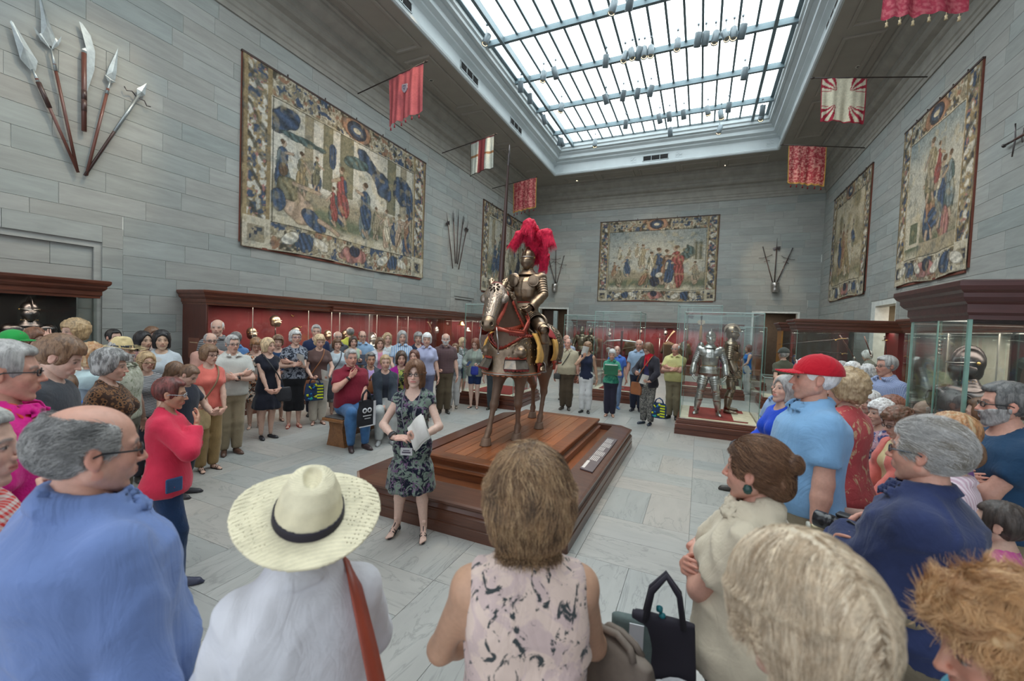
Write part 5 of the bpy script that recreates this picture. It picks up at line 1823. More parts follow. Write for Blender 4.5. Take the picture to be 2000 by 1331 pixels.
 # ---- along the back wall
bc,bx = wall_case('back_wall_case','X',YB,-6.3,1.75,-0.8,(0.12,0.27,0.33,0.42,0.58,0.67,0.8),'long red-lined mahogany case along the back wall',REDF,(1,1),base_z=0.5)
for i,(px,py,hh,nm)in enumerate(((1191,655,0,'steel helmet near the left end of the back wall case'),(1252,650,0,'dark helmet with round eyes in the middle of the back wall case'),(1300,652,0,'small dark helmet in the back wall case above the arms of the yellow-shirted man'))):
 p = aty(px,py,YB-0.4)
 bust_helmet(p.x,p.y,p.z-0.1,185,DARKSTEEL,nm,'helmets in the back wall case',1.0)
for i,px in enumerate((1230,1305,1335)):
 p = aty(px,690,YB-0.4)
 r = empty('mail_shirt',(p.x,p.y,0.75),0,('brown mail shirt hanging on a stand in the back wall case, left one','brown mail shirt on a stand in the back wall case, middle one','brown mail shirt on a stand in the back wall case, right one')[i],'mail shirt','mail shirts in the back wall case')
 v,f = surfnet(lambda P:smin(loft(P,[0,.3,.7,.85],[.26,.24,.25,.12],[.14,.13,.13,.08],[0,0,0,0]),np.minimum(cap(P,(.2,0,.72),(.32,0,.3),.08,.07),cap(P,(-.2,0,.72),(-.32,0,.3),.08,.07)),.03),(-.45,-.2,0),(.45,.2,.9),.03)
 link('mail',mesh_np('mail',v,f,metalmat('rusty_mail',lin(96,80,66),.6,.3,60,.3)),r)
 MB().tube([(0,0,-.25),(0,0,.9)],.02,6).box(-.12,.12,-.12,.12,-.25,-.23).build('stand',DARKSTEEL,r)
SWM = STEEL
for a,b,nm in (((1290,690),(1313,645),'sword'),):
 pa,pb = aty(a[0],a[1],YB-0.3),aty(b[0],b[1],YB-0.3)
 r = empty('long_gun',pa,label='pale inlaid gun propped diagonally in the back wall case',cat='gun')
 d_ = pb-pa
 Q_ = d_.to_track_quat('Z','Y').to_matrix().to_4x4()
 L_ = d_.length
 MB().tube([(0,0,0),(0,0,L_*.7)],.02,8,M=Q_).build('barrel',STEEL,r)
 MB().tube([(0,-.02,L_*.3),(0,-.03,L_*.75),(0,-.07,L_*.9),(0,-.12,L_)],[.025,.03,.04,.055],8,M=Q_).build('stock',plain('bone_inlaid_stock',lin(168,146,118),.5),r)
p = aty(1287,690,YB-0.35)
r = empty('sword',(p.x,p.y,0.6),label='slim upright sword with a cross hilt in the back wall case',cat='sword')
MB().tube([(0,0,0),(0,0,1.15)],[.006,.016],6).build('blade',STEEL,r)
MB().tube([(-.16,0,1.15),(.16,0,1.15)],.012,6).tube([(0,0,1.15),(0,0,1.36)],.014,6).lathe([(0,.03),(.03,0),(0,-.03)],10,M=Matrix.Translation((0,0,1.38))).build('hilt',DARKSTEEL,r)
# ---- free-standing vitrines
ga = glass_box('armour_vitrine',-0.30,1.12,9.35,11.0,0,2.52,'large glass vitrine with two steel armours on a red mat, right of centre')
suit('bright steel field armour facing the plinth, left one of the pair in the large vitrine',(0.22,10.0,0.345),180,1.62,STEEL,stance=.075)
suit('bright steel armour turned away to the right, behind its companion in the large vitrine',(0.66,10.62,0.345),95,1.74,metalmat('warm_steel',lin(150,134,118),.3,.3,8,.06),stance=.06)
MB().box(0.30,0.56,-0.62,0.3,0.335,0.352,M=Matrix.Rotation(0,4,'Z')).build('label_board',CREAM,ga)
gb_ = glass_box('armour_vitrine',-5.65,-4.2,9.55,11.2,0,2.62,'glass vitrine on a stepped wooden base behind the girl in denim shorts')
gc = glass_box('crossbow_vitrine',-2.85,-1.55,12.3,13.5,0,2.62,'narrow glass vitrine holding a mounted steel crossbow, behind the woman in green')
r = empty('crossbow',(-2.15,12.9,0.33),label='steel crossbow mounted upright on a post in the narrow vitrine',cat='crossbow')
MB().tube([(-.55,0,1.32),(-.45,0,1.42),(0,0,1.46),(.45,0,1.42),(.55,0,1.32)],[.012,.022,.03,.022,.012],8).build('bow',STEEL,r)
MB().bev(-.03,.03,-.04,.04,.75,1.75,.008).build('tiller',MAHOV,r)
MB().tube([(0,0,0),(0,0,1.0)],.02,8).box(-.15,.15,-.15,.15,0,.02).build('stand',DARKSTEEL,r)
MB().tube([(-.55,0,1.33),(0,.0,1.2),(.55,0,1.33)],.005,5).build('string',plain('cord',lin(170,160,140)),r)
gd = glass_box('polearm_vitrine',-0.70,0.62,15.0,16.4,0,3.0,'tall glass vitrine of tasselled polearms, behind the large vitrine')
for i,(x,hc_,nm,ty)in enumerate(((-0.42,(132,100,48),'polearm with an olive tassel and spike in the tall vitrine',0),(0.02,(176,118,62),'polearm with an orange tassel and pale pierced blade in the tall vitrine',1))):
 r = empty('polearm',(x,15.6,0.34),label=nm,cat='polearm')
 MB().tube([(0,0,0),(0,0,2.2)],.02,8).build('shaft',MAHOV,r)
 MB().tube([(0,0,2.18),(0,0,2.3),(0,0,2.62-.1*ty)],[.02,.035,.004],6).build('spike',DARKSTEEL,r)
 if ty==0:MB().prism([(0,-.03),(.16,-.10),(.20,0),(.16,.10),(0,.03)],-.006,.006,M=Matrix.Translation((0,0,2.33))@Matrix.Rotation(math.pi/2,4,'X')).build('axe_blade',DARKSTEEL,r)
 else:MB().prism([(.14*math.cos(a)*(1 if k%2 else.75),.09*math.sin(a))for k,a in enumerate([k*math.pi/7 for k in range(14)])],-.006,.006,M=Matrix.Translation((0,0,2.13))@Matrix.Rotation(math.pi/2,4,'X')).build('pierced_blade',plain('pale_blade',lin(196,172,150),.4,.3),r)
 MB().lathe([(.02,2.02),(.035,1.98),(.05,1.72),(.06,1.5),(.02,1.5)],12).build('tassel',cloth(lin(*hc_),'knit'),r)
for i,x in enumerate((-0.5,0.05)):
 r = empty('helmet',(x,15.9,0.34),math.pi,('steel helmet on a pole in the tall vitrine, left one','large winged steel helmet on a pole in the tall vitrine, right one')[i],'helmet')
 helmet(r,Matrix.Translation((0,0,1.28)),STEEL,1.1,True,.03,2)
 MB().tube([(0,0,0),(0,0,1.2)],.015,6).build('stand',DARKSTEEL,r)
ge = glass_box('armour_vitrine',-4.8,-3.5,15.6,17.4,0,2.6,'glass vitrine with two small distant armours, right of the knight')
suit('distant bronze-grey armour standing in the vitrine right of the knight, left one',(*aty(1133,740,16.2)[:2],.34),175,1.66,metalmat('brown_steel',lin(132,118,100),.35,.3,8,.06),stance=.05,lod=2)
suit('distant bronze-grey armour in the vitrine right of the knight, right one half hidden',(*aty(1150,740,16.9)[:2],.34),190,1.62,metalmat('brown_steel',lin(132,118,100),.35,.3,8,.06),stance=.05,lod=2)
for (x0,x1,y0,y1,z1,nm)in ((1.75,2.6,13.9,14.9,0.9,'low wooden plinth with a pale top beyond the large vitrine, right'),(0.75,1.3,15.2,16.2,2.3,'glass vitrine with an upright sword, behind the woman in the blue tunic'),
 (-4.6,-3.6,18.3,19.4,2.4,'glass vitrine near the back wall, behind the woman reading'),(1.2,2.3,18.4,19.6,2.4,'glass vitrine with a small cannon-like object near the right back door')):
 gl_ = glass_box('vitrine',x0,x1,y0,y1,0,z1,nm,cloth_=None)
r = empty('sword',(1.02,15.7,0.33),label='long slim sword standing upright in the sword vitrine',cat='sword')
MB().tube([(0,0,0),(0,0,1.2)],[.006,.016],6).build('blade',STEEL,r)
MB().tube([(-.12,0,1.2),(.12,0,1.2)],.012,6).tube([(0,0,1.2),(0,0,1.45)],.016,6).lathe([(0,.03),(.03,0),(0,-.03)],10,M=Matrix.Translation((0,0,1.47))).build('hilt',DARKSTEEL,r)
r = empty('gilt_cabinet',(1.8,19.0,.33),label='small dark gilt-edged cabinet shown in a vitrine by the back door',cat='cabinet')
MB().bev(-.4,.4,-.3,.3,.2,.95,.01).build('body',woodmat('amber_wood',lin(110,62,24),lin(170,104,48),.3,'X'),r)
MB().bev(-.44,.44,-.34,.34,.95,1.0,.008).build('top',MAHOX,r)
for sx in (-1,1):
 for sy in (-1,1):MB().tube([(sx*.36,sy*.26,0),(sx*.36,sy*.26,.2)],.03,8).build('leg',MAHOV,r)
 # ---- the long two-sided case on the right, running across the room
fr = empty('sword_case',(2.3,12.95,0),label='long two-sided mahogany-framed glass case of swords and staff weapons on the right',cat='display case')
L,Dp = 2.35,0.85
ring_ = [(0,0),(L,0),(L,Dp),(0,Dp)]
cornice(fr,ring_,True,MAHOX)
MB().sweep([(0.04,0),(0.04,0.12),(0.02,0.13),(0.02,0.62),(0.04,0.64),(0.0,0.68),(-0.1,0.68)],ring_,True).build('base',MAHOX,fr)
MB().box(0,L,0,Dp,0.64,0.67).build('deck',CREAM,fr)
MB().box(0,L,0,Dp,2.3,2.34).build('top_panel',MAHOX,fr)
MB().bev(L-0.12,L,0,Dp,0.67,2.3,.004).build('end_post',MAHOV,fr)
MB().box(L-0.30,L-0.12,0.03,Dp-.03,0.67,2.3).build('red_panel',plain('deep_red_panel',lin(104,20,24),0.6),fr)
MB().bev(0,0.05,Dp-.05,Dp,0.67,2.3,.004).build('end_post',MAHOV,fr)
for nm,a,b,c,d in (('pane',0,L*.5-.003,0,0.01),('pane',L*.5+.003,L-.12,0,.01),('pane',0,L-.12,Dp-.01,Dp),('side_glass',0,.01,.01,Dp-.01)):
 MB().box(a,b,c,d,0.67,2.3).build(nm,GLASS,fr)
for q_ in (0,L-.12):MB().box(q_-.005,q_+.005,-.005,.005,.67,2.3).build('glass_edge',GEDGE,fr)
fr2 = empty('sword_case',(2.5,16.6,0),label='second mahogany-framed case behind the long sword case, near the right back corner',cat='display case')
cornice(fr2,[(0,0),(1.6,0),(1.6,.8),(0,.8)],True,MAHOX)
MB().sweep([(0.04,0),(0.04,0.6),(0.0,0.64),(-.1,.64)],[(0,0),(1.6,0),(1.6,.8),(0,.8)],True).build('base',MAHOX,fr2)
for x in (0,1.55):MB().box(x,x+.05,0,.8,.64,2.3).build('end_post',plain('gilt_post',lin(150,104,46),.4,.3)if x==0 else MAHOV,fr2)
MB().box(.05,1.55,0,.01,.64,2.3).build('pane',GLASS,fr2)
MB().box(.05,1.55,.75,.8,.64,2.3).build('back_panel',plain('brown_lining',lin(72,52,40),.8),fr2)
def blade_between(pa,pb,nm,label,kind,grp=None,w=.014):
 pa,pb = Vector(pa),Vector(pb)
 r = empty(nm,pa,label=label,cat=kind,group=grp)
 d_ = pb-pa
 Q_ = d_.to_track_quat('Z','Y').to_matrix().to_4x4()
 L_ = d_.length
 if kind=='sword':
  MB().tube([(0,0,L_*.17),(0,0,L_)],[w*1.1,w*.3],6,M=Q_).build('blade',DARKSTEEL,r)
  MB().tube([(0,0,0),(0,0,L_*.17)],w*1.1,6,M=Q_).lathe([(0,.03),(.028,0),(0,-.03)],10,M=Q_).build('grip',DARKSTEEL,r)
  MB().tube([(-.10,.02,L_*.17),(.10,-.02,L_*.17)],.010,6,M=Q_).tube([(.05,0,L_*.17),(.07,.02,L_*.08),(.02,0,.01)],.007,6,M=Q_).build('guard',BRASS,r)
 else:
  MB().tube([(0,0,0),(0,0,L_*.85)],w,6,M=Q_).build('shaft',MAHOV,r)
  MB().tube([(0,0,L_*.85),(0,0,L_*.9),(0,0,L_)],[w,w*2,w*.2],6,M=Q_).build('point',STEEL,r)
 return r
yc = 13.35
for a,b,lb,kd in (((1655,662),(1520,673),'dark horizontal sword, uppermost in the long right-hand case','sword'),((1655,692),(1590,686),'dark sword with pale hilt rings below the top one in the right-hand case','sword'),
 ((1640,655),(1672,705),'slanting staff weapon crossing the middle of the right-hand case','polearm'),((1688,657),(1703,700),'slanting thin pike near the right of the sword case','polearm'),
 ((1728,658),(1732,700),'upright dark sword with a cross hilt at the right of the sword case','sword'),((1552,706),(1600,704),'dark horizontal sword, lowest on the left of the right-hand case','sword'),((1553,695),(1554,682),'small dark dagger upright at the left of the right-hand case','sword')):
 blade_between(aty(*a,yc),aty(*b,yc),'sword' if kd=='sword' else 'staff_weapon',lb,kd)
bt = empty('burgundy_screen',(*aty(1640,650,17.8)[:2],0),label='free-standing panel, half white and half dark red, seen through the sword case',cat='panel')
MB().box(-.95,-.42,-.03,.03,.9,2.5).build('white_panel',plain('white_board',lin(210,216,212),.6),bt)
MB().box(-.42,.25,-.03,.03,.3,2.5).build('red_board',plain('burgundy_board',lin(96,34,34),.7),bt)
MB().box(.25,.4,-.03,.03,.1,2.5).box(-.95,.4,-.04,.04,0,.1).build('frame',plain('black_frame',lin(34,30,28),.5),bt)
# ---- near right: tall corniced corner vitrine with a black and gold armour
nr = empty('corner_vitrine',(2.75,4.55,0),label='tall glass vitrine with a heavy dark mahogany cornice at the right edge',cat='display case')
MAHOD = woodmat('dark_mahogany',lin(48,22,24),lin(86,46,44),0.35,'X')
ring_ = [(-0.93,-0.32),(-0.93,0.60),(1.6,0.60),(1.6,-0.32)][::-1]
cornice(nr,ring_,True,MAHOD,0.0,1.0)
MB().box(-.93,1.6,-.32,.6,2.33,2.37).build('top_panel',MAHOD,nr)
MB().sweep([(0.06,0),(0.06,0.2),(0.03,0.22),(0.03,0.45),(0.0,0.5),(-.1,.5)],ring_,True).build('base',MAHOD,nr)
MB().box(-.93,1.6,-.32,.6,.47,.5).build('deck',CREAM,nr)
for nm,a,b,c,d in (('pane',-.93,.3,-.32,-.31),('pane',.306,1.6,-.32,-.31),('pane',-.93,1.6,.59,.6),('side_glass',-.93,-.92,-.31,.59),('side_glass',1.59,1.6,-.31,.59)):
 MB().box(a,b,c,d,.5,2.29).build(nm,GLASS,nr)
for q_ in ((-.937,-.915,-.327,-.305),(-.937,-.92,.585,.602),(-.935,-.925,.12,.13)):MB().box(*q_,.5,2.29).build('glass_edge',GEDGE,nr)
for (x_,y_,w_,e_)in ((2.75+.3,4.62,2.2,13),(2.3+1.1,12.95+.42,2.0,9)):  # added fill lights, brightening the two case interiors that their solid tops darken
 la = bpy.data.lights.new('case_light','AREA')
 la.shape = 'RECTANGLE'
 la.size,la.size_y,la.energy,la.color = w_,.3,e_,(1,.9,.78)
 link('case_light',la,None,loc=(x_,y_,2.28))
suit('black and gold armour with a beaked open helmet in the right-hand vitrine',(2.08,4.82,0.27),250,1.60,DARKSTEEL,rim=BRASS,comb=.03,stance=.04,arms=(0,0))
rw_,bx = wall_case('right_wall_case','Y',XR,5.4,11.7,-0.85,(0.25,0.5,0.72),'long dark-corniced case along the right wall behind the corner vitrine, red-lined at its near end',plain('stone_toned_lining',lin(150,150,142),.8),(0,0))
MB().box(-0.8,-0.76,0.25,2.3,.36,2.28).build('red_lining',REDF,rw_)
MB().box(-0.78,-0.74,0.22,0.28,.36,2.28).build('door_post',MAHOV,rw_)
r = empty('portrait_painting',(4.05,7.9,1.15),-math.pi/2,'dark framed portrait of a figure with a red sash in the right wall case','painting')
MB().box(-.36,.36,-.02,.02,0,1.1).build('canvas',plain('dark_canvas',lin(30,26,24),.6),r)
MB().sweep([(0,-.03),(0,.03),(.05,.04),(.06,-.03)],[(-.36,0),(.36,0),(.36,1.1),(-.36,1.1)],True,).build('frame',BLACKL,r)
for c in list(r.children):
 if c.name.startswith('frame'):
  for vv in c.data.vertices:vv.co = Vector((vv.co.x,vv.co.z,vv.co.y))
mb = MB()
v,f = surfnet(lambda P:smin(ell(P,(0,-.025,.82),(.07,.02,.09)),ell(P,(.02,-.025,.45),(.2,.015,.32)),.02),(-.3,-.06,0),(.3,.01,1.0),.015)
link('painted_figure',mesh_np('painted_figure',v,f,plain('painted_brown',lin(96,70,58),.7)),r)
MB().box(-.05,.03,-.048,-.043,.2,.62,M=Matrix.Rotation(.15,4,'Y')).build('red_sash',plain('sash_red',lin(140,48,40),.7),r)
r = empty('text_panel',(4.0,6.55,1.2),-math.pi/2,'pale text panel inside the right wall case, right of the dark armour','label')
MB().box(-.34,.34,0,.015,0,.95).build('panel',plain('grey_panel',lin(150,150,144),.6),r)
mb = MB()
for q_ in range(12):mb.box(-.26,.26-.1*(q_%3==2),-.004,0,.84-q_*.06,.86-q_*.06)
tag(mb.build('print_lines',plain('panel_print',lin(204,202,196),.6),r),kind='stuff')
r = empty('hanging_chain_ornament',atx(1838,652,4.35),label='small gilt hanging ornament with a dark tassel chain in the right wall case',cat='ornament')
for q_ in range(6):MB().lathe([(0,.035),(.03,.02),(.035,0),(.03,-.02),(0,-.035)],10,M=Matrix.Translation((0,0,-.08*q_))).build('bead',BRASS if q_==0 else DARKSTEEL,r)
MB().tube([(0,0,0),(0,0,2.3-r.location.z)],.005,4).build('cord',DARKSTEEL,r)
# ======== plinth, horse and rider
OAK_D,OAK_L = lin(72,38,22),lin(124,74,44)
OAK = woodmat('oak_stained',lin(70,36,20),lin(128,74,42),0.32,'X')
OAKY = woodmat('oak_stained_long',lin(70,36,20),lin(128,74,42),0.32,'Y')
OAKT = woodmat('oak_platform_boards',lin(112,60,32),lin(168,102,62),0.30,'Y',coat=0.35)
OAKS = woodmat('oak_base_moulding',lin(62,36,26),lin(98,62,46),0.34,'X')
PX0,PX1,PY0,PY1 = -3.62,-1.02,3.5,7.95
def octo(x0,x1,y0,y1,c):
 return [(x0,y0+c),(x0,y1-c),(x0+c,y1),(x1-c,y1),(x1,y1-c),(x1,y0+c),(x1-c,y0),(x0+c,y0)]
pl = empty('exhibition_plinth',(-2.32,5.72,0),label='large two-tiered stained oak plinth with canted corners under the armoured horse',cat='plinth')
o8 = [(x+2.32,y-5.72)for x,y in octo(PX0,PX1,PY0,PY1,0.22)]
prof = [(0.0,0.0),(0.0,0.105),(-0.012,0.112),(-0.012,0.122),(-0.004,0.128),(-0.004,0.205),(-0.016,0.213),(-0.016,0.222),(-0.03,0.228),(-0.045,0.262),(-0.045,0.275),(-0.022,0.282),(-0.012,0.292),(-0.012,0.315),(-0.04,0.325),(-0.34,0.365),(-0.34,0.26)]
# path runs anticlockwise seen from above -> outward is to the right
mb = MB().sweep([(-a,b)for a,b in prof],o8,True)
rail = mb.build('base_moulding',OAKS,pl)
for k_,(a,b,z)in enumerate(((0.004,0.0,0.108),)):
 pass
 # trough floor boards
xs0,xs1 = PX0+0.33+2.32,PX1-0.33+2.32
ys0,ys1 = PY0+0.33-5.72,PY1-0.33-5.72
ix0,ix1,iy0,iy1 = -2.96+2.32,-1.6+2.32,4.24-5.72,7.42-5.72
MB().box(xs0,xs1,ys0,iy0,0.2,0.272).build('trough_board',OAK,pl)
MB().box(xs0,xs1,iy1,ys1,0.2,0.272).build('trough_board',OAK,pl)
MB().box(xs0,ix0,iy0,iy1,0.2,0.272).build('trough_board',OAKY,pl)
MB().box(ix1,xs1,iy0,iy1,0.2,0.272).build('trough_board',OAKY,pl)
# upper tier
ip = [(ix0,iy0),(ix0,iy1),(ix1,iy1),(ix1,iy0)]
MB().sweep([(-a,b)for a,b in [(0.05,0.27),(0.05,0.355),(0.062,0.362),(0.062,0.372),(0.03,0.385),(0.012,0.40),(0.012,0.435),(0.028,0.442),(0.028,0.455),(0.04,0.462),(0.04,0.492),(0.03,0.50),(0.0,0.504),(-0.13,0.504),(-0.13,0.45)]],ip,True).build('platform_moulding',OAK,pl)
nb = 7
bw = (ix1-ix0-0.26)/nb
for i in range(nb):
 cut = [iy0+0.13,iy0+0.13+(iy1-iy0-.26)*(0.42 if i%2 else 0.63),iy1-0.13]
 for a,b in zip(cut,cut[1:]):
  MB().bev(ix0+0.13+i*bw+0.0025,ix0+0.13+(i+1)*bw-0.0025,a+0.002,b-0.002,0.46,0.503,0.002).build('board',OAKT,pl)
  # label rail on the right-hand rim: slanting dark panel with pale lines of text
lx0,lx1,ly0,ly1 = -1.275,-1.115,5.05,6.75
lr = empty('label_rail',((lx0+lx1)/2,(ly0+ly1)/2,0.352),label='long grey text panel lying on the right-hand rim of the oak plinth',cat='label')
sl = 0.130
w_,l_ = (lx1-lx0)/2,(ly1-ly0)/2
Ms = Matrix.Translation((0,0,0.006))@Matrix.Rotation(sl,4,'Y')
MB().bev(-w_,w_,-l_,l_,-0.012,0.004,0.002,M=Ms).build('panel',plain('label_grey',lin(96,84,86),0.4),lr)
mb = MB()
rr = random.Random(4)
WHITE = plain('print_white',lin(214,210,206),0.5)
y = -l_+0.10
# heading and paragraphs run along the rim (baseline along y)
for blk,(y0,y1,rows,h)in enumerate(((-0.80,-0.50,1,.036),(-0.44,-0.22,5,.010),(-0.19,0.02,6,.010),(0.05,0.24,4,.010),(0.27,0.48,6,.010),(0.51,0.76,5,.010))):
 for q_ in range(rows):
  x = -0.055+(q_*0.021 if rows>1 else 0.0)
  y = y0
  while y<y1:
   w = rr.uniform(0.02,0.05)if rows>1 else rr.uniform(0.03,0.05)
   mb.box(x-h/2,x+h/2,y,min(y+w,y1),0.0042,0.0052,M=Ms)
   y+=w+0.009
tag(mb.build('print_lines',WHITE,lr),kind='stuff')
text_part('heading','Armor for Man and Horse',.055,WHITE,lr,(-0.048,-0.80,0.017),(0,0,math.pi/2))
HB = metalmat('painted_horse_body',lin(122,98,82),0.5,0.12,6.0,0.05)
HB.node_tree.nodes['Principled BSDF'].inputs['Metallic'].default_value = 0.35
HZ = 0.505
horse = empty('armoured_horse',(-2.40,5.9,HZ),math.pi,label='life-size bronze-brown horse figure in full plate barding, walking, on the oak plinth',cat='horse')
LEGS = {'fr':[(0.16,0.62,1.15),(0.15,0.60,0.86),(0.13,0.78,0.50),(0.12,0.93,0.17),(0.12,1.02,0.0)],'fl':[(-0.16,0.58,1.15),(-0.14,0.52,0.86),(-0.12,0.52,0.50),(-0.12,0.50,0.17),(-0.12,0.56,0.0)],
 'hl':[(-0.16,-0.55,1.20),(-0.17,-0.36,0.88),(-0.16,-0.42,0.56),(-0.16,-0.30,0.17),(-0.16,-0.24,0.0)],'hr':[(0.17,-0.60,1.20),(0.19,-0.50,0.88),(0.20,-0.88,0.58),(0.22,-0.96,0.17),(0.22,-0.92,0.0)]}
POLL,MUZ = V3(0.02,1.03,2.02),V3(-0.10,1.50,1.56)
def barrel(P,e=0.0):
 d = cap(P,(0,0.48,1.24),(0,-0.55,1.27),0.31+e,0.31+e)
 d = smin(d,ell(P,(0,-0.62,1.30),(0.31+e,0.36+e,0.31+e)),0.1)
 d = smin(d,ell(P,(0,0.60,1.22),(0.27+e,0.27+e,0.34+e)),0.1)
 return d
def neck(P,e=0.0):
 d = cap(P,(0,0.50,1.38),(0.01,0.86,1.86),0.23+e,0.135+e)
 d2 = cap(P,(0,0.40,1.50),(0.01,0.84,1.96),0.14+e,0.10+e)
 d = smin(d,d2,0.05)
 return smin(d,cap(P,(0.01,0.86,1.90),tuple(POLL),0.13+e,0.115+e),0.05)
HD = MUZ-POLL
HD = HD/np.linalg.norm(HD)
_sx = np.cross(HD,(0,0,1.0))
_sx/=np.linalg.norm(_sx)
HF = np.stack([_sx,HD,np.cross(_sx,HD)],1)  # head frame: x side, y down the face, z towards the brow side
HF = HF.astype(f32)
def hloc(p):
 return POLL+HF@np.asarray(p,f32)
def hhead(P,e=0.0):
 Q = (P-POLL)@HF
 X = Q.copy()
 X[:,0] = np.abs(X[:,0])
 d = ell(Q,(0,0.06,0.0),(0.115+e,0.16+e,0.135+e))
 d = smin(d,cap(Q,(0,0.12,0.02),(0,0.50,0.02),0.10+e,0.062+e),0.06)
 d = smin(d,ell(X,(0.045,0.14,-0.09),(0.07+e,0.15+e,0.11+e)),0.04)  # jowls
 d = smin(d,cap(Q,(0,0.2,-0.07),(0,0.55,-0.05),0.075+e,0.05+e),0.05)
 d = smin(d,ell(Q,(0,0.60,0.0),(0.072+e,0.085+e,0.075+e)),0.04)  # muzzle
 d = smin(d,ell(X,(0.075,0.15,0.055),(0.045+e,0.06+e,0.04+e)),0.03)  # brow over the eye
 if e==0:
  d = smax(d,-ell(X,(0.052,0.635,0.035),(0.018,0.025,0.018)),0.01)  # nostrils
  d = smax(d,-cap(Q,(-0.08,0.64,-0.03),(0.08,0.64,-0.03),0.007),0.01)
 return d
def legs_d(P,e=0.0):
 d = None
 for k_,J in LEGS.items():
  fr_ = k_[0]=='f'
  r = [0.15,0.088,0.052,0.038,0.05]if fr_ else [0.19,0.12,0.052,0.040,0.05]
  q_ = cap(P,J[0],J[1],r[0]+e,r[1]+e)
  q_ = smin(q_,cap(P,J[1],J[2],r[1]*0.95+e,0.048+e),0.04)
  q_ = smin(q_,ell(P,J[2],(0.058,0.062,0.072)),0.03)
  m3 = tuple((np.array(J[2])*0.5+np.array(J[3])*0.5))
  q_ = smin(q_,cap(P,J[2],m3,0.045,0.034),0.02)
  q_ = smin(q_,cap(P,m3,J[3],0.034,0.038),0.02)
  q_ = smin(q_,ell(P,J[3],(0.048,0.052,0.055)),0.02)
  pa = np.array(J[4])+np.array((0,-0.02,0.085))
  q_ = smin(q_,cap(P,J[3],tuple(pa),0.040,0.045),0.02)
  d = q_ if d is None else np.minimum(d,q_)
 return np.maximum(d,0.045-P[:,2])
def horse_d(P):
 d = smin(barrel(P),neck(P),0.12)
 d = smin(d,legs_d(P),0.08)
 return smin(d,hhead(P),0.04)
v,f = surfnet(horse_d,(-0.5,-1.2,0.0),(0.5,1.75,2.3),0.019)
link('body',mesh_np('body',v,f,HB),horse)
for k_,J in LEGS.items():
 mb = MB().lathe([(0.0,0),(0.078,0.0),(0.074,0.012),(0.060,0.085),(0.052,0.095),(0.0,0.10)],20,M=Matrix.Translation((J[4][0],J[4][1]-0.01,0))@Matrix(((1,0,0,0),(0,1.12,-0.25,0),(0,0,1,0),(0,0,0,1))))
 mb.build('hoof',HB,horse)
 # tail
def tail_d(P):return chain(P,[(0,-0.93,1.42),(0,-1.03,1.25),(0,-1.04,0.9),(0.0,-1.02,0.62)],[0.05,0.08,0.085,0.02],0.03)
v,f = surfnet(tail_d,(-0.15,-1.2,0.5),(0.15,-0.8,1.55),0.02)
link('tail',mesh_np('tail',v+vnormals(v,f)*(0.015*vnoise(v*V3(30,30,4)))[:,None],f,HB),horse)
def plate(nm,fn,lo,hi,h=0.0135,mat=BRONZE,par=None,t=0.006):
 v,f = surfnet(fn,lo,hi,h)
 return link(nm,mesh_np(nm,v,f,mat),par or horse)
def flare(P,e0,z0,z1,out,p=2.0):
 return np.clip((z1-P[:,2])/(z1-z0),0,1)**p*out
 # peytral: the skirted chest plate
def peytral(P):
 e = 0.045+flare(P,0,0.93,1.22,0.13)
 b = smin(ell(P,(0,0.55,1.22),(0.33,0.40,0.40)),cap(P,(0,0.42,1.2),(0,0.0,1.2),0.34),0.05)-e+0.04
 zb = 0.93+0.10*np.clip((0.55-P[:,1])/0.6,0,1)
 d = np.abs(b)-0.010
 d = np.maximum(d,zb-P[:,2])
 d = smax(d,P[:,2]-1.27-0.17*np.clip(np.abs(P[:,0])/0.26,0,1)**1.5-0.06*np.clip((0.5-P[:,1])*2,0,1),0.01)
 d = np.maximum(d,0.20-P[:,1])
 X = P.copy()
 X[:,0] = np.abs(X[:,0])
 return smin(d,ell(X,(0.25,0.80,1.24),(0.085,0.085,0.085)),0.03)  # bosses
pe = plate('peytral',peytral,(-0.62,0.15,0.88),(0.62,1.2,1.6),0.015)
def crupper(P):
 e = 0.05+flare(P,0,1.0,1.4,0.07)
 b = smin(ell(P,(0,-0.62,1.30),(0.31,0.38,0.31)),cap(P,(0,-0.05,1.28),(0,-0.5,1.28),0.31),0.06)-e
 d = np.abs(b)-0.009
 d = np.maximum(d,1.02+0.05*np.sin(P[:,1]*5)-P[:,2])
 d = np.maximum(d,P[:,1]+0.20)
 X = P.copy()
 X[:,0] = np.abs(X[:,0])
 return d
cr = plate('crupper',crupper,(-0.55,-1.2,0.95),(0.55,-0.15,1.75),0.018)
# crinet: the lames over the crest of the neck, and the lower neck plates
def crinet(P):
 t = ((P-V3(0,0.50,1.42))@V3(0,0.58,0.81))
 saw = 0.010*(1-np.mod(t/0.085,1))
 b = neck(P,0.022)-saw
 d = np.abs(b)-0.007
 d = np.maximum(d,-(P[:,2]-1.50-(P[:,1]-0.45)*1.02+0.04))  # only the upper crest
 return np.maximum(d,np.maximum(P[:,2]-2.05,1.42-P[:,2]))
plate('crinet',crinet,(-0.35,0.1,1.35),(0.35,1.1,2.2),0.015)
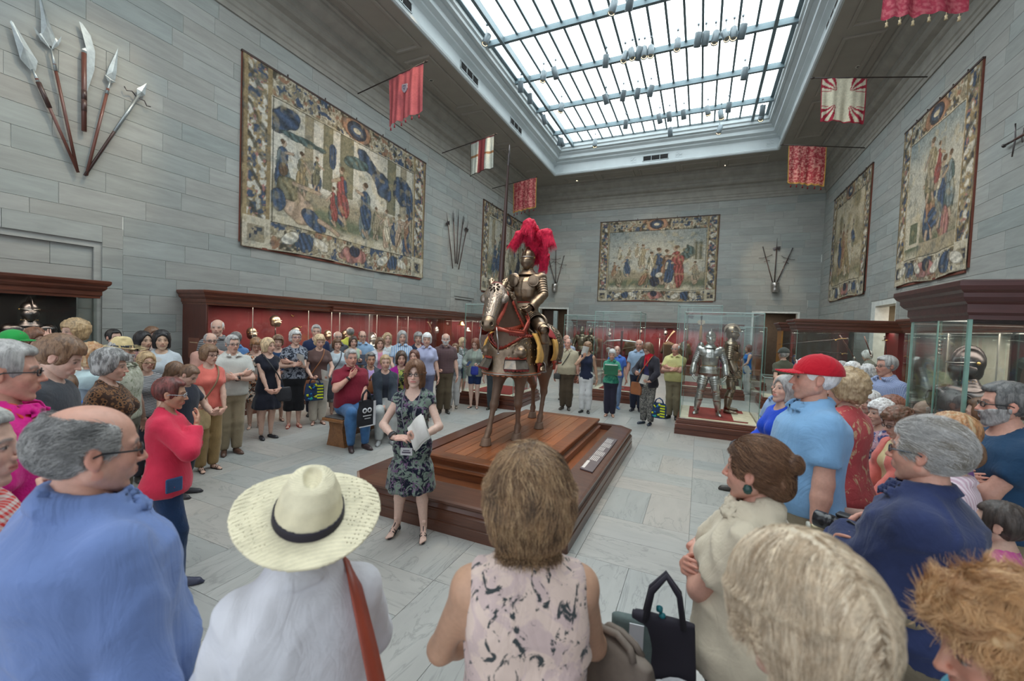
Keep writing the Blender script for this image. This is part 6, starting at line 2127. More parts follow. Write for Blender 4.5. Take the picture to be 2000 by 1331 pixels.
# chanfron: the face plate
def chanf(P):
 Q = (P-POLL)@HF
 X = Q.copy()
 X[:,0] = np.abs(X[:,0])
 b = hhead(P,0.016)
 d = np.abs(b)-0.006
 d = np.maximum(d,-Q[:,2]-0.015+0.02*np.clip(Q[:,1]*3,0,1))
 d = np.maximum(d,Q[:,1]-0.56)
 d = np.maximum(d,-Q[:,1]-0.12)
 d = smax(d,-ell(X,(0.118,0.175,0.010),(0.045,0.055,0.040)),0.006)
 eye = np.maximum(np.abs(ell(X,(0.122,0.165,0.022),(0.058,0.080,0.062)))-0.006,X[:,2]*-1+0.02-(X[:,1]-.165)*0)
 eye = np.maximum(eye,-(X[:,0]-0.085))
 d = smin(d,eye,0.008)
 r = np.maximum(np.abs(Q[:,0])-0.003,np.abs(hhead(P,0.024))-0.008)
 r = np.maximum(np.maximum(r,-Q[:,2]),np.maximum(0.12-Q[:,1],Q[:,1]-0.5))
 return smin(d,r,0.006)
CHM = metalmat('chanfron_steel',lin(156,144,134),0.42,0.2,8.0,0.05)
ch = plate('chanfron',chanf,(-0.3,0.85,1.4),(0.3,1.75,2.3),0.009,CHM)
for s in (-1,1):
 base = hloc((s*0.075,-0.06,0.05))
 tip = hloc((s*0.105,-0.21,0.075))
 def earf(P,s=s,base=base,tip=tip):
  d = cap(P,base,(base+tip)/2,0.040,0.043)
  d = smin(d,cap(P,(base+tip)/2,tip,0.040,0.008),0.01)
  c = cap(P,(base+tip)/2+HF@V3(0,0.0,0.035),tip+HF@V3(0,0,0.02),0.026,0.008)
  return smax(d,-c,0.006)
 v,f = surfnet(earf,np.minimum(base,tip)-0.07,np.maximum(base,tip)+0.07,0.008)
 link('ear_plate',mesh_np('ear_plate',v,f,BRONZE),horse)
def nose(P):
 Q = (P-POLL)@HF
 b = np.abs(hhead(P,0.010))-0.008
 b = smax(b,-ell(np.stack([np.abs(Q[:,0]),Q[:,1],Q[:,2]],1),(0.05,0.645,0.045),(0.018,0.026,0.02)),0.005)
 return np.maximum(np.maximum(b,0.53-Q[:,1]),-Q[:,2]-0.035)
plate('muzzle_plate',nose,(-0.3,1.2,1.35),(0.2,1.75,1.85),0.008,BRONZE)
# rosette, rivets and edge piping
mb = MB()
Mq = Matrix(HF.tolist()).to_4x4()
Mq.translation = Vector(hloc((0,0,0)).tolist())
def onface(x,y,e=0.0):
 """a point on the chanfron above (x, y) in the head frame"""
 zs_ = np.linspace(0.25,-0.05,200).astype(f32)
 P = POLL+np.stack([np.full(200,x),np.full(200,y),zs_],1).astype(f32)@HF.T
 d = hhead(P,0.024+e)
 i = int(np.argmax(d<0))
 return (x,y,float(zs_[i]))
for k_ in range(8):
 a = k_*math.pi/4+0.2
 c_ = onface(0.035*math.cos(a),0.09+0.028*math.sin(a))
 c2_ = onface(0.068*math.cos(a),0.09+0.082*math.sin(a))
 mb.tube([Vector(c_),(Vector(c_)+Vector(c2_))/2+Vector((0,0,.004)),Vector(c2_)],[0.003,0.014,0.010],6,M=Mq)
mb.lathe([(0,0.018),(0.012,0.012),(0.016,0)],10,M=Mq@Matrix.Translation(onface(0,0.115)))
mb.build('rosette',plain('blackened_gold',lin(60,50,40),0.4,0.8),ch)
mb = MB()
for s in (-1,1):
 for k_ in range(13):
  y = 0.0+k_*0.043
  x = s*(0.095 if y<0.2 else 0.095-(y-0.2)*0.11)
  mb.lathe([(0,0.008),(0.006,0.005),(0.008,-0.004)],6,M=Mq@Matrix.Translation(onface(x,y,-.006)))
  if k_%3==0:mb.lathe([(0,0.006),(0.004,0.004),(0.006,-0.004)],6,M=Mq@Matrix.Translation(onface(x*0.5,y+0.02,-.006)))
tag(mb.build('rivets',BRASS,ch),kind='stuff')
def project(fn,o,d,n=260,L=0.8):
 """first hit of the field going from o along d"""
 t = np.linspace(0,L,n).astype(f32)
 P = np.asarray(o,f32)+t[:,None]*np.asarray(d,f32)
 s = fn(P)
 i = np.argmax(s<0)
 return P[i]if (s<0).any()else None
 # scalloped red leather trim
RLEA = plain('red_leather',lin(158,58,40),0.55)
RLEAD = plain('dark_red_leather',lin(112,34,30),0.6)
ORL = plain('orange_leather',lin(176,98,60),0.55)
def scallop(pts,out,size,name='scalloped_trim',mat=RLEA,par=horse,th=0.005):
 """row of leather tongues along a polyline; out(p)-> direction the tongues point"""
 P = [Vector(p)for p in pts]
 segs = [(P[i+1]-P[i]).length for i in range(len(P)-1)]
 L = sum(segs)
 n = max(2,int(L/size))
 def at(s):
  for i,q_ in enumerate(segs):
   if s<=q_ or i==len(segs)-1:return P[i].lerp(P[i+1],min(1,s/max(q_,1e-6)))
   s-=q_
 mb = MB()
 for k_ in range(n):
  a,b = at(L*k_/n),at(L*(k_+1)/n)
  u = (b-a)
  w = u.length
  u.normalize()
  o_ = Vector(out((a+b)/2)).normalized()
  nn = u.cross(o_).normalized()*th
  R = [a,b]
  arc = [(a+b)/2+u*(w*0.52*math.cos(t))+o_*(w*0.55*math.sin(t))for t in [math.pi*j/6 for j in range(7)]]
  V = [p+nn for p in arc]+[p-nn for p in arc]
  m_ = len(arc)
  F = [tuple(range(m_)),tuple(range(m_,2*m_))[::-1]]+[(j,(j+1)%m_,m_+(j+1)%m_,m_+j)[::-1]for j in range(m_)]
  mb.add(V,F)
 mb.tube(P,0.006,5)
 return tag(mb.build(name,mat,par),kind='stuff')
 # lower hem of the peytral
hem = []
for a in [math.radians(q_)for q_ in range(-92,93,6)]:
 d_ = (math.sin(a),math.cos(a)*0.9,0)
 zb = 0.945
 p = project(peytral,(d_[0]*0.9,0.40+d_[1]*0.95,zb+0.02+0.10*max(0,(0.55-(0.40+d_[1]*0.45))/0.6)*0),(-d_[0],-d_[1],0),L=0.7)
 if p is not None:hem.append(p)
if len(hem)>4:
 scallop(hem,lambda p:(0,0,-1),0.075,mat=ORL,th=0.006)
 MB().tube([tuple(p+V3(0,0,-0.012))for p in hem],0.010,6).build('rolled_edge',STEEL,pe)
 # collar edge of the peytral
col_ = []
for a in [math.radians(q_)for q_ in range(-100,101,8)]:
 x,y = 0.25*math.sin(a),0.50+0.34*math.cos(a)
 col_.append((x,y,1.27+0.17*min(1,abs(x)*1.2/0.26)**1.5+(0.06*min(1,(0.5-y)*2)if y<.5 else 0)))
scallop([(x*1.12,y+0.06,z+0.02)for x,y,z in col_],lambda p:(-p.x,-(p.y-0.5),0.4),0.06,mat=RLEAD)
scallop([(x*1.2,y+0.085,z+0.01)for x,y,z in col_],lambda p:(p.x,(p.y-0.5),0.5),0.05,mat=RLEA)
# hinged panels standing out under the bosses
for s in (-1,1):
 V = []
 rows_ = []
 for zt,e in ((1.145,0.05),(1.03,0.12)):
  row = []
  for a in [math.radians(q_)for q_ in (14,34,56)]:
   row.append((s*(0.30+e)*math.sin(a)*1.08,0.50+(0.42+e)*math.cos(a),zt))
  rows_.append(row)
 mb = MB()
 V = rows_[0]+rows_[1]
 V2 = [(x*0.985,0.5+(y-0.5)*0.985,z)for x,y,z in V]
 mb.add(V+V2,[(0,1,4,3),(1,2,5,4),(9,10,7,6),(10,11,8,7),(3,4,10,9),(4,5,11,10),(0,3,9,6),(5,2,8,11),(1,0,6,7),(2,1,7,8)])
 mb.build('hinged_panel',metalmat('grey_steel_panel',lin(140,132,124),0.35),pe)
 MB().tube(rows_[0],0.006,5).tube(rows_[1],0.005,5).tube([rows_[0][0],rows_[1][0]],0.005,5).tube([rows_[0][2],rows_[1][2]],0.005,5).build('panel_edge',DARKSTEEL,pe)
 scallop([(x*1.02,0.5+(y-0.5)*1.02,z+0.012)for x,y,z in rows_[0]],lambda p:(0,0,1),0.045,mat=RLEA)
 scallop([(x*1.0,y,z-0.004)for x,y,z in rows_[1]],lambda p:(0,0,-1),0.05,mat=RLEAD)
 # studs over the peytral and crupper
mb = MB()
for fn,c0,ar,zr in ((peytral,(0,0.45),range(-80,81,16),(1.08,1.18,1.28,1.37)),(crupper,(0,-0.5),list(range(95,266,12)),(1.1,1.3,1.45))):
 for z in zr:
  for q_ in ar:
   a = math.radians(q_+z*40%9)
   d_ = (math.sin(a),math.cos(a),0)
   p = project(fn,(c0[0]+d_[0]*0.95,c0[1]+d_[1]*0.95,z),(-d_[0],-d_[1],0),L=0.8)
   if p is not None:mb.lathe([(0,0.006),(0.006,0.004),(0.008,-0.002)],6,M=Matrix.Translation(p.tolist())@Vector(d_).to_track_quat('Z','Y').to_matrix().to_4x4())
tag(mb.build('rivets',BRASS,pe),kind='stuff')
# crupper hem
hem = []
for a in [math.radians(q_)for q_ in range(75,286,8)]:
 d_ = (math.sin(a),math.cos(a),0)
 p = project(crupper,(d_[0]*0.95,-0.55+d_[1]*0.95,1.08),(-d_[0],-d_[1],0),L=0.8)
 if p is not None:hem.append(p-V3(0,0,0.035))
scallop(hem,lambda p:(0,0,-1),0.06,mat=RLEA)
MB().tube([tuple(p)for p in hem],0.010,6).build('rolled_edge',STEEL,cr)
# bridle: cheek straps, neck straps, reins, mail below the jaw
def strap(nm,pts,w,mat=RLEA,t=0.006,par=horse,n=None):
 """flat band along points; n: outward direction function"""
 P = [Vector(p)for p in pts]
 mb = MB()
 V,F = [],[]
 for i,p in enumerate(P):
  tg = (P[min(i+1,len(P)-1)]-P[max(i-1,0)]).normalized()
  o_ = Vector(n(p)).normalized()
  b = tg.cross(o_).normalized()*(w/2)
  o_ = o_*t
  V+=[p-b,p+b,p+b+o_,p-b+o_]
 for i in range(len(P)-1):
  a,c = i*4,(i+1)*4
  for j in range(4):F.append((a+j,a+(j+1)%4,c+(j+1)%4,c+j))
 F+=[(3,2,1,0),tuple((len(P)-1)*4+j for j in range(4))]
 mb.add(V,F,True)
 return mb.build(nm,mat,par)
ax = lambda p:(p.x,0.3,0.1)
for s in (-1,1):
 c_ = [hloc(q_)for q_ in ((s*.125,-.06,-.03),(s*.135,.10,-.06),(s*.125,.25,-.06),(s*.10,.42,-.05),(s*.085,.55,-.03))]
 strap('cheek_strap',c_,0.026,n=lambda p:(p.x,0.2,0.1))
 scallop([c+V3(s*.012,0.0,-0.01)for c in c_],lambda p:(0.2*p.x,-0.4,-1),0.05,mat=RLEA)
 rein = [hloc((s*.085,.60,-.05)),(s*0.20,1.12,1.52),(s*0.27,0.80,1.50),(s*0.24,0.55,1.66),(s*0.12,0.38,1.78)]
 strap('rein',rein,0.045,mat=RLEA,n=ax)
 scallop([tuple(Vector(q_)+Vector((s*.012,0,-.02)))for q_ in rein[1:]],lambda p:(0.3*p.x,0.1,-1),0.055,mat=RLEAD)
 scallop([tuple(Vector(q_)+Vector((s*.012,0,.02)))for q_ in rein[1:]],lambda p:(0.3*p.x,0.1,1),0.045,mat=RLEA)
 ns = []
 for t_ in np.linspace(0,1,9):
  o_ = np.array((s*0.6,0.55+0.36*t_,1.48+0.44*t_))
  p = project(lambda Q:neck(Q,0.03),o_,(-s,0,0),L=0.6)
  if p is not None:ns.append(p)
 if len(ns)>2:
  strap('neck_edge',ns,0.03,mat=RLEAD,n=lambda p:(p.x,0.2,0))
  scallop([p+V3(s*.008,0.012,-0.012)for p in ns],lambda p:(0.2*p.x,1,-0.8),0.05,mat=RLEA)
bn = []
for a in [math.radians(q_)for q_ in range(-150,151,15)]:
 p = project(lambda Q:neck(Q,0.012),(0.5*math.sin(a),0.67+0.5*math.cos(a),1.60-0.06*math.cos(a)),(-math.sin(a),-math.cos(a),0),L=0.5)
 if p is not None:bn.append(p)
strap('neck_band',bn,0.055,mat=plain('bright_red_leather',lin(168,66,38),0.5),n=lambda p:(p.x,p.y-0.67,0))
bn = []
for a in [math.radians(q_)for q_ in range(-120,121,12)]:
 p = project(lambda Q:neck(Q,0.03),(0.6*math.sin(a),0.6+0.6*math.cos(a),1.46-0.10*math.cos(a)),(-math.sin(a),-math.cos(a),0),L=0.6)
 if p is not None:bn.append(p)
if len(bn)>3:scallop(bn,lambda p:(0,0.3,-1),0.06,mat=RLEA)
strap('browband',[hloc(onface(x,-0.03))for x in (-.11,-.06,0,.06,.11)],0.03,mat=RLEAD,n=lambda p:(0,0.6,1))
bitm = MB()
for s in (-1,1):
 a,b = hloc((s*.09,.60,-.05)),hloc((s*.10,.60,-.05))+V3(0,-0.06,-0.32)
 bitm.tube([a,(a+b)/2+V3(s*.02,.02,0),b],0.009,6)
 bitm.lathe([(0.012,-0.006),(0.022,0),(0.012,0.006)],10,M=Matrix.Translation(Vector(b)))
bitm.build('curb_bit',STEEL,horse)
# saddle with steel bows, red and yellow cloths
def saddle(P):
 b = np.abs(barrel(P,0.045))-0.02
 b = np.maximum(b,np.abs(P[:,1]-0.08)-0.30)
 b = np.maximum(b,1.32-P[:,2])
 f1 = rbox(P,(0,0.40,1.68),(0.20,0.02,0.17),0.015,rotx(-0.25))
 f1 = smax(f1,-ell(P,(0,0.42,1.45),(0.14,0.2,0.12)),0.01)
 f1 = np.maximum(f1,np.sqrt(P[:,0]**2+(P[:,2]-1.60)**2)-0.26)
 f2 = rbox(P,(0,-0.24,1.66),(0.24,0.025,0.14),0.02,rotx(0.3))
 f2 = np.maximum(f2,np.sqrt(P[:,0]**2+(P[:,2]-1.56)**2)-0.27)
 return np.minimum(np.minimum(b,f1),f2)
plate('saddle',saddle,(-0.45,-0.4,1.2),(0.45,0.6,1.95),0.018,BRONZE)
YEL = cloth(lin(206,160,84),'knit')
for s in (-1,1):
 for (y0,y1,zt,zb,ox)in ((0.36,0.56,1.50,1.10,.10),(-0.30,-0.12,1.42,1.08,.10)):
  def yp(P,s=s,y0=y0,y1=y1,zt=zt,zb=zb,ox=ox):
   cy = (y0+y1)/2+(zt-P[:,2])*(0.12 if y0>0 else-0.05)
   b = np.abs(smin(barrel(P,0.085),ell(P,(0,.5,1.2),(.42,.46,.42)),.05))-0.018
   b = np.maximum(b,np.abs(P[:,1]-cy)-(y1-y0)/2*(1.0+0.25*(zt-P[:,2])))
   b = np.maximum(b,np.maximum(P[:,2]-zt,zb-P[:,2]))
   return np.maximum(b,-s*P[:,0])
  v,f = surfnet(yp,(min(s*.6,0),y0-.15,zb-.02),(max(s*.6,0),y1+.2,zt+.02),0.013)
  v = v+vnormals(v,f)*(0.012*vnoise(v*V3(8,40,6)))[:,None]
  link('yellow_girth_pad',mesh_np('yellow_girth_pad',v,f,YEL),horse)
  pz = zb
  cy = (y0+y1)/2+(zt-zb)*(0.12 if y0>0 else-0.05)
  p = project(lambda Q:barrel(Q,0.085),(s*0.9,cy,zb+0.01),(-s,0,0),L=0.8)
  if p is not None:
   strap('red_strap',[p+V3(s*.012,0,0.0),p+V3(s*.02,0,-.06),p+V3(s*.015,0,-.14)],0.09,mat=RLEA,n=lambda q_:(s,0,0),t=0.02)
   MB().tube([(p[0]+s*.03,p[1]-.05,p[2]-.03),(p[0]+s*.03,p[1]+.05,p[2]-.03)],0.022,8).build('roller',RLEA,horse)
def redc(P):
 b = np.abs(barrel(P,0.09))-0.012
 b = np.maximum(b,np.abs(P[:,1]+0.13)-0.16)
 return np.maximum(b,1.45-P[:,2]+(P[:,1]*0.2))
v,f = surfnet(redc,(-0.5,-.4,1.3),(0.5,0.1,1.8),0.014)
link('red_saddle_cloth',mesh_np('red_saddle_cloth',v,f,plain('crimson_velvet',lin(140,26,32),0.8)),horse)
# ---- the rider
kx,ky,kz = -2.38,5.78,HZ+1.76-0.94
RK = empty('mounted_knight',(kx,ky,kz),math.pi,label='mounted knight in complete gilded plate armour with visor down and red plume',cat='armour')
suit('',None,0,1.72,BRONZE,root=RK,stance=0,rim=REDV,legpose={1:((.048,0,.49),(.205,.175,.395),(.195,.10,.135)),-1:((-.048,0,.49),(-.215,.185,.395),(-.200,.105,.135))},
 armpose={1:((.125,.165,.600),(.6,-.8,-.3)),-1:((-.118,.175,.560),(-1,-.5,-.1))},comb=0.035)
# stirrups
for s in (-1,1):
 x,y,z = s*0.195*1.88,0.14*1.88,0.085*1.88
 MB().bev(x-0.07,x+0.07,y-0.05,y+0.05,z-0.02,z,0.004).tube([(x-.07,y,z),(x-.06,y,z+.10),(x,y,z+.16),(x+.06,y,z+.10),(x+.07,y,z)],0.008,6).build('stirrup',STEEL,horse if False else RK)
 # plume of ostrich feathers
PLM = plain('crimson_feather',lin(196,22,62),0.8,var=0.3,nscale=20)
PLM2 = plain('crimson_feather_barb',lin(214,34,78),0.8,var=0.35,nscale=30)
hx,hy,hz = 0.0,-0.16,0.97*1.88
rr = np.random.RandomState(3)
for pts,w in (([(0,-.06,1.78),(.02,-.14,1.98),(.06,-.10,2.14),(.16,-.02,2.13),(.24,.03,1.98)],.075),([(0,-.06,1.80),(0,-.15,2.02),(.0,-.13,2.22),(.01,-.02,2.27),(.02,.06,2.16)],.105),
 ([(0,-.06,1.78),(-.05,-.16,2.00),(-.13,-.13,2.14),(-.26,-.05,2.14),(-.33,.0,1.99)],.085),([(0,-.06,1.80),(-.06,-.18,1.98),(-.14,-.22,1.98),(-.18,-.22,1.84),(-.17,-.19,1.66)],.07),
 ([(0,-.06,1.80),(.04,-.2,2.0),(.03,-.30,1.98),(0,-.32,1.80)],.07)):
 P = [np.array(p)for p in pts]
 v,f = surfnet(lambda Q:chain(Q,P,[.018]+[w*.6,w*.86,w*.88,w*.55][:len(P)-1],.04),np.min(P,0)-.12,np.max(P,0)+.12,0.014)
 v = v+vnormals(v,f)*(0.016*vnoise(v*38))[:,None]
 fo = link('plume_feather',mesh_np('plume_feather',v,f,PLM),RK)
 T_ = np.linspace(0,len(P)-1.001,420)
 C = np.array([P[int(t)]*(1-t%1)+P[int(t)+1]*(t%1)for t in T_])
 tg = np.gradient(C,axis=0)
 tg/=np.linalg.norm(tg,axis=1)[:,None]
 S_ = []
 for i in range(420):
  for _ in range(8):
   r = rr.randn(3)
   r-=tg[i]*(r@tg[i])*0.8
   r/=np.linalg.norm(r)
   L_ = w*(0.85+0.4*rr.rand())*min(1,0.35+T_[i])*0.92
   q1 = C[i]+r*L_*0.75+tg[i]*L_*0.35
   q2 = C[i]+r*L_*1.0+tg[i]*L_*0.75+np.array((0,0,-L_*0.45))
   S_.append([C[i],C[i]+r*L_*0.4+tg[i]*L_*.1,q1,q2])
 fibres('barbs',np.array(S_),0.0016,PLM2,fo,0.4)
 # the lance
p0,p1 = Vector((-2.70,5.50,1.95)),Vector((-2.585,5.42,4.66))
la = empty('lance',p0,label='long dark brown tapering lance held upright beside the knight',cat='lance')
d_ = p1-p0
q_ = d_.to_track_quat('Z','Y').to_matrix().to_4x4()
LW = woodmat('dark_lance_wood',lin(40,24,20),lin(70,42,34),0.4,'Z')
MB().lathe([(0.0,0),(0.034,0.0),(0.036,0.2),(0.024,0.3),(0.024,0.42),(0.042,0.5),(0.040,0.9),(0.026,1.8),(0.014,2.45)],14,M=q_).build('shaft',LW,la)
MB().lathe([(0.0165,2.42),(0.017,2.5),(0.012,2.52),(0.017,2.56),(0.004,2.71),(0,2.712)],10,M=q_).build('lance_head',DARKSTEEL,la)
# ======== tapestries
@cached
def vcolmat(name,rough=0.9,weave=True):
 m_,t = newmat(name,rough,0.0,0.15)
 a = t.n('ShaderNodeVertexColor',layer_name='col')
 v = t.coord()
 f = t.noise(v,26,4,0.7)
 t.base(t.mix(1.0,a.outputs[0],t.ramp(f,[(0.3,(0.82,0.82,0.82)),(0.7,(1.12,1.12,1.12))]),'MULTIPLY'))
 if weave:t.bump(t.wave(v,60,'Z',1.0),0.12,0.004)
 return m_
C_ = {k:np.array(lin(*v),f32)for k,v in dict(cream=(206,194,166),tan=(158,144,116),olive=(112,108,84),dk=(56,54,50),blue=(40,76,118),lblue=(118,136,142),navy=(26,42,78),red=(158,56,60),rust=(158,108,78),
 white=(214,208,192),ochre=(170,142,92),flesh=(190,158,130),sky=(184,182,168),teal=(70,100,104),brown=(104,76,58),pink=(176,108,104),grn=(96,108,84)).items()}
class Paint:
 def __init__(s,W,Hh,nu,nv,seed):
  s.u,s.v = [a.astype(f32)for a in np.meshgrid(np.linspace(0,W,nu),np.linspace(0,Hh,nv),indexing='ij')]
  s.W,s.H,s.seed = W,Hh,seed
  s.c = np.tile(C_['tan'],(nu,nv,1)).astype(f32)
  s.P = np.stack([s.u.ravel(),s.v.ravel(),np.full(nu*nv,seed*1.7,f32)],1)
 def n(s,sc,k=0,sx=1.0,sy=1.0):
  return vnoise(s.P*V3(sx,sy,1),sc,s.seed+k).reshape(s.u.shape)
 def put(s,mask,col,shade=None):
  mk = np.clip(mask,0,1)[...,None]
  c = np.array(col,f32)if shade is None else np.array(col,f32)*shade[...,None]
  s.c = s.c*(1-mk)+c*mk
 def blob(s,cx,cy,rx,ry,col,rot=0.0,wob=0.15,fold=0.25,k=0,edge=12):
  c_,s_ = math.cos(rot),math.sin(rot)
  dx,dy = s.u-cx,s.v-cy
  x,y = (dx*c_+dy*s_)/rx,(-dx*s_+dy*c_)/ry
  r = np.sqrt(x*x+y*y)+wob*s.n(4.5,k+3)
  sh = 1+fold*np.sin((x*2.2+y*0.7)*4+3*s.n(3.2,k+1))+0.15*s.n(11,k)
  s.put((1.06-r)*edge,np.array(col,f32)*0.35)
  s.put((0.98-r)*edge,col,np.clip(sh,0.3,1.6))
 def line(s,x0,y0,x1,y1,w,col,shade=0.0):
  d = np.array((x1-x0,y1-y0),f32)
  L = d@d
  t = np.clip(((s.u-x0)*d[0]+(s.v-y0)*d[1])/L,0,1)
  r = np.sqrt((s.u-x0-t*d[0])**2+(s.v-y0-t*d[1])**2)
  s.put((w*1.35-r)/(w*.3),np.array(col,f32)*0.4)
  s.put((w-r)/(w*.3),col)
 def figure(s,cx,y0,h,c1,c2,face=1,k=0,skin='flesh',kneel=False):
  """draped standing figure with head, raised arm and robe"""
  C1,C2,F = C_[c1],C_[c2],C_[skin]
  s.blob(cx,y0+h*.26,h*.16,h*.30,C2,0.06*face,.22,.35,k)
  s.blob(cx-.03*h*face,y0+h*.36,h*.13,h*.26,C1,-.2*face,.25,.4,k+1)
  s.line(cx-.05*h,y0+.1*h,cx-.09*h*face,y0,.028*h,F)
  s.line(cx+.06*h,y0+.1*h,cx+.08*h,y0,.028*h,F)
  s.blob(cx,y0+h*.66,h*.115,h*.17,C1,.1*face,.18,.35,k+2)
  s.line(cx+.06*h*face,y0+h*.74,cx+.22*h*face,y0+h*(.66+.12*math.sin(k*2.1)),.026*h,F)
  s.line(cx-.07*h*face,y0+h*.74,cx-.10*h*face,y0+h*.58,.030*h,C2)
  s.blob(cx+.02*h*face,y0+h*.90,h*.052,h*.068,F,0,.05,.12,k+4,8)
  s.blob(cx-.012*h*face,y0+h*.935,h*.055,h*.045,C_['brown'],0,.15,.3,k+5,8)
 def horn(s,m=0.5,base='olive',curl=1.0,mask=None,k=20):
  """scrolling ornament"""
  a = s.n(7.5*curl,k)+.5*s.n(15,k+1)
  b = s.n(9*curl,k+2)+.5*s.n(18,k+3)
  s.put(mask,C_['tan']*.95)
  s.put(mask*np.clip((.22-np.abs(a))*9,0,1),C_['cream'])
  s.put(mask*np.clip((a-.34)*8,0,1),C_['dk']*1.3)
  s.put(mask*np.clip((b-.42)*8,0,1),C_['blue'])
  s.put(mask*np.clip((-b-.5)*8,0,1),C_['rust'])
  s.put(mask*np.clip((.07-np.abs(b))*14,0,1)*.7,C_['dk'])
 def border(s,bw,bt,bb):
  W,H = s.W,s.H
  inn = lambda x0,x1,y0,y1:((s.u>x0)&(s.u<x1)&(s.v>y0)&(s.v<y1)).astype(f32)
  top = inn(bw,W-bw,H-bt,H)
  bot = inn(bw,W-bw,0,bb)
  s.horn(mask=top,curl=.9)
  s.horn(mask=bot,curl=.55,k=30)
  for x0,x1 in ((0,bw),(W-bw,W)):
   m_ = inn(x0,x1,bb,H)
   cx = (x0+x1)/2
   sh = .72+.38*np.cos((s.u-cx)/bw*2.6)
   s.put(m_,C_['ochre']*.85,sh)
   tw = np.sin((s.v*9/1.0+(s.u-cx)*9)+s.n(3,5))
   f_ = m_*(np.abs(s.u-cx)<bw*.33)
   fl = s.n(9,40)+.6*s.n(19,41)
   s.put(f_*np.clip((fl-.12)*6,0,1),C_['white'])
   s.put(f_*np.clip((-fl-.15)*6,0,1),C_['blue']*.9)
   s.put(f_*np.clip((tw-.65)*5,0,1)*.8,C_['dk'])
   s.put(f_*np.clip((s.n(12,44)-.5)*9,0,1),C_['pink'])
   b_ = inn(x0,x1,0,bb*1.06)
   s.put(b_,C_['cream'])
   s.put(inn(cx-bw*.3,cx+bw*.3,bb*.22,bb*.8),C_['tan'])
   s.put(inn(cx-bw*.24,cx+bw*.24,bb*.28,bb*.74)*np.clip((s.n(13,47)+.1)*8,0,1),C_['navy'])
   # cartouche
  cx,cy = W/2,H-bt*.5
  s.blob(cx,cy,bt*.95,bt*.55,C_['rust']*1.1,0,.2,.25,50)
  s.blob(cx,cy,bt*.58,bt*.40,C_['navy'],0,.0,.0,51,20)
  s.blob(cx,cy,bt*.42,bt*.26,C_['blue'],0,.0,.0,51,20)
  s.blob(cx,cy,bt*.24,bt*.12,C_['cream'],0,.0,.0,51,20)
  s.blob(W/2,bb*.5,bb*.8,bb*.34,C_['pink'],0,.3,.4,53)
  s.blob(W/2,bb*.66,bb*.3,bb*.26,C_['navy'],0,.2,.3,54)
  for q in (.25,.75):
   s.blob(W*q,bb*.52,bb*.36,bb*.36,C_['blue'],0,.25,.5,55)
   s.blob(W*q-bb*.7,bb*.55,bb*.4,bb*.2,C_['white'],.5,.2,.3,56)
   s.blob(W*q+bb*.7,bb*.55,bb*.4,bb*.2,C_['white'],-.5,.2,.3,57)
   # frame lines
  for a in (0.0,.035):
   for m_ in (inn(bw-.03+a,bw+a-.012,bb,H-bt),inn(W-bw+.012-a,W-bw+.03-a,bb,H-bt),inn(bw,W-bw,bb-.03+a,bb-.012+a),inn(bw,W-bw,H-bt+.012-a,H-bt+.03-a)):
    s.put(m_,C_['cream']if a==0 else C_['dk'])
  s.put(inn(0,W,0,.035),C_['cream']*.9)
  s.put(1-inn(.04,W-.04,.0,H-.04),C_['brown']*.8)
 def toned(s):
  g = s.c.mean(-1,keepdims=True)
  c = s.c*.72+g*.28
  c = c*.80+np.array(lin(132,124,100),f32)*.20
  m1 = np.clip((s.n(5.5,92)+.4*s.n(11,93)-.25)*4,0,1)[...,None]*.35
  c = c*(1-m1)+np.array(lin(176,160,124),f32)*m1
  m2 = np.clip((s.n(6.5,94)+.4*s.n(13,95)-.35)*4,0,1)[...,None]*.35
  c = c*(1-m2)+np.array(lin(84,96,98),f32)*m2
  rd = np.clip((.10-np.abs(s.n(6,96,1.4,.8)+.3*s.n(14,97)))*9,0,1)*.5+np.clip((.08-np.abs(s.n(12,98,.7,1.3)))*9,0,1)*.3
  d = s.n(24,90)*.5+s.n(45,91)*.5
  return c*((1+.38*d)*(1-.55*rd))[...,None]
 def tapestry(s,name,label,place,group='tapestries with ornamented borders',wave=.03,seed=1):
  """place(u, out, v) -> world"""
  nu,nv = s.u.shape
  W,H = s.W,s.H
  k = np.clip(1-s.v/H,0,1)
  d = .035+wave*(.25+.75*k)*(np.sin(s.u*5.2+seed)*.5+.5+.35*np.sin(s.u*11.7+seed*2+s.v))+.004*s.n(6,77)
  sag = -.035*np.sin(s.u/W*math.pi*3+seed)*k**3
  org = Vector(place(0,0,0))
  e1,e2,e3 = Vector(place(1,0,0))-org,Vector(place(0,1,0))-org,Vector(place(0,0,1))-org
  V = np.stack([s.u.ravel(),d.ravel(),(s.v+sag).ravel()],1)@np.array([e1,e2,e3],f32)
  i = (np.arange(nu-1)[:,None]*nv+np.arange(nv-1)[None]).ravel()
  F = np.stack([i,i+nv,i+nv+1,i+1],1)
  r = empty(name,org,label=label,cat='tapestry',group=group)
  link('woven_face',mesh_np('woven_face',V,F,vcolmat('woven_wool'),True,np.clip(s.toned().reshape(-1,3),0,1)),r)
  mb = MB()
  def bar(u0,u1,v0,v1,o0,o1):
   P_ = [e1*u+e2*o+e3*v for v in (v0,v1)for u,o in ((u0,o0),(u1,o0),(u1,o1),(u0,o1))]
   mb.add(P_,[(3,2,1,0),(4,5,6,7),(0,1,5,4),(1,2,6,5),(2,3,7,6),(3,0,4,7)])
  bar(-.02,W+.02,H-.03,H+.015,.0,.05)
  for q in range(1,6):bar(W*q/6-.012,W*q/6+.012,H,H+.09,.0,.02)
  mb.build('hanging_rail',plain('dark_rail',lin(60,42,36),.6),r)
  mb = MB()
  bar(-.012,.0,.06,H,.0,.035)
  bar(W,W+.012,.06,H,.0,.035)
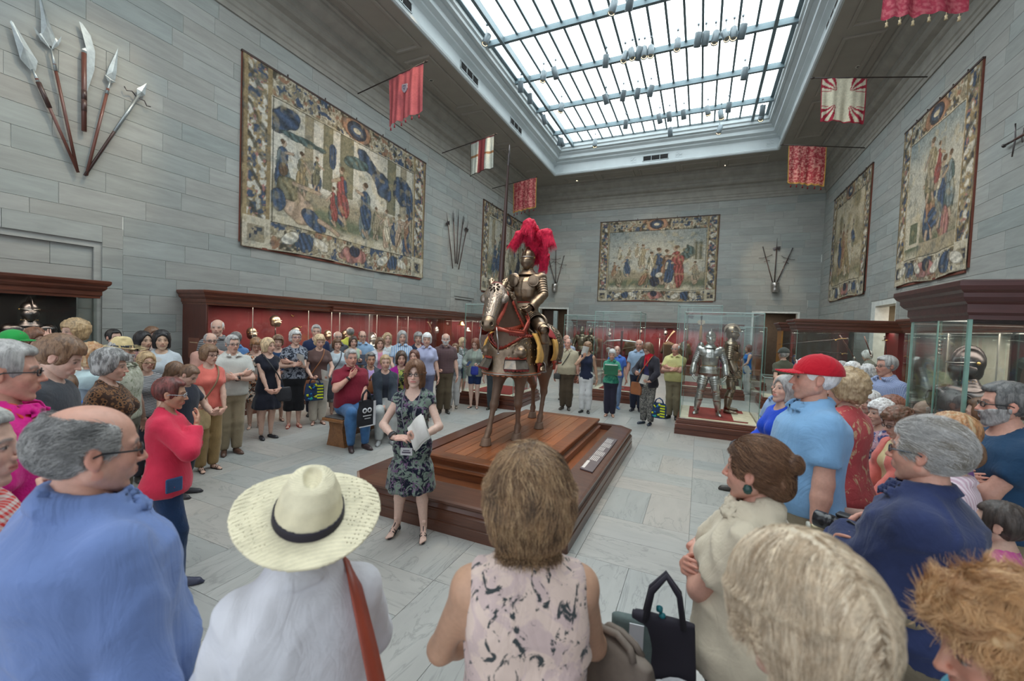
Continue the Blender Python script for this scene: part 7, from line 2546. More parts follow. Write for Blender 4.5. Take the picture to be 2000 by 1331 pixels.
  bar(.1,W-.1,-.03,.02,.0,.03)
  mb.build('lining',plain('red_brown_lining',lin(112,62,48),.8),r)
  return r
def scene_bg(p,bw,bt,bb,horizon=.38,skyc='sky'):
 W,H = p.W,p.H
 y = (p.v-bb)/(H-bt-bb)
 p.put(np.ones_like(p.u),C_[skyc])
 p.put(np.clip((p.n(1.6,60)+.1)*2,0,1)*.5,C_['cream'])
 p.put(np.clip((horizon-y+.06*p.n(2,61))*14,0,1),C_['tan']*1.05)
 p.put(np.clip((horizon*.6-y+.05*p.n(2.4,62))*14,0,1),C_['grn']*1.1)
 p.put(np.clip((horizon*.28-y+.05*p.n(2.6,63))*14,0,1),C_['cream'])
 p.put(np.clip((p.n(8,64)-.35)*4,0,1)*(y<horizon)*.6,C_['olive'])
 # big tapestry on the left wall
P1 = Paint(6.73,4.24,300,190,3)
scene_bg(P1,.72,.62,.66,.42,'white')
for x,w in ((1.75,.26),(2.35,.34),(3.0,.5),(4.9,.42),(5.5,.3)):P1.put(((np.abs(P1.u-x)<w/2)&(P1.v>1.9)).astype(f32),C_['olive']*1.25 if w>.3 else C_['tan']*1.1,.75+.35*np.cos((P1.u-x)/w*2.6))
for x,y,rx,ry,r_ in ((1.0,3.2,.5,.25,.6),(1.6,2.9,.6,.10,0),(2.5,2.85,.12,.35,0),(3.9,3.1,.7,.22,-.6),(4.5,2.7,.5,.3,-.9),(5.5,2.75,.55,.42,-.5),(5.9,2.2,.22,.5,.2),(3.4,3.0,.45,.16,.2)):P1.blob(x,y,rx,ry,C_['teal']if ry<.2 else C_['blue']*.9,r_,.3,.5,int(x*7))
for a in ((1.0,1.5,1.25,'blue','lblue',1,1),(1.55,1.55,1.1,'ochre','olive',1,2),(2.0,1.8,.9,'olive','blue',1,9),(2.85,1.15,1.6,'red','blue',-1,3),(2.55,1.0,1.1,'red','teal',-1,8),(3.75,.95,1.65,'blue','lblue',-1,4),(4.7,.85,1.2,'cream','flesh',-1,5),
 (5.05,.8,1.1,'blue','cream',-1,6),(5.75,.62,1.55,'rust','blue',-1,7),(5.35,.75,1.3,'flesh','white',1,10),(6.0,.8,1.5,'tan','blue',-1,11),(4.25,1.0,1.0,'tan','olive',1,12)):P1.figure(*a)
P1.blob(1.45,1.2,.55,.38,C_['flesh'],-.5,.15,.3,70)
P1.blob(1.15,1.55,.3,.3,C_['olive'],0,.2,.5,71)
P1.blob(1.02,2.0,.12,.17,C_['brown'],0,.1,.3,72)
P1.blob(1.95,.95,.42,.2,C_['blue'],-.5,.2,.5,73)
P1.line(2.1,1.0,2.75,.78,.06,C_['flesh'])
P1.blob(.9,1.25,.2,.28,C_['blue'],0,.1,.3,74)
P1.line(1.3,1.75,2.1,1.72,.05,C_['flesh'])
P1.line(5.45,1.4,5.2,.75,.02,C_['brown'])
P1.border(.72,.62,.66)
P1.tapestry('tapestry','largest tapestry, on the left wall, with red and blue draped figures and garland borders',lambda u,o,v:(XL+o,6.06+u,3.69+v),wave=.035,seed=2)
P1 = Paint(5.6,4.25,150,120,11)
scene_bg(P1,.6,.6,.62,.45,'sky')
for a in ((1.3,.8,1.9,'blue','lblue',1,1),(1.9,.9,2.2,'blue','teal',1,2),(2.7,.8,1.9,'cream','tan',-1,3),(3.5,.8,2.3,'tan','blue',-1,4),(4.2,.8,2.0,'navy','cream',1,5),(4.8,.8,2.1,'cream','blue',-1,6)):P1.figure(*a)
for x in (1.1,2.3,3.1,4.4):P1.put(((np.abs(P1.u-x)<.16)&(P1.v>2.2)).astype(f32),C_['tan'],.8+.3*np.cos((P1.u-x)*14))
P1.border(.6,.6,.62)
P1.tapestry('tapestry','tapestry on the left wall half hidden behind the mounted knight and lance',lambda u,o,v:(XL+o,17.3+u,3.68+v),seed=5)
P1 = Paint(5.85,4.26,210,150,6)
scene_bg(P1,.52,.58,.56,.34,'sky')
P1.put(np.clip((P1.v-2.6+.25*P1.n(1.5,66))*1.2,0,1)*.7,C_['lblue']*1.05)
for x,y,rx,ry,r_ in ((4.55,2.5,.28,.3,0),(4.35,2.3,.3,.2,0)):P1.blob(x,y,rx,ry,C_['teal'],r_,.3,.5,4)
P1.put(((P1.u>4.75)&(P1.u<5.2)&(P1.v>2.1)&(P1.v<3.0)).astype(f32)*(.5+.5*(np.sin(P1.u*30)>0)),C_['olive'])
for a in ((.85,1.2,.9,'rust','tan',1,1),(1.1,.75,1.1,'tan','olive',-1,2),(1.5,1.3,1.1,'blue','lblue',-1,3),(1.1,2.2,.7,'cream','olive',1,12),(2.3,1.7,1.3,'tan','cream',1,4),(2.75,1.1,1.5,'cream','olive',1,5),(3.1,.9,1.9,'blue','ochre',1,6),(3.5,.9,1.8,'rust','brown',1,7),(2.55,.7,1.0,'olive','teal',1,8),
 (3.95,.75,2.15,'red','flesh',-1,9),(3.65,.7,1.7,'blue','cream',1,10),(4.85,.95,1.1,'tan','flesh',-1,11),(2.0,2.3,.7,'tan','cream',1,13),(1.6,2.25,.6,'tan','cream',1,14)):P1.figure(*a)
P1.blob(2.95,1.0,.24,.28,C_['navy'],0,.1,.4,80)
P1.blob(4.12,1.4,.22,.75,C_['red'],0,.15,.5,81)
P1.blob(4.05,2.15,.28,.28,C_['red'],0,.15,.5,82)
P1.blob(3.15,1.35,.18,.12,C_['white'],.4,.1,.1,83)
P1.blob(2.35,1.1,.16,.38,C_['rust'],-.5,.1,.4,84)
P1.border(.52,.58,.56)
P1.tapestry('tapestry','wide tapestry on the back wall with a red-cloaked figure and blue oval medallion',lambda u,o,v:(.62-u,YB-o,3.68+v)if False else (-5.25+u,YB-o,3.68+v),seed=1,wave=.02)
# the two on the right wall; u runs away from the camera
P1 = Paint(3.42,4.18,150,180,21)
scene_bg(P1,.5,.55,.6,.3,'sky')
P1.put(np.clip((P1.v-2.8+.3*P1.n(1.3,66))*1.5,0,1),C_['lblue']*1.25)
for a in ((1.05,.85,1.7,'red','pink',1,1),(1.2,1.2,1.6,'blue','lblue',1,2),(.9,1.3,1.5,'lblue','teal',1,3),(1.7,1.0,1.7,'rust','blue',1,4),(1.75,1.9,1.5,'tan','olive',1,5),(1.45,2.1,1.1,'red','cream',-1,6)):P1.figure(*a)
P1.blob(1.0,1.15,.2,.5,C_['pink'],0,.2,.4,85)
P1.blob(1.55,1.45,.24,.2,C_['blue'],.5,.3,.5,86)
P1.put(((P1.u>2.1)&(P1.u<2.9)&(P1.v>.9)&(P1.v<1.7)).astype(f32),C_['cream'])
P1.put(((P1.u>2.3)&(P1.u<2.7)&(P1.v>1.0)&(P1.v<1.5)).astype(f32),C_['grn'])
P1.put(((P1.v>.62)&(P1.v<.95)&(P1.u<2.1)).astype(f32),C_['tan']*1.15)
P1.border(.5,.55,.6)
P1.tapestry('tapestry','nearer tapestry on the right wall, tall, with a reaching figure above red and blue drapery',lambda u,o,v:(XR-o,11.42+u,3.56+v),seed=4)
P1 = Paint(4.2,4.2,130,130,31)
scene_bg(P1,.5,.5,.58,.3,'cream')
P1.put(np.clip((P1.n(2.2,67)-.05)*3,0,1)*(P1.v>1.8),C_['olive']*1.2)
P1.put(np.ones_like(P1.u)*.25,C_['ochre'])
for a in ((1.7,.9,1.5,'cream','ochre',1,1),(2.2,.9,1.7,'ochre','cream',1,2),(2.6,1.0,1.9,'rust','ochre',-1,3),(3.0,1.0,1.7,'blue','ochre',1,4),(1.5,1.6,1.2,'teal','cream',1,5)):P1.figure(*a)
P1.blob(2.95,1.75,.2,.32,C_['blue'],0,.2,.4,87)
P1.blob(1.5,2.2,.28,.2,C_['blue'],.6,.3,.5,88)
P1.border(.5,.5,.58)
P1.tapestry('tapestry','farther tapestry on the right wall, ochre toned, near the back corner',lambda u,o,v:(XR-o,17.2+u,3.62+v),seed=7)
# ======== banners on poles
POLE = plain('dark_pole',lin(50,38,34),.5)
def banner(label,side,y,bx,bz,tx,tz,u0,u1,drop,cols,tassel=None,emblem=0,scal=6):
 """pole from the wall (bx, y, bz) out to (tx, y, tz); the cloth hangs from x=u0..u1"""
 sl = (tz-bz)/(tx-bx)
 zt = lambda x:bz+(x-bx)*sl
 r = empty('banner',(bx,y,bz),label=label,cat='banner',group=None)
 MB().tube([(0,0,0),(tx-bx,0,tz-bz)],.016,8).build('pole',POLE,r)
 MB().lathe([(0,.07),(.02,.04),(.028,0),(.02,-.03),(0,-.04)],8,M=Matrix.Translation((tx-bx,0,tz-bz))@Matrix.Rotation(math.pi/2*(1 if tx>bx else-1),4,'Y')).build('finial',POLE,r)
 nu,nv = 64,56
 U,V_ = np.meshgrid(np.linspace(0,1,nu),np.linspace(0,1,nv),indexing='ij')
 x = u0+(u1-u0)*U
 if scal:zb = drop*(1+.022*np.abs(np.sin(U*math.pi*scal)))
 else:zb = drop*(1+.01*np.sin(U*7))
 z = zt(x)-.02-V_*zb
 k = .3+.7*V_
 yy = .035*k*np.sin(U*15+1.2*np.sin(V_*2))+.02*k*np.sin(U*31+1)+.03*k*np.sin(U*4+2)
 x = x+.02*k*np.sin(V_*3+U*5)
 Pn = np.stack([U.ravel()*3,V_.ravel()*4,U.ravel()*0],1).astype(f32)
 c = cols(U,V_,lambda s_,q=0:vnoise(Pn,s_,q).reshape(U.shape))
 P = np.stack([(x-bx).ravel(),yy.ravel(),(z-bz).ravel()],1)
 i = (np.arange(nu-1)[:,None]*nv+np.arange(nv-1)[None]).ravel()
 F = np.stack([i,i+nv,i+nv+1,i+1],1)
 link('cloth',mesh_np('cloth',P,F,vcolmat('banner_silk',.75,False),True,c.reshape(-1,3)),r)
 if tassel:
  for q in range(scal):
   j = int((q+.5)/scal*(nu-1))
   p = P[j*nv+nv-1]
   MB().tube([tuple(p),(p[0],p[1],p[2]-.05)],.004,4).lathe([(.006,-.04),(.022,-.055),(.016,-.075),(.026,-.12),(.0,-.12)],8,M=Matrix.Translation((p[0],p[1],p[2]))).build('tassel',plain('tassel_wool',tassel,.9),r)
 if emblem:
  cxx = (u0+u1)/2-bx+.02
  zc = zt((u0+u1)/2)-drop*.38-bz
  MB().prism([(-.09,.10),(-.09,-.03),(-.05,-.10),(0,-.14),(.05,-.10),(.09,-.03),(.09,.10)][::1],-.012,.012,M=Matrix.Translation((cxx,-.05,zc))@Matrix.Rotation(math.pi/2,4,'X')).build('shield_emblem',plain('silver_blue_shield',lin(150,140,150),.6),r)
  MB().tube([(cxx-.05,-.066,zc+.05),(cxx+.05,-.066,zc+.05),(cxx+.02,-.066,zc-.05),(cxx-.03,-.066,zc-.02)],.008,5).build('shield_device',plain('shield_dark',lin(84,78,104),.6),r)
 return r
def c_pink(U,V_,n):
 b = np.array(lin(176,92,96),f32)
 s_ = 1+.16*np.sin(U*46)*(np.sin(U*17)>-.2)+.10*n(3)
 return b*s_[...,None]
def c_dam(base,light,gold=False):
 def f(U,V_,n):
  a = np.array(lin(*base),f32)
  b = np.array(lin(*light),f32)
  m_ = np.clip((np.abs(n(7,1))+.5*np.abs(n(13,2))-.33)*4,0,1)[...,None]
  c = a*(1-m_)+b*m_
  if gold:
   e = np.clip((np.maximum(np.abs(U-.5)*2-.94,V_-.955))*60,0,1)[...,None]
   c = c*(1-e)+np.array(lin(176,140,70),f32)*e
  return c*(1+.08*np.sin(U*34))[...,None]
 return f
def c_cross(U,V_,n):
 w = np.tile(np.array(lin(196,200,190),f32),U.shape+(1,))
 red,tan,gr = [np.array(lin(*q),f32)for q in ((134,68,70),(160,118,84),(66,60,54))]
 w = np.where(((np.abs(U-.5)<.15))[...,None],red,w)
 w = np.where(((np.abs(U-.5)>=.15)&(np.abs(V_-.46-.06*(U-.5))<.035))[...,None],tan,w)
 w = np.where((V_<.03)[...,None],red,w)
 w = np.where(((U<.03)|(U>.97)|(V_>.965))[...,None],gr,w)
 return (w*(1+.06*n(4))[...,None]).astype(f32)
def c_rays(U,V_,n):
 cr,rd = np.array(lin(206,200,178),f32),np.array(lin(158,46,64),f32)
 X,Y = np.abs(U-.5)*2,np.abs(V_-.46)*2
 a = np.arctan2(Y-.30,X-.28)
 inq = (X>.30)&(Y>.32)
 ray_ = (np.mod(a/(math.pi/2)*3.6+.25+.12*np.sin((X+Y)*5),1)<.5)
 c = np.where((inq&ray_)[...,None],rd,cr)
 c = np.where(((U<.02)|(U>.98)|(V_>.975))[...,None],rd*.8,c)
 return (c*(1+.06*n(4))[...,None]).astype(f32)
banner('rose-pink striped banner with a small shield, nearest on the left wall',0,9.42,XL,8.70,-7.07,9.10,-8.33,-7.15,1.26,c_pink,lin(150,50,60),1)
banner('white banner with a broad red vertical stripe, second on the left wall',0,13.8,XL,8.68,-7.16,9.07,-8.22,-7.20,1.20,c_cross,None,0,0)
banner('red patterned banner near the back corner of the left wall',0,18.09,XL,8.66,-7.19,8.97,-8.36,-7.18,1.36,c_dam((150,60,68),(190,124,116),True),lin(120,20,30))
banner('crimson banner with cream tassels, nearest on the right wall, cut by the frame',0,9.4,XR,8.65,2.40,9.1,2.62,3.72,1.30,c_dam((160,58,76),(182,96,104)),lin(206,186,150))
banner('white banner with red rays in its corners, middle one on the right wall',0,13.77,XR,8.65,2.44,9.11,3.62,2.64,1.14,c_rays,None,0,0)
banner('red damask banner edged with gold, far one on the right wall',0,18.07,XR,8.63,2.39,9.08,3.74,2.60,1.34,c_dam((156,58,66),(200,138,128),True),lin(110,14,22))
# ======== weapons fanned on the walls
SHAFT = woodmat('red_brown_shaft',lin(70,38,32),lin(112,66,54),.45,'Z')
SHAFTD = woodmat('dark_shaft',lin(42,28,26),lin(74,48,42),.45,'Z')
GREYST = metalmat('dull_grey_steel',lin(160,168,170),.42,.2,10,.05)
GREYST.node_tree.nodes['Principled BSDF'].inputs['Metallic'].default_value = .75
def wallpole(pa,pb,n_out,name,label,head,group=None,r0=.022,shaft=None,hl=.5,cat='polearm',k=1.0):
 """pa foot, pb tip. head shapes drawn in the (side, along) plane facing out of the wall"""
 pa,pb = Vector(pa),Vector(pb)
 r = empty(name,pa,label=label,cat=cat,group=group)
 z = (pb-pa).normalized()
 y = Vector(n_out)
 x = y.cross(z).normalized()
 M = Matrix((x,y,z)).transposed().to_4x4()
 L = (pb-pa).length
 s0 = L-hl
 MB().tube([(0,0,0),(0,0,s0)],r0,8,M=M).build('shaft',shaft or SHAFT,r)
 F = Matrix.Translation((0,0,0))
 def flat(poly,th=.012,nm='blade',mat=GREYST,ridge=True):
  n = len(poly)
  c = (sum(p[0]for p in poly)/n,sum(p[1]for p in poly)/n)
  V = [(px*k,0,s0+pz)for px,pz in poly]+[(c[0]*k,th,s0+c[1]),(c[0]*k,-th,s0+c[1])]
  Fs = [(i,(i+1)%n,n)for i in range(n)]+[((i+1)%n,i,n+1)for i in range(n)]
  MB().add(V,Fs,M=M).build(nm,mat,r)
 sock = lambda h,rr = .02:MB().tube([(0,0,s0-.1),(0,0,s0+h)],[r0*1.15,rr*.8],8,M=M).build('socket',GREYST,r)
 if head=='spear':
  sock(.12)
  MB().tube([(0,0,s0-.4),(0,0,s0-.05)],[r0*1.5,r0*1.5],8,M=M).build('binding',SHAFTD,r)
  flat([(-.03,.10),(-.115,.24),(-.02,.72),(.0,.74),(.02,.72),(.10,.24),(.03,.10)],.03)
 elif head=='partisan':
  sock(.2,.018)
  flat([(-.03,.26),(-.09,.34),(-.03,.7),(0,1.15),(.03,.7),(.09,.34),(.03,.26)],.03)
  flat([(.0,.20),(-.10,.30),(-.16,.46),(-.13,.36),(-.06,.42),(-.03,.30)],.012,'side_blade')
  flat([(.0,.20),(.03,.30),(.06,.42),(.13,.36),(.16,.48),(.10,.30)],.012,'side_blade')
 elif head=='bardiche':
  flat([(-.02,-.62),(-.035,-.62),(-.13,-.2),(-.14,.10),(-.08,.34),(.02,.46),(.06,.47),(.0,.38),(-.035,.24),(-.02,.10),(.03,.05),(-.03,.0),(-.05,-.15)],.010)
  MB().tube([(0,0,s0-.75),(0,0,s0-.6)],r0*1.08,8,M=M).tube([(0,0,.32),(0,0,.5)],r0*1.08,8,M=M).build('carved_band',SHAFTD,r)
 elif head=='leaf':
  sock(.16,.014)
  flat([(-.02,.14),(-.06,.2),(-.055,.35),(0,.78),(.055,.35),(.06,.2),(.02,.14)],.02)
  flat([(-.08,.18),(-.02,.12),(.02,.12),(.08,.2),(0,.2)],.012,'lugs')
 elif head=='winged':
  MB().tube([(0,0,s0-.75),(0,0,s0+.1)],r0*1.1,8,M=M).build('socket',GREYST,r)
  flat([(-.02,.10),(-.07,.2),(0,.42),(.07,.2),(.02,.10)],.02)
  for s_ in (-1,1):MB().tube([(0,0,s0+.06),(s_*.1,.0,s0+.1),(s_*.16,.01,s0+.04),(s_*.21,.0,s0+.08)],.010,5,M=M).build('side_hook',DARKSTEEL,r)
 elif head in ('spike','axe','fork'):
  MB().tube([(0,0,s0),(0,0,s0+hl)],[.02,.003],6,M=M).build('spike',DARKSTEEL,r)
  if head=='axe':flat([(-.16,.12),(-.12,-.06),(0,-.02),(.12,-.05),(.16,.04),(.05,.08),(-.02,.1)],.012,'axe_blade',DARKSTEEL)
  if head=='fork':MB().tube([(-.03,0,s0),(-.06,0,s0+.12),(-.05,0,s0+.34)],.008,5,M=M).tube([(.03,0,s0),(.06,0,s0+.12),(.05,0,s0+.34)],.008,5,M=M).build('fork_tine',DARKSTEEL,r)
 elif head=='greatsword':
  MB().tube([(0,0,0),(0,0,s0)],[.008,.02],6,M=M).build('blade',DARKSTEEL,r)
  MB().tube([(-.28,0,s0+.04),(-.14,.01,s0),(0,0,s0),(.14,.01,s0),(.28,0,s0+.04)],.012,6,M=M).tube([(-.12,0,s0-.2),(0,0,s0-.16),(.12,0,s0-.2)],.012,6,M=M).tube([(0,0,s0),(0,0,s0+hl)],.02,6,M=M).lathe([(0,.03),(.035,0),(0,-.03)],8,M=M@Matrix.Translation((0,0,L))).build('hilt',DARKSTEEL,r)
 return r
X0 = XL+.06
n_ = (1,0,0)
wallpole((X0,3.39,4.34),(X0,2.70,6.18),n_,'spear','broad leaf-bladed spear, leftmost of the five weapons fanned on the left wall','spear',hl=.62,k=.9)
wallpole((X0,3.38,4.36),(X0,2.95,6.86),n_,'partisan','tall winged partisan, second and highest of the five on the left wall','partisan',hl=.95)
wallpole((X0,3.46,5.04),(X0,3.455,6.76),n_,'bardiche','short curved-bladed axe hung upright, middle of the five weapons on the left wall','bardiche',r0=.034,hl=.46)
wallpole((X0,3.49,4.33),(X0,3.87,6.50),n_,'leaf_spear','spear with a narrow bright blade, fourth of the five on the left wall','leaf',shaft=SHAFT,hl=.62)
wallpole((X0,3.47,4.32),(X0,4.28,6.20),n_,'winged_spear','spear with curled side hooks, rightmost and most slanted of the five on the left wall','winged',shaft=SHAFTD,hl=.34)
for i,(b,t,hd_,nm)in enumerate((((14.8,4.37),(14.21,6.52),'axe','first'),((14.98,4.6),(14.68,6.72),'fork','second'),((15.08,4.62),(15.10,6.90),'spike','third'),((15.16,4.6),(15.55,6.78),'fork','fourth'),((15.26,4.40),(15.92,6.60),'axe','fifth'))):
 wallpole((X0,*b),(X0,*t),n_,'halberd' if hd_=='axe' else 'pole_weapon',nm+' from the left in the far fan of five pole weapons on the left wall',hd_,r0=.02,shaft=SHAFTD,hl=.45)
Yb = YB-.06
nb_ = (0,-1,0)
for cx,rows_ in ((3.06,(((3.00,4.53),(2.50,6.27),'greatsword','left hooked sword of the trio above a bucket helmet on the back wall'),((3.05,4.53),(3.06,6.66),'axe','small axe-headed pole weapon in the middle of the right-hand trio, back wall'),((3.12,4.53),(3.69,6.17),'greatsword','right hooked sword of the trio above a bucket helmet on the back wall'))),
 (-7.68,(((-7.70,4.62),(-8.24,6.25),'greatsword','left sword of the trio on the back wall behind the knight'),((-7.68,4.62),(-7.75,6.50),'greatsword','middle upright sword of the trio behind the knight'),((-7.62,4.62),(-7.25,6.18),'greatsword','right sword of the trio behind the knight')))):
 for b,t,hd_,lb in rows_:wallpole((b[0],Yb,b[1]),(t[0],Yb,t[1]),nb_,'two_handed_sword' if hd_=='greatsword' else 'pole_axe',lb,hd_,r0=.02,shaft=SHAFTD,hl=.5,cat='sword' if hd_=='greatsword' else 'polearm')
 r = empty('pot_helmet',(cx,YB-.22,4.12),label='steel bucket-shaped helmet under the fanned swords, '+('right part of the back wall' if cx>0 else 'behind the knight'),cat='helmet')
 MB().lathe([(.11,0),(.15,.04),(.165,.15),(.155,.24),(.17,.26),(.175,.42),(.15,.46),(.0,.46)],20).build('bowl',STEEL,r)
 MB().box(-.1,.1,.1,.2,.1,.3).build('bracket',DARKSTEEL,r)
r = wallpole((XR-.06,7.6,5.55),(XR-.06,10.5,5.66),(-1,0,0),'long_sword','steel sword hung flat on the right wall at the edge of the picture','greatsword',hl=.3,cat='sword')
wallpole((XR-.06,7.4,4.6),(XR-.06,9.6,4.95),(-1,0,0),'long_sword','second sword low on the right wall, only its pommel in the picture','greatsword',hl=.3,cat='sword')
# ======== the visitors
def cl(r,g,b,kind='plain',c2=None,c3=None,s=1.0):return cloth(lin(r,g,b),kind,lin(*c2)if c2 else None,lin(*c3)if c3 else None,s)
CAST = {}
def put(key,label,px,py,rel,dep=None,ft=None,H=None,sit=0.0,**kw):
 """px, py: crown in the photo survey; depth or standing point on the floor gives the place; rel: 0 = faces the camera, + = turned to picture left"""
 if ft:
  p = atz(ft[0],ft[1],0)
  dep = (p-CAMC).dot(_f)
  hz = atd(px,py,dep).z
  if H is None:H = hz*K_SCALE
  pos = (p.x,p.y)
 elif dep:
  p = atd(px,py,dep)
  if H is None:H = p.z*K_SCALE/(1.0 if not sit else (0.545+sit))
  pos = (p.x,p.y)
 else:
  p = atz(px,py,H/K_SCALE*(1.0 if not sit else (0.545+sit)))
  pos = (p.x,p.y)
 yaw = math.degrees(math.atan2(-pos[0],-pos[1]))+rel
 CAST[key] = person(label,pos,yaw,H=H,sit=sit,**kw)
 return CAST[key]
KHAKI,NAVY,BLK,JEAN = (146,132,108),(30,34,46),(28,28,32),cl(56,84,124,'denim')
WHT = (196,198,200)
BRN = (.09,.045,.03)
def T(k,*c):return (k,cl(*c))
# ---- left group, along the wall case
put('khaki','man in white short-sleeved polo and khaki trousers, arms folded, brown shoes',450,656,-12,ft=(450,886),fem=0,g=1.12,belly=.025,hair='short',hc='grey',top=T('polo',196,196,190),bot=('trousers',cl(*KHAKI)),shoe=('shoe',BRN),armL='crossB',armR='crossT',glasses=(.1,.09,.09),belt=BRN,head=(-10,0,0))
put('coral','woman in coral top and tan trousers with a straw shoulder bag, hands clasped',400,676,-25,ft=(405,918),hair='puff',hc='ltbrown',hc2='brown',top=T('tee',222,116,104),bot=('trousers',cl(150,124,84)),shoe=('sandal',(.03,.02,.02)),armL='clasp',armR='clasp',glasses=(.12,.06,.05),head=(-15,0,0))
put('peach','tall man in peach long-sleeved shirt and glasses behind the woman in coral',411,651,-15,dep=6.75,fem=0,g=1.1,hair='thin',hc='grey',top=T('shirtlong',196,150,136),bot=('trousers',cl(118,104,86)),shoe=('shoe',(.16,.06,.04)),armL='down',armR='belly',glasses=(.02,.02,.02))
put('tallbald','tall balding man in dark striped shirt standing right against the red case',425,625,10,dep=7.35,fem=0,hair='fringe',hc='white',top=T('polo',92,92,96,'stripe_h',(140,140,140)),bot=('trousers',cl(60,58,56)))
put('blueback','man in bright blue polo, mostly hidden behind the man in khaki trousers',460,650,150,dep=8.0,fem=0,hair='short',hc='pepper',top=T('polo',84,126,178),bot=('jeans',JEAN))
put('floraldress','woman in black dress with white and orange flowers, glasses, reading',497,660,-5,ft=(497,836),g=1.1,hair='wave',hc='ltbrown',hc2='ginger',top=T('dress',30,28,34,'floral',(206,196,182),(204,120,60),1.6),bot=('dress',cl(20,20,20),.30),shoe=('sandal',(.45,.4,.36)),armL='hold',armR='belly',glasses=(.3,.08,.05),head=(0,-22,0))
put('blackdress','blond woman in plain black dress with crossbody strap and black flats',523,662,-25,ft=(520,856),hair='bob',hc='blond',top=T('dress',30,32,44),bot=('dress',cl(20,20,20),.30),shoe=('pump',(.02,.02,.025)),armL='clasp',armR='clasp',head=(-20,0,0))
put('tealdress','curly-haired woman in dark teal blue dress behind the woman in black',541,657,-5,ft=(540,822),hair='curly',hc='brown',top=T('dress',34,60,96),bot=('dress',cl(34,60,96),.30),shoe=('sandal',(.1,.05,.03)),armL='down',armR='belly')
put('navyprint','grey-haired woman in navy and white print top and black capris, arms folded',577,647,-5,ft=(573,834),g=1.06,hair='wave',hc='silver',top=T('tee',34,40,54,'floral',(150,156,168),(34,40,54),1.8),bot=('capri',cl(*BLK),.17),shoe=('sandal',(.35,.03,.02)),armL='crossT',armR='crossB',head=(-15,6,0),glasses=(.2,.1,.2))
put('darkblue','tall grey-haired man in dark blue t-shirt behind the woman in brown',618,636,0,dep=9.0,fem=0,hair='short',hc='grey',top=T('tee',30,44,78),bot=('trousers',cl(40,44,60)),shoe=('shoe',(.02,.02,.02)))
put('browntop','blond woman in brown blouse and cream trousers holding a tan handbag',619,655,-8,ft=(620,828),hair='wave',hc='blond',top=T('tee',96,74,70),bot=('trousers',cl(186,178,164)),shoe=('sandal',(.12,.04,.03)),armL='holdlow',armR='holdlow',head=(-8,-8,0))
put('baldglass','balding man with glasses in dark grey shirt, fourth head right of the gold helmet',660,648,-10,dep=9.6,fem=0,hair='fringe',hc='white',top=T('polo',86,90,98),bot=('trousers',cl(60,60,64)),glasses=(.1,.1,.1))
put('whitecardi','woman in pale blue-white cardigan and striped skirt with dark crossbody strap',655,664,-12,ft=(655,814),hair='wave',hc='brown',top=T('long',186,198,206),bot=('skirt',cl(60,66,70,'stripe_v',(150,150,150),None,1.5),.2),shoe=('sandal',(.05,.03,.03)),armL='holdlow',armR='down',head=(-5,8,0))
put('limetop','short dark-haired woman in pale green top beside the red polo man',690,658,-10,dep=9.6,hair='bob',hc='dark',hc2='brown',top=T('sleeveless',168,186,160),bot=('skirt',cl(96,110,110),.3))
put('yellowback','balding man in yellow-green polo seen from behind, looking into the red case',684,640,165,dep=10.4,fem=0,g=1.15,hair='fringe',hc='pepper',top=T('polo',176,178,76),bot=('trousers',cl(80,74,60)))
put('folder','dark-haired man in light blue shirt holding a black folder',708,647,-10,dep=9.9,fem=0,hair='thin',hc='dark',top=T('polo',140,170,200),bot=('jeans',cl(70,100,150)),armL='hold',armR='hold',glasses=(.05,.05,.05))
put('pinkscarf','woman in white cardigan over a pink blouse, brown bobbed hair',742,661,-8,dep=9.1,hair='bob',hc='brown',top=T('cardigan',198,200,206),inner=cl(196,130,150),bot=('trousers',cl(60,60,66)))
put('blondbob','woman with shoulder-length blond bob in pale patterned t-shirt',757,652,-8,dep=9.9,hair='lob',hc='blond',hc2='dblond',top=T('tee',196,204,204,'spots',(160,110,120),(150,190,190)),bot=('trousers',cl(70,74,84)))
put('bluestripe','grey-haired woman in blue and white striped open shirt',786,648,-5,dep=9.4,g=1.1,hair='bob',hc='grey',hc2='silver',top=T('shirt',120,160,200,'stripe_v',(196,200,206),None,.8),bot=('trousers',cl(80,86,96)),armL='holdlow',armR='holdlow')
put('darktee','grey-haired woman in dark navy v-neck shirt',817,651,-3,dep=10.1,hair='puff',hc='pepper',hc2='silver',top=T('tee',38,46,66),bot=('trousers',cl(40,44,50)),neckdrop=.01)
put('lavender','white-haired woman in lavender short-sleeved shirt with a necklace',834,653,0,dep=9.3,g=1.05,hair='puff',hc='white',top=T('shirt',172,176,206),bot=('trousers',cl(100,104,130)),armL='down',armR='down')
put('plaidbeard','bald man with white beard and glasses in dark plaid shirt',871,652,-2,dep=9.75,fem=0,g=1.1,hair='fringe',hc='white',beard='white',top=T('shirt',76,50,56,'plaid',(110,92,92),None,1.4),bot=('trousers',cl(92,80,62)),glasses=(.3,.3,.3),armR='holdlow')
put('plaidwoman','woman in white and blue plaid shirt and white trousers, arms folded, tote at side',879,672,5,ft=(885,797),hair='bob',hc='ltbrown',hc2='brown',top=T('shirtlong',206,212,216,'check',(48,66,92),None,1.2),bot=('trousers',cl(204,204,204)),shoe=('pump',(.3,.25,.2)),armL='crossT',armR='crossB',head=(5,14,0))
put('child','blond child in patterned shirt half hidden behind the girl in sage hoodie',904,661,-40,dep=11.8,hair='bob',hc='blond',top=T('tee',130,134,132,'spots',(60,66,90),(190,190,190)),bot=('shorts',cl(60,70,90)))
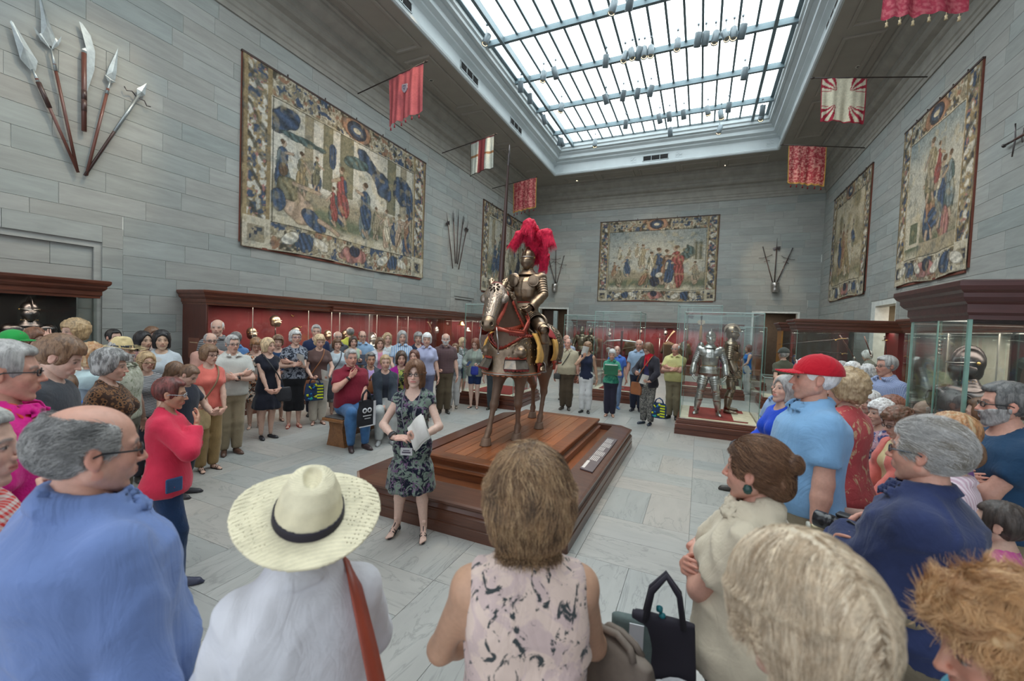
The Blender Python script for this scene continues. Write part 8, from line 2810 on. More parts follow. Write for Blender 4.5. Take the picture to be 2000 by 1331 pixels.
put('sage','auburn-haired girl in sage hoodie and denim shorts, looking at her phone',927,661,12,ft=(925,797),hair='long',hc=(.20,.07,.04),hc2=(.30,.13,.08),top=T('cardigan',138,146,138),inner=cl(150,162,150),bot=('shorts',cl(34,52,92,'denim'),.345),shoe=('sandal',(.02,.02,.03)),armL='hold',armR='hold',head=(5,-22,0),skin='pale',fold=.8)
put('darklegs','person in charcoal trousers standing behind the horse, upper body hidden by its chest',962,668,10,ft=(962,800),fem=0,hair='short',hc='pepper',top=T('polo',96,92,84),bot=('trousers',cl(54,60,64)),shoe=('shoe',(.04,.04,.03)))
put('whiteshorts','person in pale grey shorts glimpsed between the legs of the horse',1028,690,0,dep=12.9,fem=0,hair='short',hc='brown',top=T('tee',170,176,180),bot=('shorts',cl(176,180,184),.28),shoe=('shoe',(.3,.25,.2)),skin='tan')
put('redtrousers','person in red trousers behind the hind legs of the horse',1044,685,0,dep=13.4,hair='bob',hc='dark',top=T('tee',150,150,150),bot=('trousers',cl(184,26,36)),g=.92)
# ---- seated on the benches
put('redpolo','heavy man in dark red polo and blue jeans on the wooden bench, hand at chin',686,684,-18,dep=7.1,sit=.27,fem=0,g=1.28,belly=.035,hair='short',hc='grey',top=T('polo',124,30,48),bot=('jeans',cl(60,98,140,'denim')),shoe=('shoe',(.05,.03,.03)),armR='throat',armL='lap',skin='ruddy')
put('lilac','seated woman in charcoal cardigan over lilac top, sunglasses on her hair, tan bag on lap',724,690,-12,dep=8.0,sit=.27,hair='short',hc='pepper',top=T('cardigan',64,70,80),inner=cl(176,150,196),bot=('trousers',cl(50,62,76)),shoe=('sneaker',(.4,.4,.4)),armL='lapc',armR='lapc',skin='tan')
put('darkseat','seated fair-haired woman in dark jacket and pale trousers with papers on her lap',753,695,-5,dep=7.5,sit=.27,hair='swept',hc='dblond',top=T('jacket',50,58,68),inner=cl(46,50,60),bot=('trousers',cl(176,178,176)),shoe=('sneaker',(.35,.36,.36)),armL='lap',armR='lapc')
put('magentacardi','seated dark-fringed woman in bright magenta cardigan over a floral top',784,688,-5,dep=8.1,sit=.27,hair='bob',hc='dark',hc2='brown',top=T('cardigan',160,32,138),inner=cl(40,44,40,'floral',(180,186,90),(70,110,90),1.5),bot=('trousers',cl(150,156,160)),armL='lapc',armR='lapc')
put('whitejacket','seated auburn-haired woman in white jacket, head tilted, partly behind the guide',811,686,8,dep=8.7,sit=.27,hair='lob',hc=(.12,.05,.035),top=T('jacket',190,196,204),inner=cl(190,190,196),bot=('trousers',cl(60,64,70)),armL='lapc',armR='throat',head=(10,8,8))
# ---- centre right, standing
put('tanpolo','stout man in beige polo and dark olive trousers, strap across chest, right of the horse',1110,662,8,ft=(1104,800),fem=0,g=1.2,belly=.045,hair='thin',hc='pepper',top=T('polo',176,166,142),bot=('trousers',cl(74,62,48)),shoe=('shoe',(.05,.04,.03)),head=(15,8,0),skin='ruddy')
put('baldbehind','bald man in blue check shirt looking over the shoulder of the beige polo man',1107,655,5,dep=12.2,fem=0,hair='fringe',hc='white',top=T('shirt',120,130,156,'check',(200,204,210)),bot=('trousers',cl(196,196,196)),skin='ruddy')
put('navywhite','woman in navy top and white trousers raising papers to her face',1150,670,8,ft=(1142,806),hair='curly',hc='ltbrown',top=T('sleeveless',34,40,62),bot=('trousers',cl(206,206,206)),shoe=('pump',(.02,.02,.02)),armL='downback',armR='chin',skin='tan',head=(15,0,0),hemz=.47)
put('bender','person in cream shirt bending forward behind the narrow vitrine',1205,675,100,dep=16.5,fem=0,lean=.55,hair='fringe',hc='grey',top=T('tee',186,176,160),bot=('trousers',cl(86,90,84)),armR='back',armL='back')
put('bluebehind','man in bright blue shirt directly behind the woman in green',1199,676,-5,ft=(1200,798),fem=0,g=1.1,hair='thin',hc='pepper',top=T('shirt',70,110,190),bot=('jeans',cl(120,140,170)),shoe=('sneaker',(.1,.2,.4)))
put('green','short grey-haired woman in green print shirt holding a green folder',1197,684,2,ft=(1190,813),hair='puff',hc='silver',g=1.08,top=T('shirt',52,136,112,'floral',(84,160,132),(40,110,96)),bot=('trousers',cl(40,38,54)),shoe=('sandal',(.25,.1,.05)),armL='crossB',armR='crossT',skin='fair',head=(0,-6,0))
put('ltblue','older man in light blue shirt and dark trousers behind the woman with the red scarf',1255,664,5,ft=(1242,803),fem=0,hair='fringe',hc='white',top=T('shirt',150,172,196),bot=('trousers',cl(36,40,58)),shoe=('shoe',(.03,.03,.04)),skin='ruddy')
put('redscarf','woman in black cardigan with red scarf and patterned grey trousers, looking down',1270,670,25,ft=(1262,829),hair='bob',hc='brown',hc2='ltbrown',top=T('cardigan',46,44,52),inner=cl(60,60,100),bot=('trousers',cl(120,118,112,'floral',(60,60,62),(170,166,160),3)),shoe=('pump',(.03,.04,.06)),armL='holdlow',armR='hold',head=(15,-26,0),glasses=(.2,.1,.1))
put('yellow','balding man in pale yellow shirt and khaki trousers, arms folded, beside the large vitrine',1322,672,12,ft=(1313,818),fem=0,g=1.12,belly=.04,hair='fringe',hc='white',top=T('shirt',206,200,138),bot=('trousers',cl(132,122,98)),shoe=('shoe',(.02,.02,.02)),armL='crossT',armR='crossB',belt=(.02,.02,.02),skin='ruddy',glasses=(.3,.3,.3),head=(10,0,0))
put('bluetunic','woman in sleeveless blue tunic and white trousers seen beyond the large vitrine',1462,675,70,ft=(1457,770),hair='bob',hc=(.12,.04,.025),top=T('sleeveless',36,112,190),bot=('trousers',cl(206,206,204)),shoe=('sneaker',(.5,.5,.5)),armL='holdlow',armR='phone',hemz=.42)
put('olivecap','person in olive top and dark cap seen from behind through the glass, right of centre',1531,681,150,dep=9.2,hair='short',hc='grey',top=T('tee',88,90,76),bot=('trousers',cl(150,144,128)),armL='back',armR='down')
put('tealbald','bald man in dark teal polo seen from behind beyond the sword case',1580,671,170,dep=15.8,fem=0,hair='fringe',hc='grey',top=T('polo',34,60,84),bot=('trousers',cl(60,60,60)))
put('whitebehind','white-haired person far behind the sword case near the right doorway',1709,686,120,dep=11.5,hair='puff',hc='white',top=T('long',150,150,140),bot=('trousers',cl(60,60,60)),lean=.25)
# ---- right group
put('redcap','tall heavy man in red baseball cap and light blue polo, wristwatch, khaki trousers',1592,700,72,dep=2.75,fem=0,g=1.30,belly=.055,hair='crop',hc='white',top=T('polo',128,172,212),bot=('trousers',cl(150,140,118)),shoe=('shoe',BRN),armL='down',armR='down',belt=(.07,.03,.02),skin='ruddy',head=(5,4,0),step=.04)
put('royal','grey-bobbed woman in royal blue long-sleeved top beside the red cap man',1530,738,62,dep=3.9,hair='bob',hc='grey',hc2='silver',top=T('long',26,70,190),bot=('trousers',cl(40,44,60)),armL='bagarm',armR='bagarm',head=(-12,14,0),g=1.08)
put('ltblueseat','man in light blue polo and glasses seated behind the woman in royal blue',1530,732,60,dep=5.4,sit=.27,fem=0,g=1.15,hair='thin',hc='pepper',top=T('polo',132,158,194),bot=('trousers',cl(70,74,80)),armL='lapc',armR='lapc',glasses=(.3,.3,.3))
put('greyseat','person in slate polo seated just behind the red cap man',1572,745,60,dep=5.0,sit=.27,fem=0,hair='short',hc='grey',top=T('polo',84,98,112),bot=('trousers',cl(60,60,60)))
put('kimono','curly blond-haired woman in coral jacket printed with dolls and flowers, khaki trousers',1655,728,118,dep=3.15,g=1.1,hair='curly',hc='dblond',hc2='blond',top=T('jacket',196,84,86,'floral',(196,84,86),(214,178,140),.55),bot=('trousers',cl(150,142,118)),armL='down',armR='holdlow')
put('scarfhead','woman in dark green-black top bending forward, white wavy hair',1699,702,40,dep=7.1,lean=.45,hair='wave',hc='white',top=T('tee',24,40,48),bot=('trousers',cl(60,60,60)))
put('patternhat','person in blue patterned sun hat behind the bending white-haired woman',1671,706,100,dep=7.9,lean=.3,hair='short',hc='grey',top=T('tee',110,124,150,'spots',(60,76,110),(190,196,206)),bot=('trousers',cl(60,60,60)))
put('greenback','person in grey-green shirt with bag strap, back turned, left of the blue check shirt',1716,712,150,dep=6.5,lean=.35,hair='wave',hc='silver',top=T('tee',82,96,92),bot=('trousers',cl(60,60,60)))
put('bluecheck','grey-haired man in blue check short-sleeved shirt and glasses against the red panel',1733,697,40,dep=5.7,fem=0,g=1.08,hair='short',hc='grey',top=T('shirt',118,134,178,'check',(178,188,210),None,2.2),bot=('trousers',cl(90,90,84)),glasses=(.1,.08,.07),head=(12,0,0),skin='ruddy')
put('seatwhite','seated elderly woman with straight white hair, first of the seated row on the right',1700,768,35,dep=5.3,sit=.27,hair='puff',hc='white',top=T('tee',190,190,200,'spots',(90,100,160),(60,70,120)),bot=('trousers',cl(60,60,66)),armL='lapc',armR='lapc')
put('seatcurl','seated elderly woman with tight white curls, in pink',1722,786,55,dep=4.5,sit=.27,hair='curly',hc='white',top=T('tee',190,150,160,'floral',(70,80,130),(200,200,210)),bot=('trousers',cl(40,60,90)),armL='lapc',armR='lapc')
put('seatcoral','seated woman with brown curls and glasses in coral cardigan',1764,800,55,dep=3.9,sit=.27,hair='curly',hc='brown',hc2=(.25,.11,.07),top=T('cardigan',214,118,108),inner=cl(214,196,150),bot=('jeans',JEAN),armL='lapc',armR='lapc',glasses=(.1,.05,.04),head=(0,-15,0))
put('seatauburn','seated person with red-brown curls between the white-curled and the coral-cardigan women',1742,778,80,dep=4.9,sit=.27,hair='curly',hc=(.2,.08,.05),top=T('tee',196,110,104),bot=('trousers',cl(60,60,66)),armL='lapc',armR='lapc')
put('seatbald','bald man seated low in front of the corner vitrine, only his crown visible',1812,783,60,dep=4.05,sit=.27,fem=0,hair='fringe',hc='grey',top=T('polo',120,120,130),bot=('trousers',cl(60,60,66)))
put('gingerright','woman with smooth ginger-blond hair in purple floral blouse, right of the grey-haired man',1860,796,88,dep=2.5,H=1.52,hair='bob',hc='ginger',hc2='blond',top=T('long',110,60,130,'floral',(196,190,210),(60,34,84),1.5),bot=('trousers',cl(80,70,60)),armL='holdlow',armR='holdlow')
put('floralarm','woman in sleeveless floral top, face hidden, between the ginger woman and the bearded man',1925,795,95,dep=3.05,H=1.55,hair='short',hc='brown',top=T('sleeveless',150,160,150,'floral',(190,200,190),(60,110,120)),bot=('trousers',cl(60,60,60)),armL='crossT',armR='crossB')
put('bearded','dark-haired man with grey beard and glasses in dark blue t-shirt, arms folded, far right',1970,752,58,dep=2.6,fem=0,g=1.12,hair='short',hc='pepper',hc2=(.08,.08,.08),beard='grey',top=T('tee',34,66,96),bot=('trousers',cl(128,118,96)),armL='crossT',armR='crossB',belt=(.02,.02,.02),glasses=(.02,.02,.02),skin='ruddy',head=(15,0,0))
put('girl','small dark-haired girl in pink sparkly top with a yellow and pink hair clip',1958,985,100,dep=1.9,hair='tail',hc='dark',top=T('tank',196,84,150,'spots',(220,150,196),(196,84,150),2),bot=('shorts',cl(80,80,120)),skin='fair')
put('pinkstripe','woman in pale pink striped shirt standing just behind the man in navy denim',1868,850,100,dep=2.3,H=1.45,g=1.05,hair='short',hc='brown',top=T('shirt',206,176,190,'stripe_v',(230,214,222),None,2),bot=('trousers',cl(60,60,90)),armL='fwd',armR='holdlow')
# ---- left group
put('redsweat','woman with cropped dark red hair in pinkish-red sweatshirt with denim pocket, arms folded',285,737,-80,ft=(325,1140),g=1.05,hair='short',hc='auburn',hc2=(.25,.06,.05),top=T('sweater',206,50,78),bot=('jeans',cl(26,50,84,'denim')),shoe=('sneaker',(.04,.045,.08)),armL='crossT',armR='throat',glasses=(.4,.42,.44),skin='tan',hemz=.455,step=.06,head=(0,-6,0))
put('leopard','grey-haired woman in leopard-print top with brown strap behind the red sweatshirt',212,687,-72,dep=3.6,g=1.2,hair='puff',hc='pepper',hc2='silver',top=T('tee',120,84,54,'leopard',(60,40,30),(24,20,18),.9),bot=('trousers',cl(50,50,54)),head=(0,-6,0))
put('gingerback','woman with short ginger hair seen from behind, white scarf over her shoulders',178,675,165,dep=4.1,hair='wave',hc='ginger',hc2='blond',top=T('shirt',170,184,190),bot=('trousers',cl(80,80,84)))
put('bluekid','child in bright blue t-shirt between the boy in grey and the ginger-haired woman',128,735,175,dep=3.7,H=1.38,hair='short',hc='brown',fem=0,top=T('tee',34,104,190),bot=('shorts',cl(60,60,70)))
put('fedora','bearded man in straw fedora with dark band and glasses, pale leaf-print shirt',238,662,-60,dep=4.6,fem=0,g=1.1,hair='fringe',hc='grey',beard='white',top=T('shirt',176,176,158,'floral',(196,196,180),(140,146,120)),bot=('trousers',cl(110,104,90)),glasses=(.3,.25,.15))
put('tanhat','woman in tan sun hat and glasses with striped top behind the fedora man',286,690,-20,dep=5.2,hair='bob',hc='dblond',top=T('tee',196,196,196,'stripe_h',(50,54,64),None,2.2),bot=('trousers',cl(60,60,70)),glasses=(.2,.1,.05))
put('darkhair','dark-haired woman in red and grey plaid blouse against the stone wall',280,650,-35,dep=6.3,hair='lob',hc='black',top=T('tee',170,120,116,'plaid',(90,80,84),None,1.5),bot=('trousers',cl(60,60,70)),skin='asian')
put('whitetee','black-haired woman with sunglasses on her hair and white cat t-shirt',316,648,-5,dep=6.0,hair='bob',hc='black',top=T('tee',186,194,200),bot=('trousers',cl(60,60,70)),skin='asian',g=1.1)
put('behindwhite','brown-haired woman peeping over the black-haired woman in white',298,641,-20,dep=6.8,hair='bob',hc='brown',top=T('tee',150,140,136),bot=('trousers',cl(60,60,70)),glasses=(.3,.05,.05))
put('blackhead','dark-haired man behind the crown of the straw fedora',222,645,-30,dep=6.7,fem=0,hair='short',hc='black',top=T('polo',120,120,120),bot=('trousers',cl(60,60,70)))
put('stripes','curly-haired woman in black and white striped top at the far left, hands raised',146,628,60,dep=5.2,g=1.1,hair='curly',hc='dblond',top=T('tee',196,196,196,'stripe_h',(30,30,34),None,2.2),bot=('trousers',cl(60,60,70)),armL='up',armR='chin')
put('greencap','person in green cap and blue patterned shirt at the far left',28,648,-60,dep=4.9,fem=0,hair='short',hc='brown',top=T('tee',70,120,160,'floral',(150,180,200),(50,90,130)),bot=('trousers',cl(60,60,70)))
put('bluehawaii','woman with brown fringe and blue print shirt beside the green cap',64,642,-30,dep=5.3,hair='bob',hc=(.16,.07,.04),top=T('tee',70,110,150,'floral',(150,180,200),(50,90,130)),bot=('trousers',cl(60,60,70)),head=(0,-14,0))
put('cameraman','person in cream printed top holding hands at chest, behind the boy in dark grey',142,668,-10,dep=4.6,hair='short',hc='ginger',top=T('tee',186,184,172),bot=('trousers',cl(60,60,70)),armL='hold',armR='belly')
put('boygrey','boy with tousled brown hair in dark grey t-shirt looking down to the right',97,655,-72,dep=2.9,fem=0,g=.98,hair='messy',hc='ltbrown',hc2='brown',top=T('tee',62,66,72),bot=('shorts',cl(60,60,70)),skin='pale',head=(0,-24,0))
put('magenta','grey-haired man with glasses in magenta shirt with an orange strap, at the left edge',6,672,-82,dep=1.95,fem=0,g=1.1,hair='short',hc='grey',top=T('polo',206,20,130),bot=('trousers',cl(60,60,70)),glasses=(.03,.03,.03),skin='ruddy')
put('redplaid','person in red and white checked shirt at the left edge, behind the bald man',-68,800,-70,dep=1.30,fem=1,hair='short',hc='grey',top=T('tee',196,190,186,'plaid',(196,44,40),None,2),bot=('trousers',cl(60,60,70)),armR='chin',armL='down')
put('boydark','boy with short brown hair in dark grey t-shirt looking down at his hands',368,709,-55,ft=(357,968),H=None,fem=0,g=.95,hair='crop',hc='brown',top=T('tee',44,48,60),bot=('shorts',cl(36,38,48),.17),shoe=('sneaker',(.03,.03,.035)),armL='hold',armR='down',head=(0,-34,0),skin='fair')
put('stripedgirl','girl in striped grey dress with teal sneakers behind the boy looking down',338,706,-50,ft=(332,948),hair='bob',hc='brown',top=T('dress',180,184,190,'stripe_h',(70,76,90),None,2.2),bot=('dress',cl(90,90,90),.2),shoe=('sneaker',(.06,.22,.24)),armL='hold',armR='hold',head=(0,-30,0))
# ======== nearest figures, with groomed hair
def groom(fn,flow,n=4000,steps=8,step=.045,seed=1,cols=((.3,.2,.1),),rad=.0010,keep=None,jit=.35,lift=.012,bounds=((-.6,-.8,-.9),(.6,.6,.75)),nm='hair_strands'):
 """fine fibres combed over a hair surface (head units)"""
 def cb(ho,tf,hm):
  v,f = surfnet(fn,bounds[0],bounds[1],.03)
  if keep is not None:v = v[keep(v)]
  rs = np.random.RandomState(seed)
  for ci,c in enumerate(cols):
   m_ = n//len(cols)
   zz = vnoise(v,7,seed+21)+.5*vnoise(v,16,seed+22)
   qq = np.argsort(np.argsort(zz+rs.randn(len(v))*.15))*len(cols)//len(v)
   vc = v[qq==ci]
   P = vc[rs.randint(0,len(vc),m_)]+rs.randn(m_,3).astype(f32)*.008
   out = [P]
   bend = rs.randn(m_,3).astype(f32)*jit
   lf = (rs.rand(m_)**2*lift*2).astype(f32)
   for k in range(steps):
    e = .01
    d0 = fn(P)
    N = np.stack([fn(P+V3(e,0,0))-d0,fn(P+V3(0,e,0))-d0,fn(P+V3(0,0,e))-d0],1)
    N/=np.sqrt((N*N).sum(1))[:,None]+1e-6
    D = flow(P)+bend*.6+.28*np.stack([vnoise(P,5,seed),vnoise(P,5,seed+5),vnoise(P,5,seed+9)],1)
    D-=N*(D*N).sum(1)[:,None]
    D/=np.sqrt((D*D).sum(1))[:,None]+1e-6
    P = P-N*(np.clip(d0,-.05,.05)-lf*(k+1)/steps)[:,None]+D*step
    out.append(P)
   A = np.stack(out,1)
   A = tf(A.reshape(-1,3)).reshape(A.shape)
   mt = plain('hair_strand',c,.38,0,.15,60)
   fibres(nm,A,rad,mt,ho,.3)
 return cb
def fl_down(P):return np.stack([P[:,0]*1.6,(P[:,1]+.05)*1.4,-np.ones(len(P))*(.25+np.clip(.45-P[:,2],0,1)*2)],1).astype(f32)
def fl_back(P):return np.stack([P[:,0]*.2,-np.ones(len(P)),-.35+0*P[:,0]-.5*(P[:,2]<0)],1).astype(f32)
def fedora(info,straw,band,tilt=0.0,sc=1.0,label=None,nmh='straw_hat',fine=True):
 h = .02 if fine else.036
 R = rotx(tilt)
 def Q_(P):return (P@R)/sc
 def brim(P):
  P = Q_(P)
  r = np.sqrt((P[:,0]/.80)**2+((P[:,1]+.02)/.90)**2)
  z = P[:,2]-(.135+.10*(np.abs(P[:,0])/.8)**2-.06*np.clip(P[:,1],0,1)+.03*np.clip(-P[:,1],0,1))
  d = np.maximum((r-1)*.8,np.abs(z)-.013)
  return np.maximum(d,-((np.sqrt((P[:,0]/.34)**2+((P[:,1]+.06)/.43)**2))-1)*.35)
 def crown(P):
  P = Q_(P)
  d = loft(P,[.12,.25,.45,.60,.66],[.375,.36,.315,.24,.12],[.465,.45,.39,.30,.16],[-.06,-.06,-.05,-.03,-.03],2.1)
  X = P.copy()
  X[:,0] = np.abs(X[:,0])
  d = smax(d,-ell(P,(0,-.06,.69),(.10,.22,.13)),.03)
  d = smax(d,-ell(X,(.30,.24,.52),(.11,.18,.15)),.04)
  return d
 ho = None
 for nm,fn,m_ in (('brim',brim,straw),('crown',crown,straw)):
  v,f = surfnet(fn,(-.9*sc,-1.05*sc,-.1),(.9*sc,1.0*sc,.85*sc),h)
  o = head_obj(info,nmh if ho is None else nm,v,f,m_,ho)
  ho = ho or o
 def bnd(P):
  Pq = Q_(P)
  d = np.abs(loft(Pq,[.10,.25,.45],[.375,.36,.315],[.465,.45,.39],[-.06,-.06,-.05],2.1)-.008)-.010
  return np.maximum(d,np.maximum(.150-Pq[:,2],Pq[:,2]-.265))
 v,f = surfnet(bnd,(-.5,-.65,-.1),(.5,.55,.5),h*.8)
 head_obj(info,'hat_band',v,f,band,ho)
 return ho
@cached
def strawmat(c):
 m_,t = newmat('straw_weave',.7,0,.3)
 v = t.coord()
 w = t.wave(v,90,'Z',2.5)
 n_ = t.noise(v,22,4)
 t.base(t.ramp(t.math('MULTIPLY_ADD',w,.15,t.math('MULTIPLY',n_,.8)),[(.25,mul(c,.82)),(.65,mul(c,1.12))]))
 t.bump(t.math('ADD',w,t.noise(v,150,2)),.35,.003)
 return m_
def cap_hat(info,c,logo=None):
 m_ = cloth(c)
 def dome(P):
  d = ell(P,(0,-.07,.13),(.405,.505,.46))
  X = P.copy()
  d = np.maximum(d,.12-.04*P[:,1]-P[:,2])
  return smin(d,ell(P,(0,-.07,.59),(.03,.03,.02)),.01)
 v,f = surfnet(dome,(-.5,-.65,0),(.5,.5,.65),.026)
 ho = head_obj(info,'baseball_cap',v,f,m_)
 def vis(P):
  r = np.sqrt((P[:,0]/.33)**2+((P[:,1]-.30)/.50)**2)
  z = P[:,2]-(.185-.22*P[:,0]**2*3-.16*(P[:,1]-.3))
  d = np.maximum(np.maximum((r-1)*.33,np.abs(z)-.013),.26-P[:,1])
  return d
 v,f = surfnet(vis,(-.42,.2,-.1),(.42,.9,.35),.024)
 head_obj(info,'visor',v,f,m_,ho)
 if logo:
  mb = MB().tube([(.07*math.cos(a)+.0,.405-0.02+.0,.33+.06*math.sin(a))for a in [math.radians(q)for q in range(50,311,20)]],.014,6)
  head_obj(info,'cap_logo',mb,None,logo,ho)
 return ho
LEA = plain('tan_leather',lin(150,92,56),.5)
def ribbon(pts,w,t,nrm):
 """flat closed strip through world points"""
 P = [Vector(p)for p in pts]
 Q = []
 for i in range(len(P)-1):
  for k in range(4):
   u = k/4
   a,b,c,d = P[max(i-1,0)],P[i],P[i+1],P[min(i+2,len(P)-1)]
   Q.append(.5*((2*b)+(c-a)*u+(2*a-5*b+4*c-d)*u*u+(3*b-a-3*c+d)*u**3))
 Q.append(P[-1])
 V,F = [],[]
 for i,p in enumerate(Q):
  tg = (Q[min(i+1,len(Q)-1)]-Q[max(i-1,0)]).normalized()
  n_ = Vector(nrm(p)).normalized()
  b = tg.cross(n_).normalized()*(w/2)
  n2 = b.cross(tg).normalized()*t
  V+=[p-b,p+b,p+b+n2,p-b+n2]
 for i in range(len(Q)-1):
  a,c = i*4,(i+1)*4
  for j in range(4):F.append((a+j,a+(j+1)%4,c+(j+1)%4,c+j))
 F+=[(3,2,1,0),tuple((len(Q)-1)*4+j for j in range(4))]
 return V,F
def bag(name,label,top,w,h,d,yaw,mat,handle=None,hh=.25,strap=None,strapw=.02,cat='bag',deco=None,hmat=None):
 """soft bag hanging below a point (world); optional strap through given world points"""
 top = Vector(top)
 r = empty(name,(top.x,top.y,top.z-hh-h),yaw,label,cat)
 def fn(P):
  q = loft(P,[0,h*.15,h*.6,h],[w/2*.92,w/2,w/2,w/2*.92],[d/2,d/2*1.1,d/2*.8,d/2*.35],[0,0,0,0],4)
  return q
 v,f = surfnet(fn,(-w*.6,-d*.7,0),(w*.6,d*.7,h),max(.012,w/26))
 v = v+vnormals(v,f)*(.012*w/.4*vnoise(v*9,1,3))[:,None]
 b = link('bag_body',mesh_np('bag_body',v,f,mat),r)
 if handle:
  for s in (-1,1):MB().tube([(-w*.28,s*d*.15,h*.96),(-w*.2,s*d*.1,h+hh*.6),(0,s*.01,h+hh),(w*.2,s*d*.1,h+hh*.6),(w*.28,s*d*.15,h*.96)],.012,6).build('handle',hmat or mat,r)
 if strap:
  inv = (Matrix.Translation(r.location)@Matrix.Rotation(yaw,4,'Z')).inverted()
  pts = [inv@Vector(p)for p in strap[0]]
  V,F = ribbon(pts,strapw,.006,lambda p:inv.to_3x3()@Vector(strap[1](inv.inverted()@p)))
  MB().add(V,F,True).build('strap',hmat or mat,r)
 if deco:deco(r,w,h,d)
 return r
def sheet(label,c,D,U,w=.24,h=.32,mat=None,n=2,curl=.03,name='paper'):
 """loose sheet(s): centre, long direction, side direction"""
 c,D,U = Vector(c),Vector(D).normalized(),Vector(U)
 U = (U-D*U.dot(D)).normalized()
 N = D.cross(U)
 r = empty(name,c,label=label,cat='paper')
 for q in range(n):
  V,F = [],[]
  for i in range(9):
   for j in range(2):
    u = (i/8-.5)*h
    V.append(D*u+U*((j-.5)*w+.012*q)+N*(curl*math.cos(i/8*math.pi*1.2)+.004*q+.01*q))
  k = len(V)
  V+=[p+N*.0015 for p in V]
  for i in range(8):
   a = i*2
   F+=[(a,a+1,a+3,a+2),(k+a+2,k+a+3,k+a+1,k+a),(a,a+2,k+a+2,k+a),(a+1,k+a+1,k+a+3,a+3)]
  MB().add(V,F,True).build('page',mat or plain('paper_white',lin(222,220,214),.7),r)
 return r
 # ---- the guide
g_ = put('guide','guide with shoulder-length auburn hair and glasses in floral navy dress, holding papers',822,707,14,ft=(800,1046),hair='lob',hc=(.22,.10,.05),hc2=(.36,.19,.10),skin='pale',lod=0,g=1.0,
 top=T('dress',16,22,40,'floral',(120,136,124),(112,86,116),1.5),bot=('dress',cl(20,20,30),.275),shoe=('heel',(.015,.015,.02)),glasses=(.03,.03,.03),stance=.035,step=-.015,
 armRx=((.060,.150,.605),(1,-.5,-.4),(-1,.25,.1),(0,-.6,-1),'relax'),armLx=((.075,.170,.610),(1,-.6,-.3),(-.9,.5,.3),(-.2,.2,1),'grip'),neckdrop=.012,head=(-6,4,0),
 strands=groom(hair_sdf('lob'),fl_down,9000,9,.06,3,((.20,.09,.045),(.32,.17,.09),(.14,.06,.03)),.0009))
sheet('white sheaf of papers fanned in the left hand of the guide',g_['hand'][-1]+Vector((.12,-.02,.06)),(.75,-.1,.55),(.3,-.2,-.9),.22,.28)
r = empty('name_badge',g_['W']((0.0,.125,.545)),-math.radians(g_['yaw']),'small white name badge on a lanyard at the waist of the guide','badge')
MB().bev(-.055,.055,-.004,.004,-.07,.0,.002).build('card',plain('badge_white',lin(196,196,198),.5),r)
MB().box(-.04,.04,.004,.006,-.05,-.035).box(-.03,.03,.004,.006,-.028,-.02).build('print_lines',plain('badge_print',lin(90,84,96),.5),r)
inv = (Matrix.Translation(r.location)@Matrix.Rotation(-math.radians(g_['yaw']),4,'Z')).inverted()
for s in (-1,1):MB().tube([inv@g_['W'](q)for q in ((s*.045,.01,.85),(s*.045,.07,.80),(s*.035,.112,.72),(s*.012,.112,.62),(0,.122,.545))],.005,5).build('lanyard',plain('lanyard_grey',lin(110,110,120),.6),r)
el,wr = g_['arms'][1][1],g_['arms'][1][2]
d_ = (wr-el).normalized()
r = empty('wristwatch',wr-d_*.03,label='dark bracelet watch on the right wrist of the guide',cat='watch')
MB().lathe([(.036,-.02),(.040,-.02),(.040,.02),(.036,.02)],16,M=d_.to_track_quat('Z','Y').to_matrix().to_4x4()).build('band',plain('watch_dark',(.04,.035,.04),.4),r)
# ---- balding man, lower left
b_ = put('baldman','large balding man in blue pinstriped shirt and black glasses, seen from behind, lower left',166,794,-110,dep=1.20,fem=0,g=1.30,belly=.04,hair='fringe',hc=(.30,.295,.29),hc2=(.50,.49,.48),lod=0,skin='ruddy',
 top=('shirtlong',cloth(lin(106,128,178))),bot=('trousers',cl(60,60,66)),glasses=(.015,.015,.018),head=(12,-4,0),fold=1.5,armL='down',armR='down',strands=groom(hair_sdf('fringe'),fl_back,16000,5,.035,5,((.27,.265,.26),(.50,.49,.48),(.18,.18,.18)),.0006,jit=.5,lift=.02))
# ---- hat woman
h_ = put('hatwoman','person in white shirt and wide cream straw hat with dark band, seen from behind',597,942,176,dep=1.18,fem=1,g=1.22,hair='fringe',hc='grey',lod=0,top=T('shirtlong',206,206,212),bot=('trousers',cl(60,66,80)),head=(6,-2,4),fold=1.3,armL='belly',armR='belly')
fedora(h_,strawmat(lin(218,209,180)),plain('navy_hat_ribbon',lin(34,30,44),.7),tilt=.30,sc=1.0)
STR = plain('russet_leather',lin(142,60,40),.45)
W = h_['W']
bag('shoulder_bag','russet brown leather shoulder bag worn by the person in the straw hat',W((.20,-.02,.60)),.34,.30,.12,math.radians(20),STR,hh=.12,strap=([W(q)for q in ((.10,.085,.66),(.088,.075,.76),(.075,.03,.825),(.074,-.02,.836),(.078,-.065,.812),(.092,-.108,.74),(.118,-.13,.62),(.16,-.09,.52))],lambda p:(p-W((0,0,.78)))),strapw=.055)
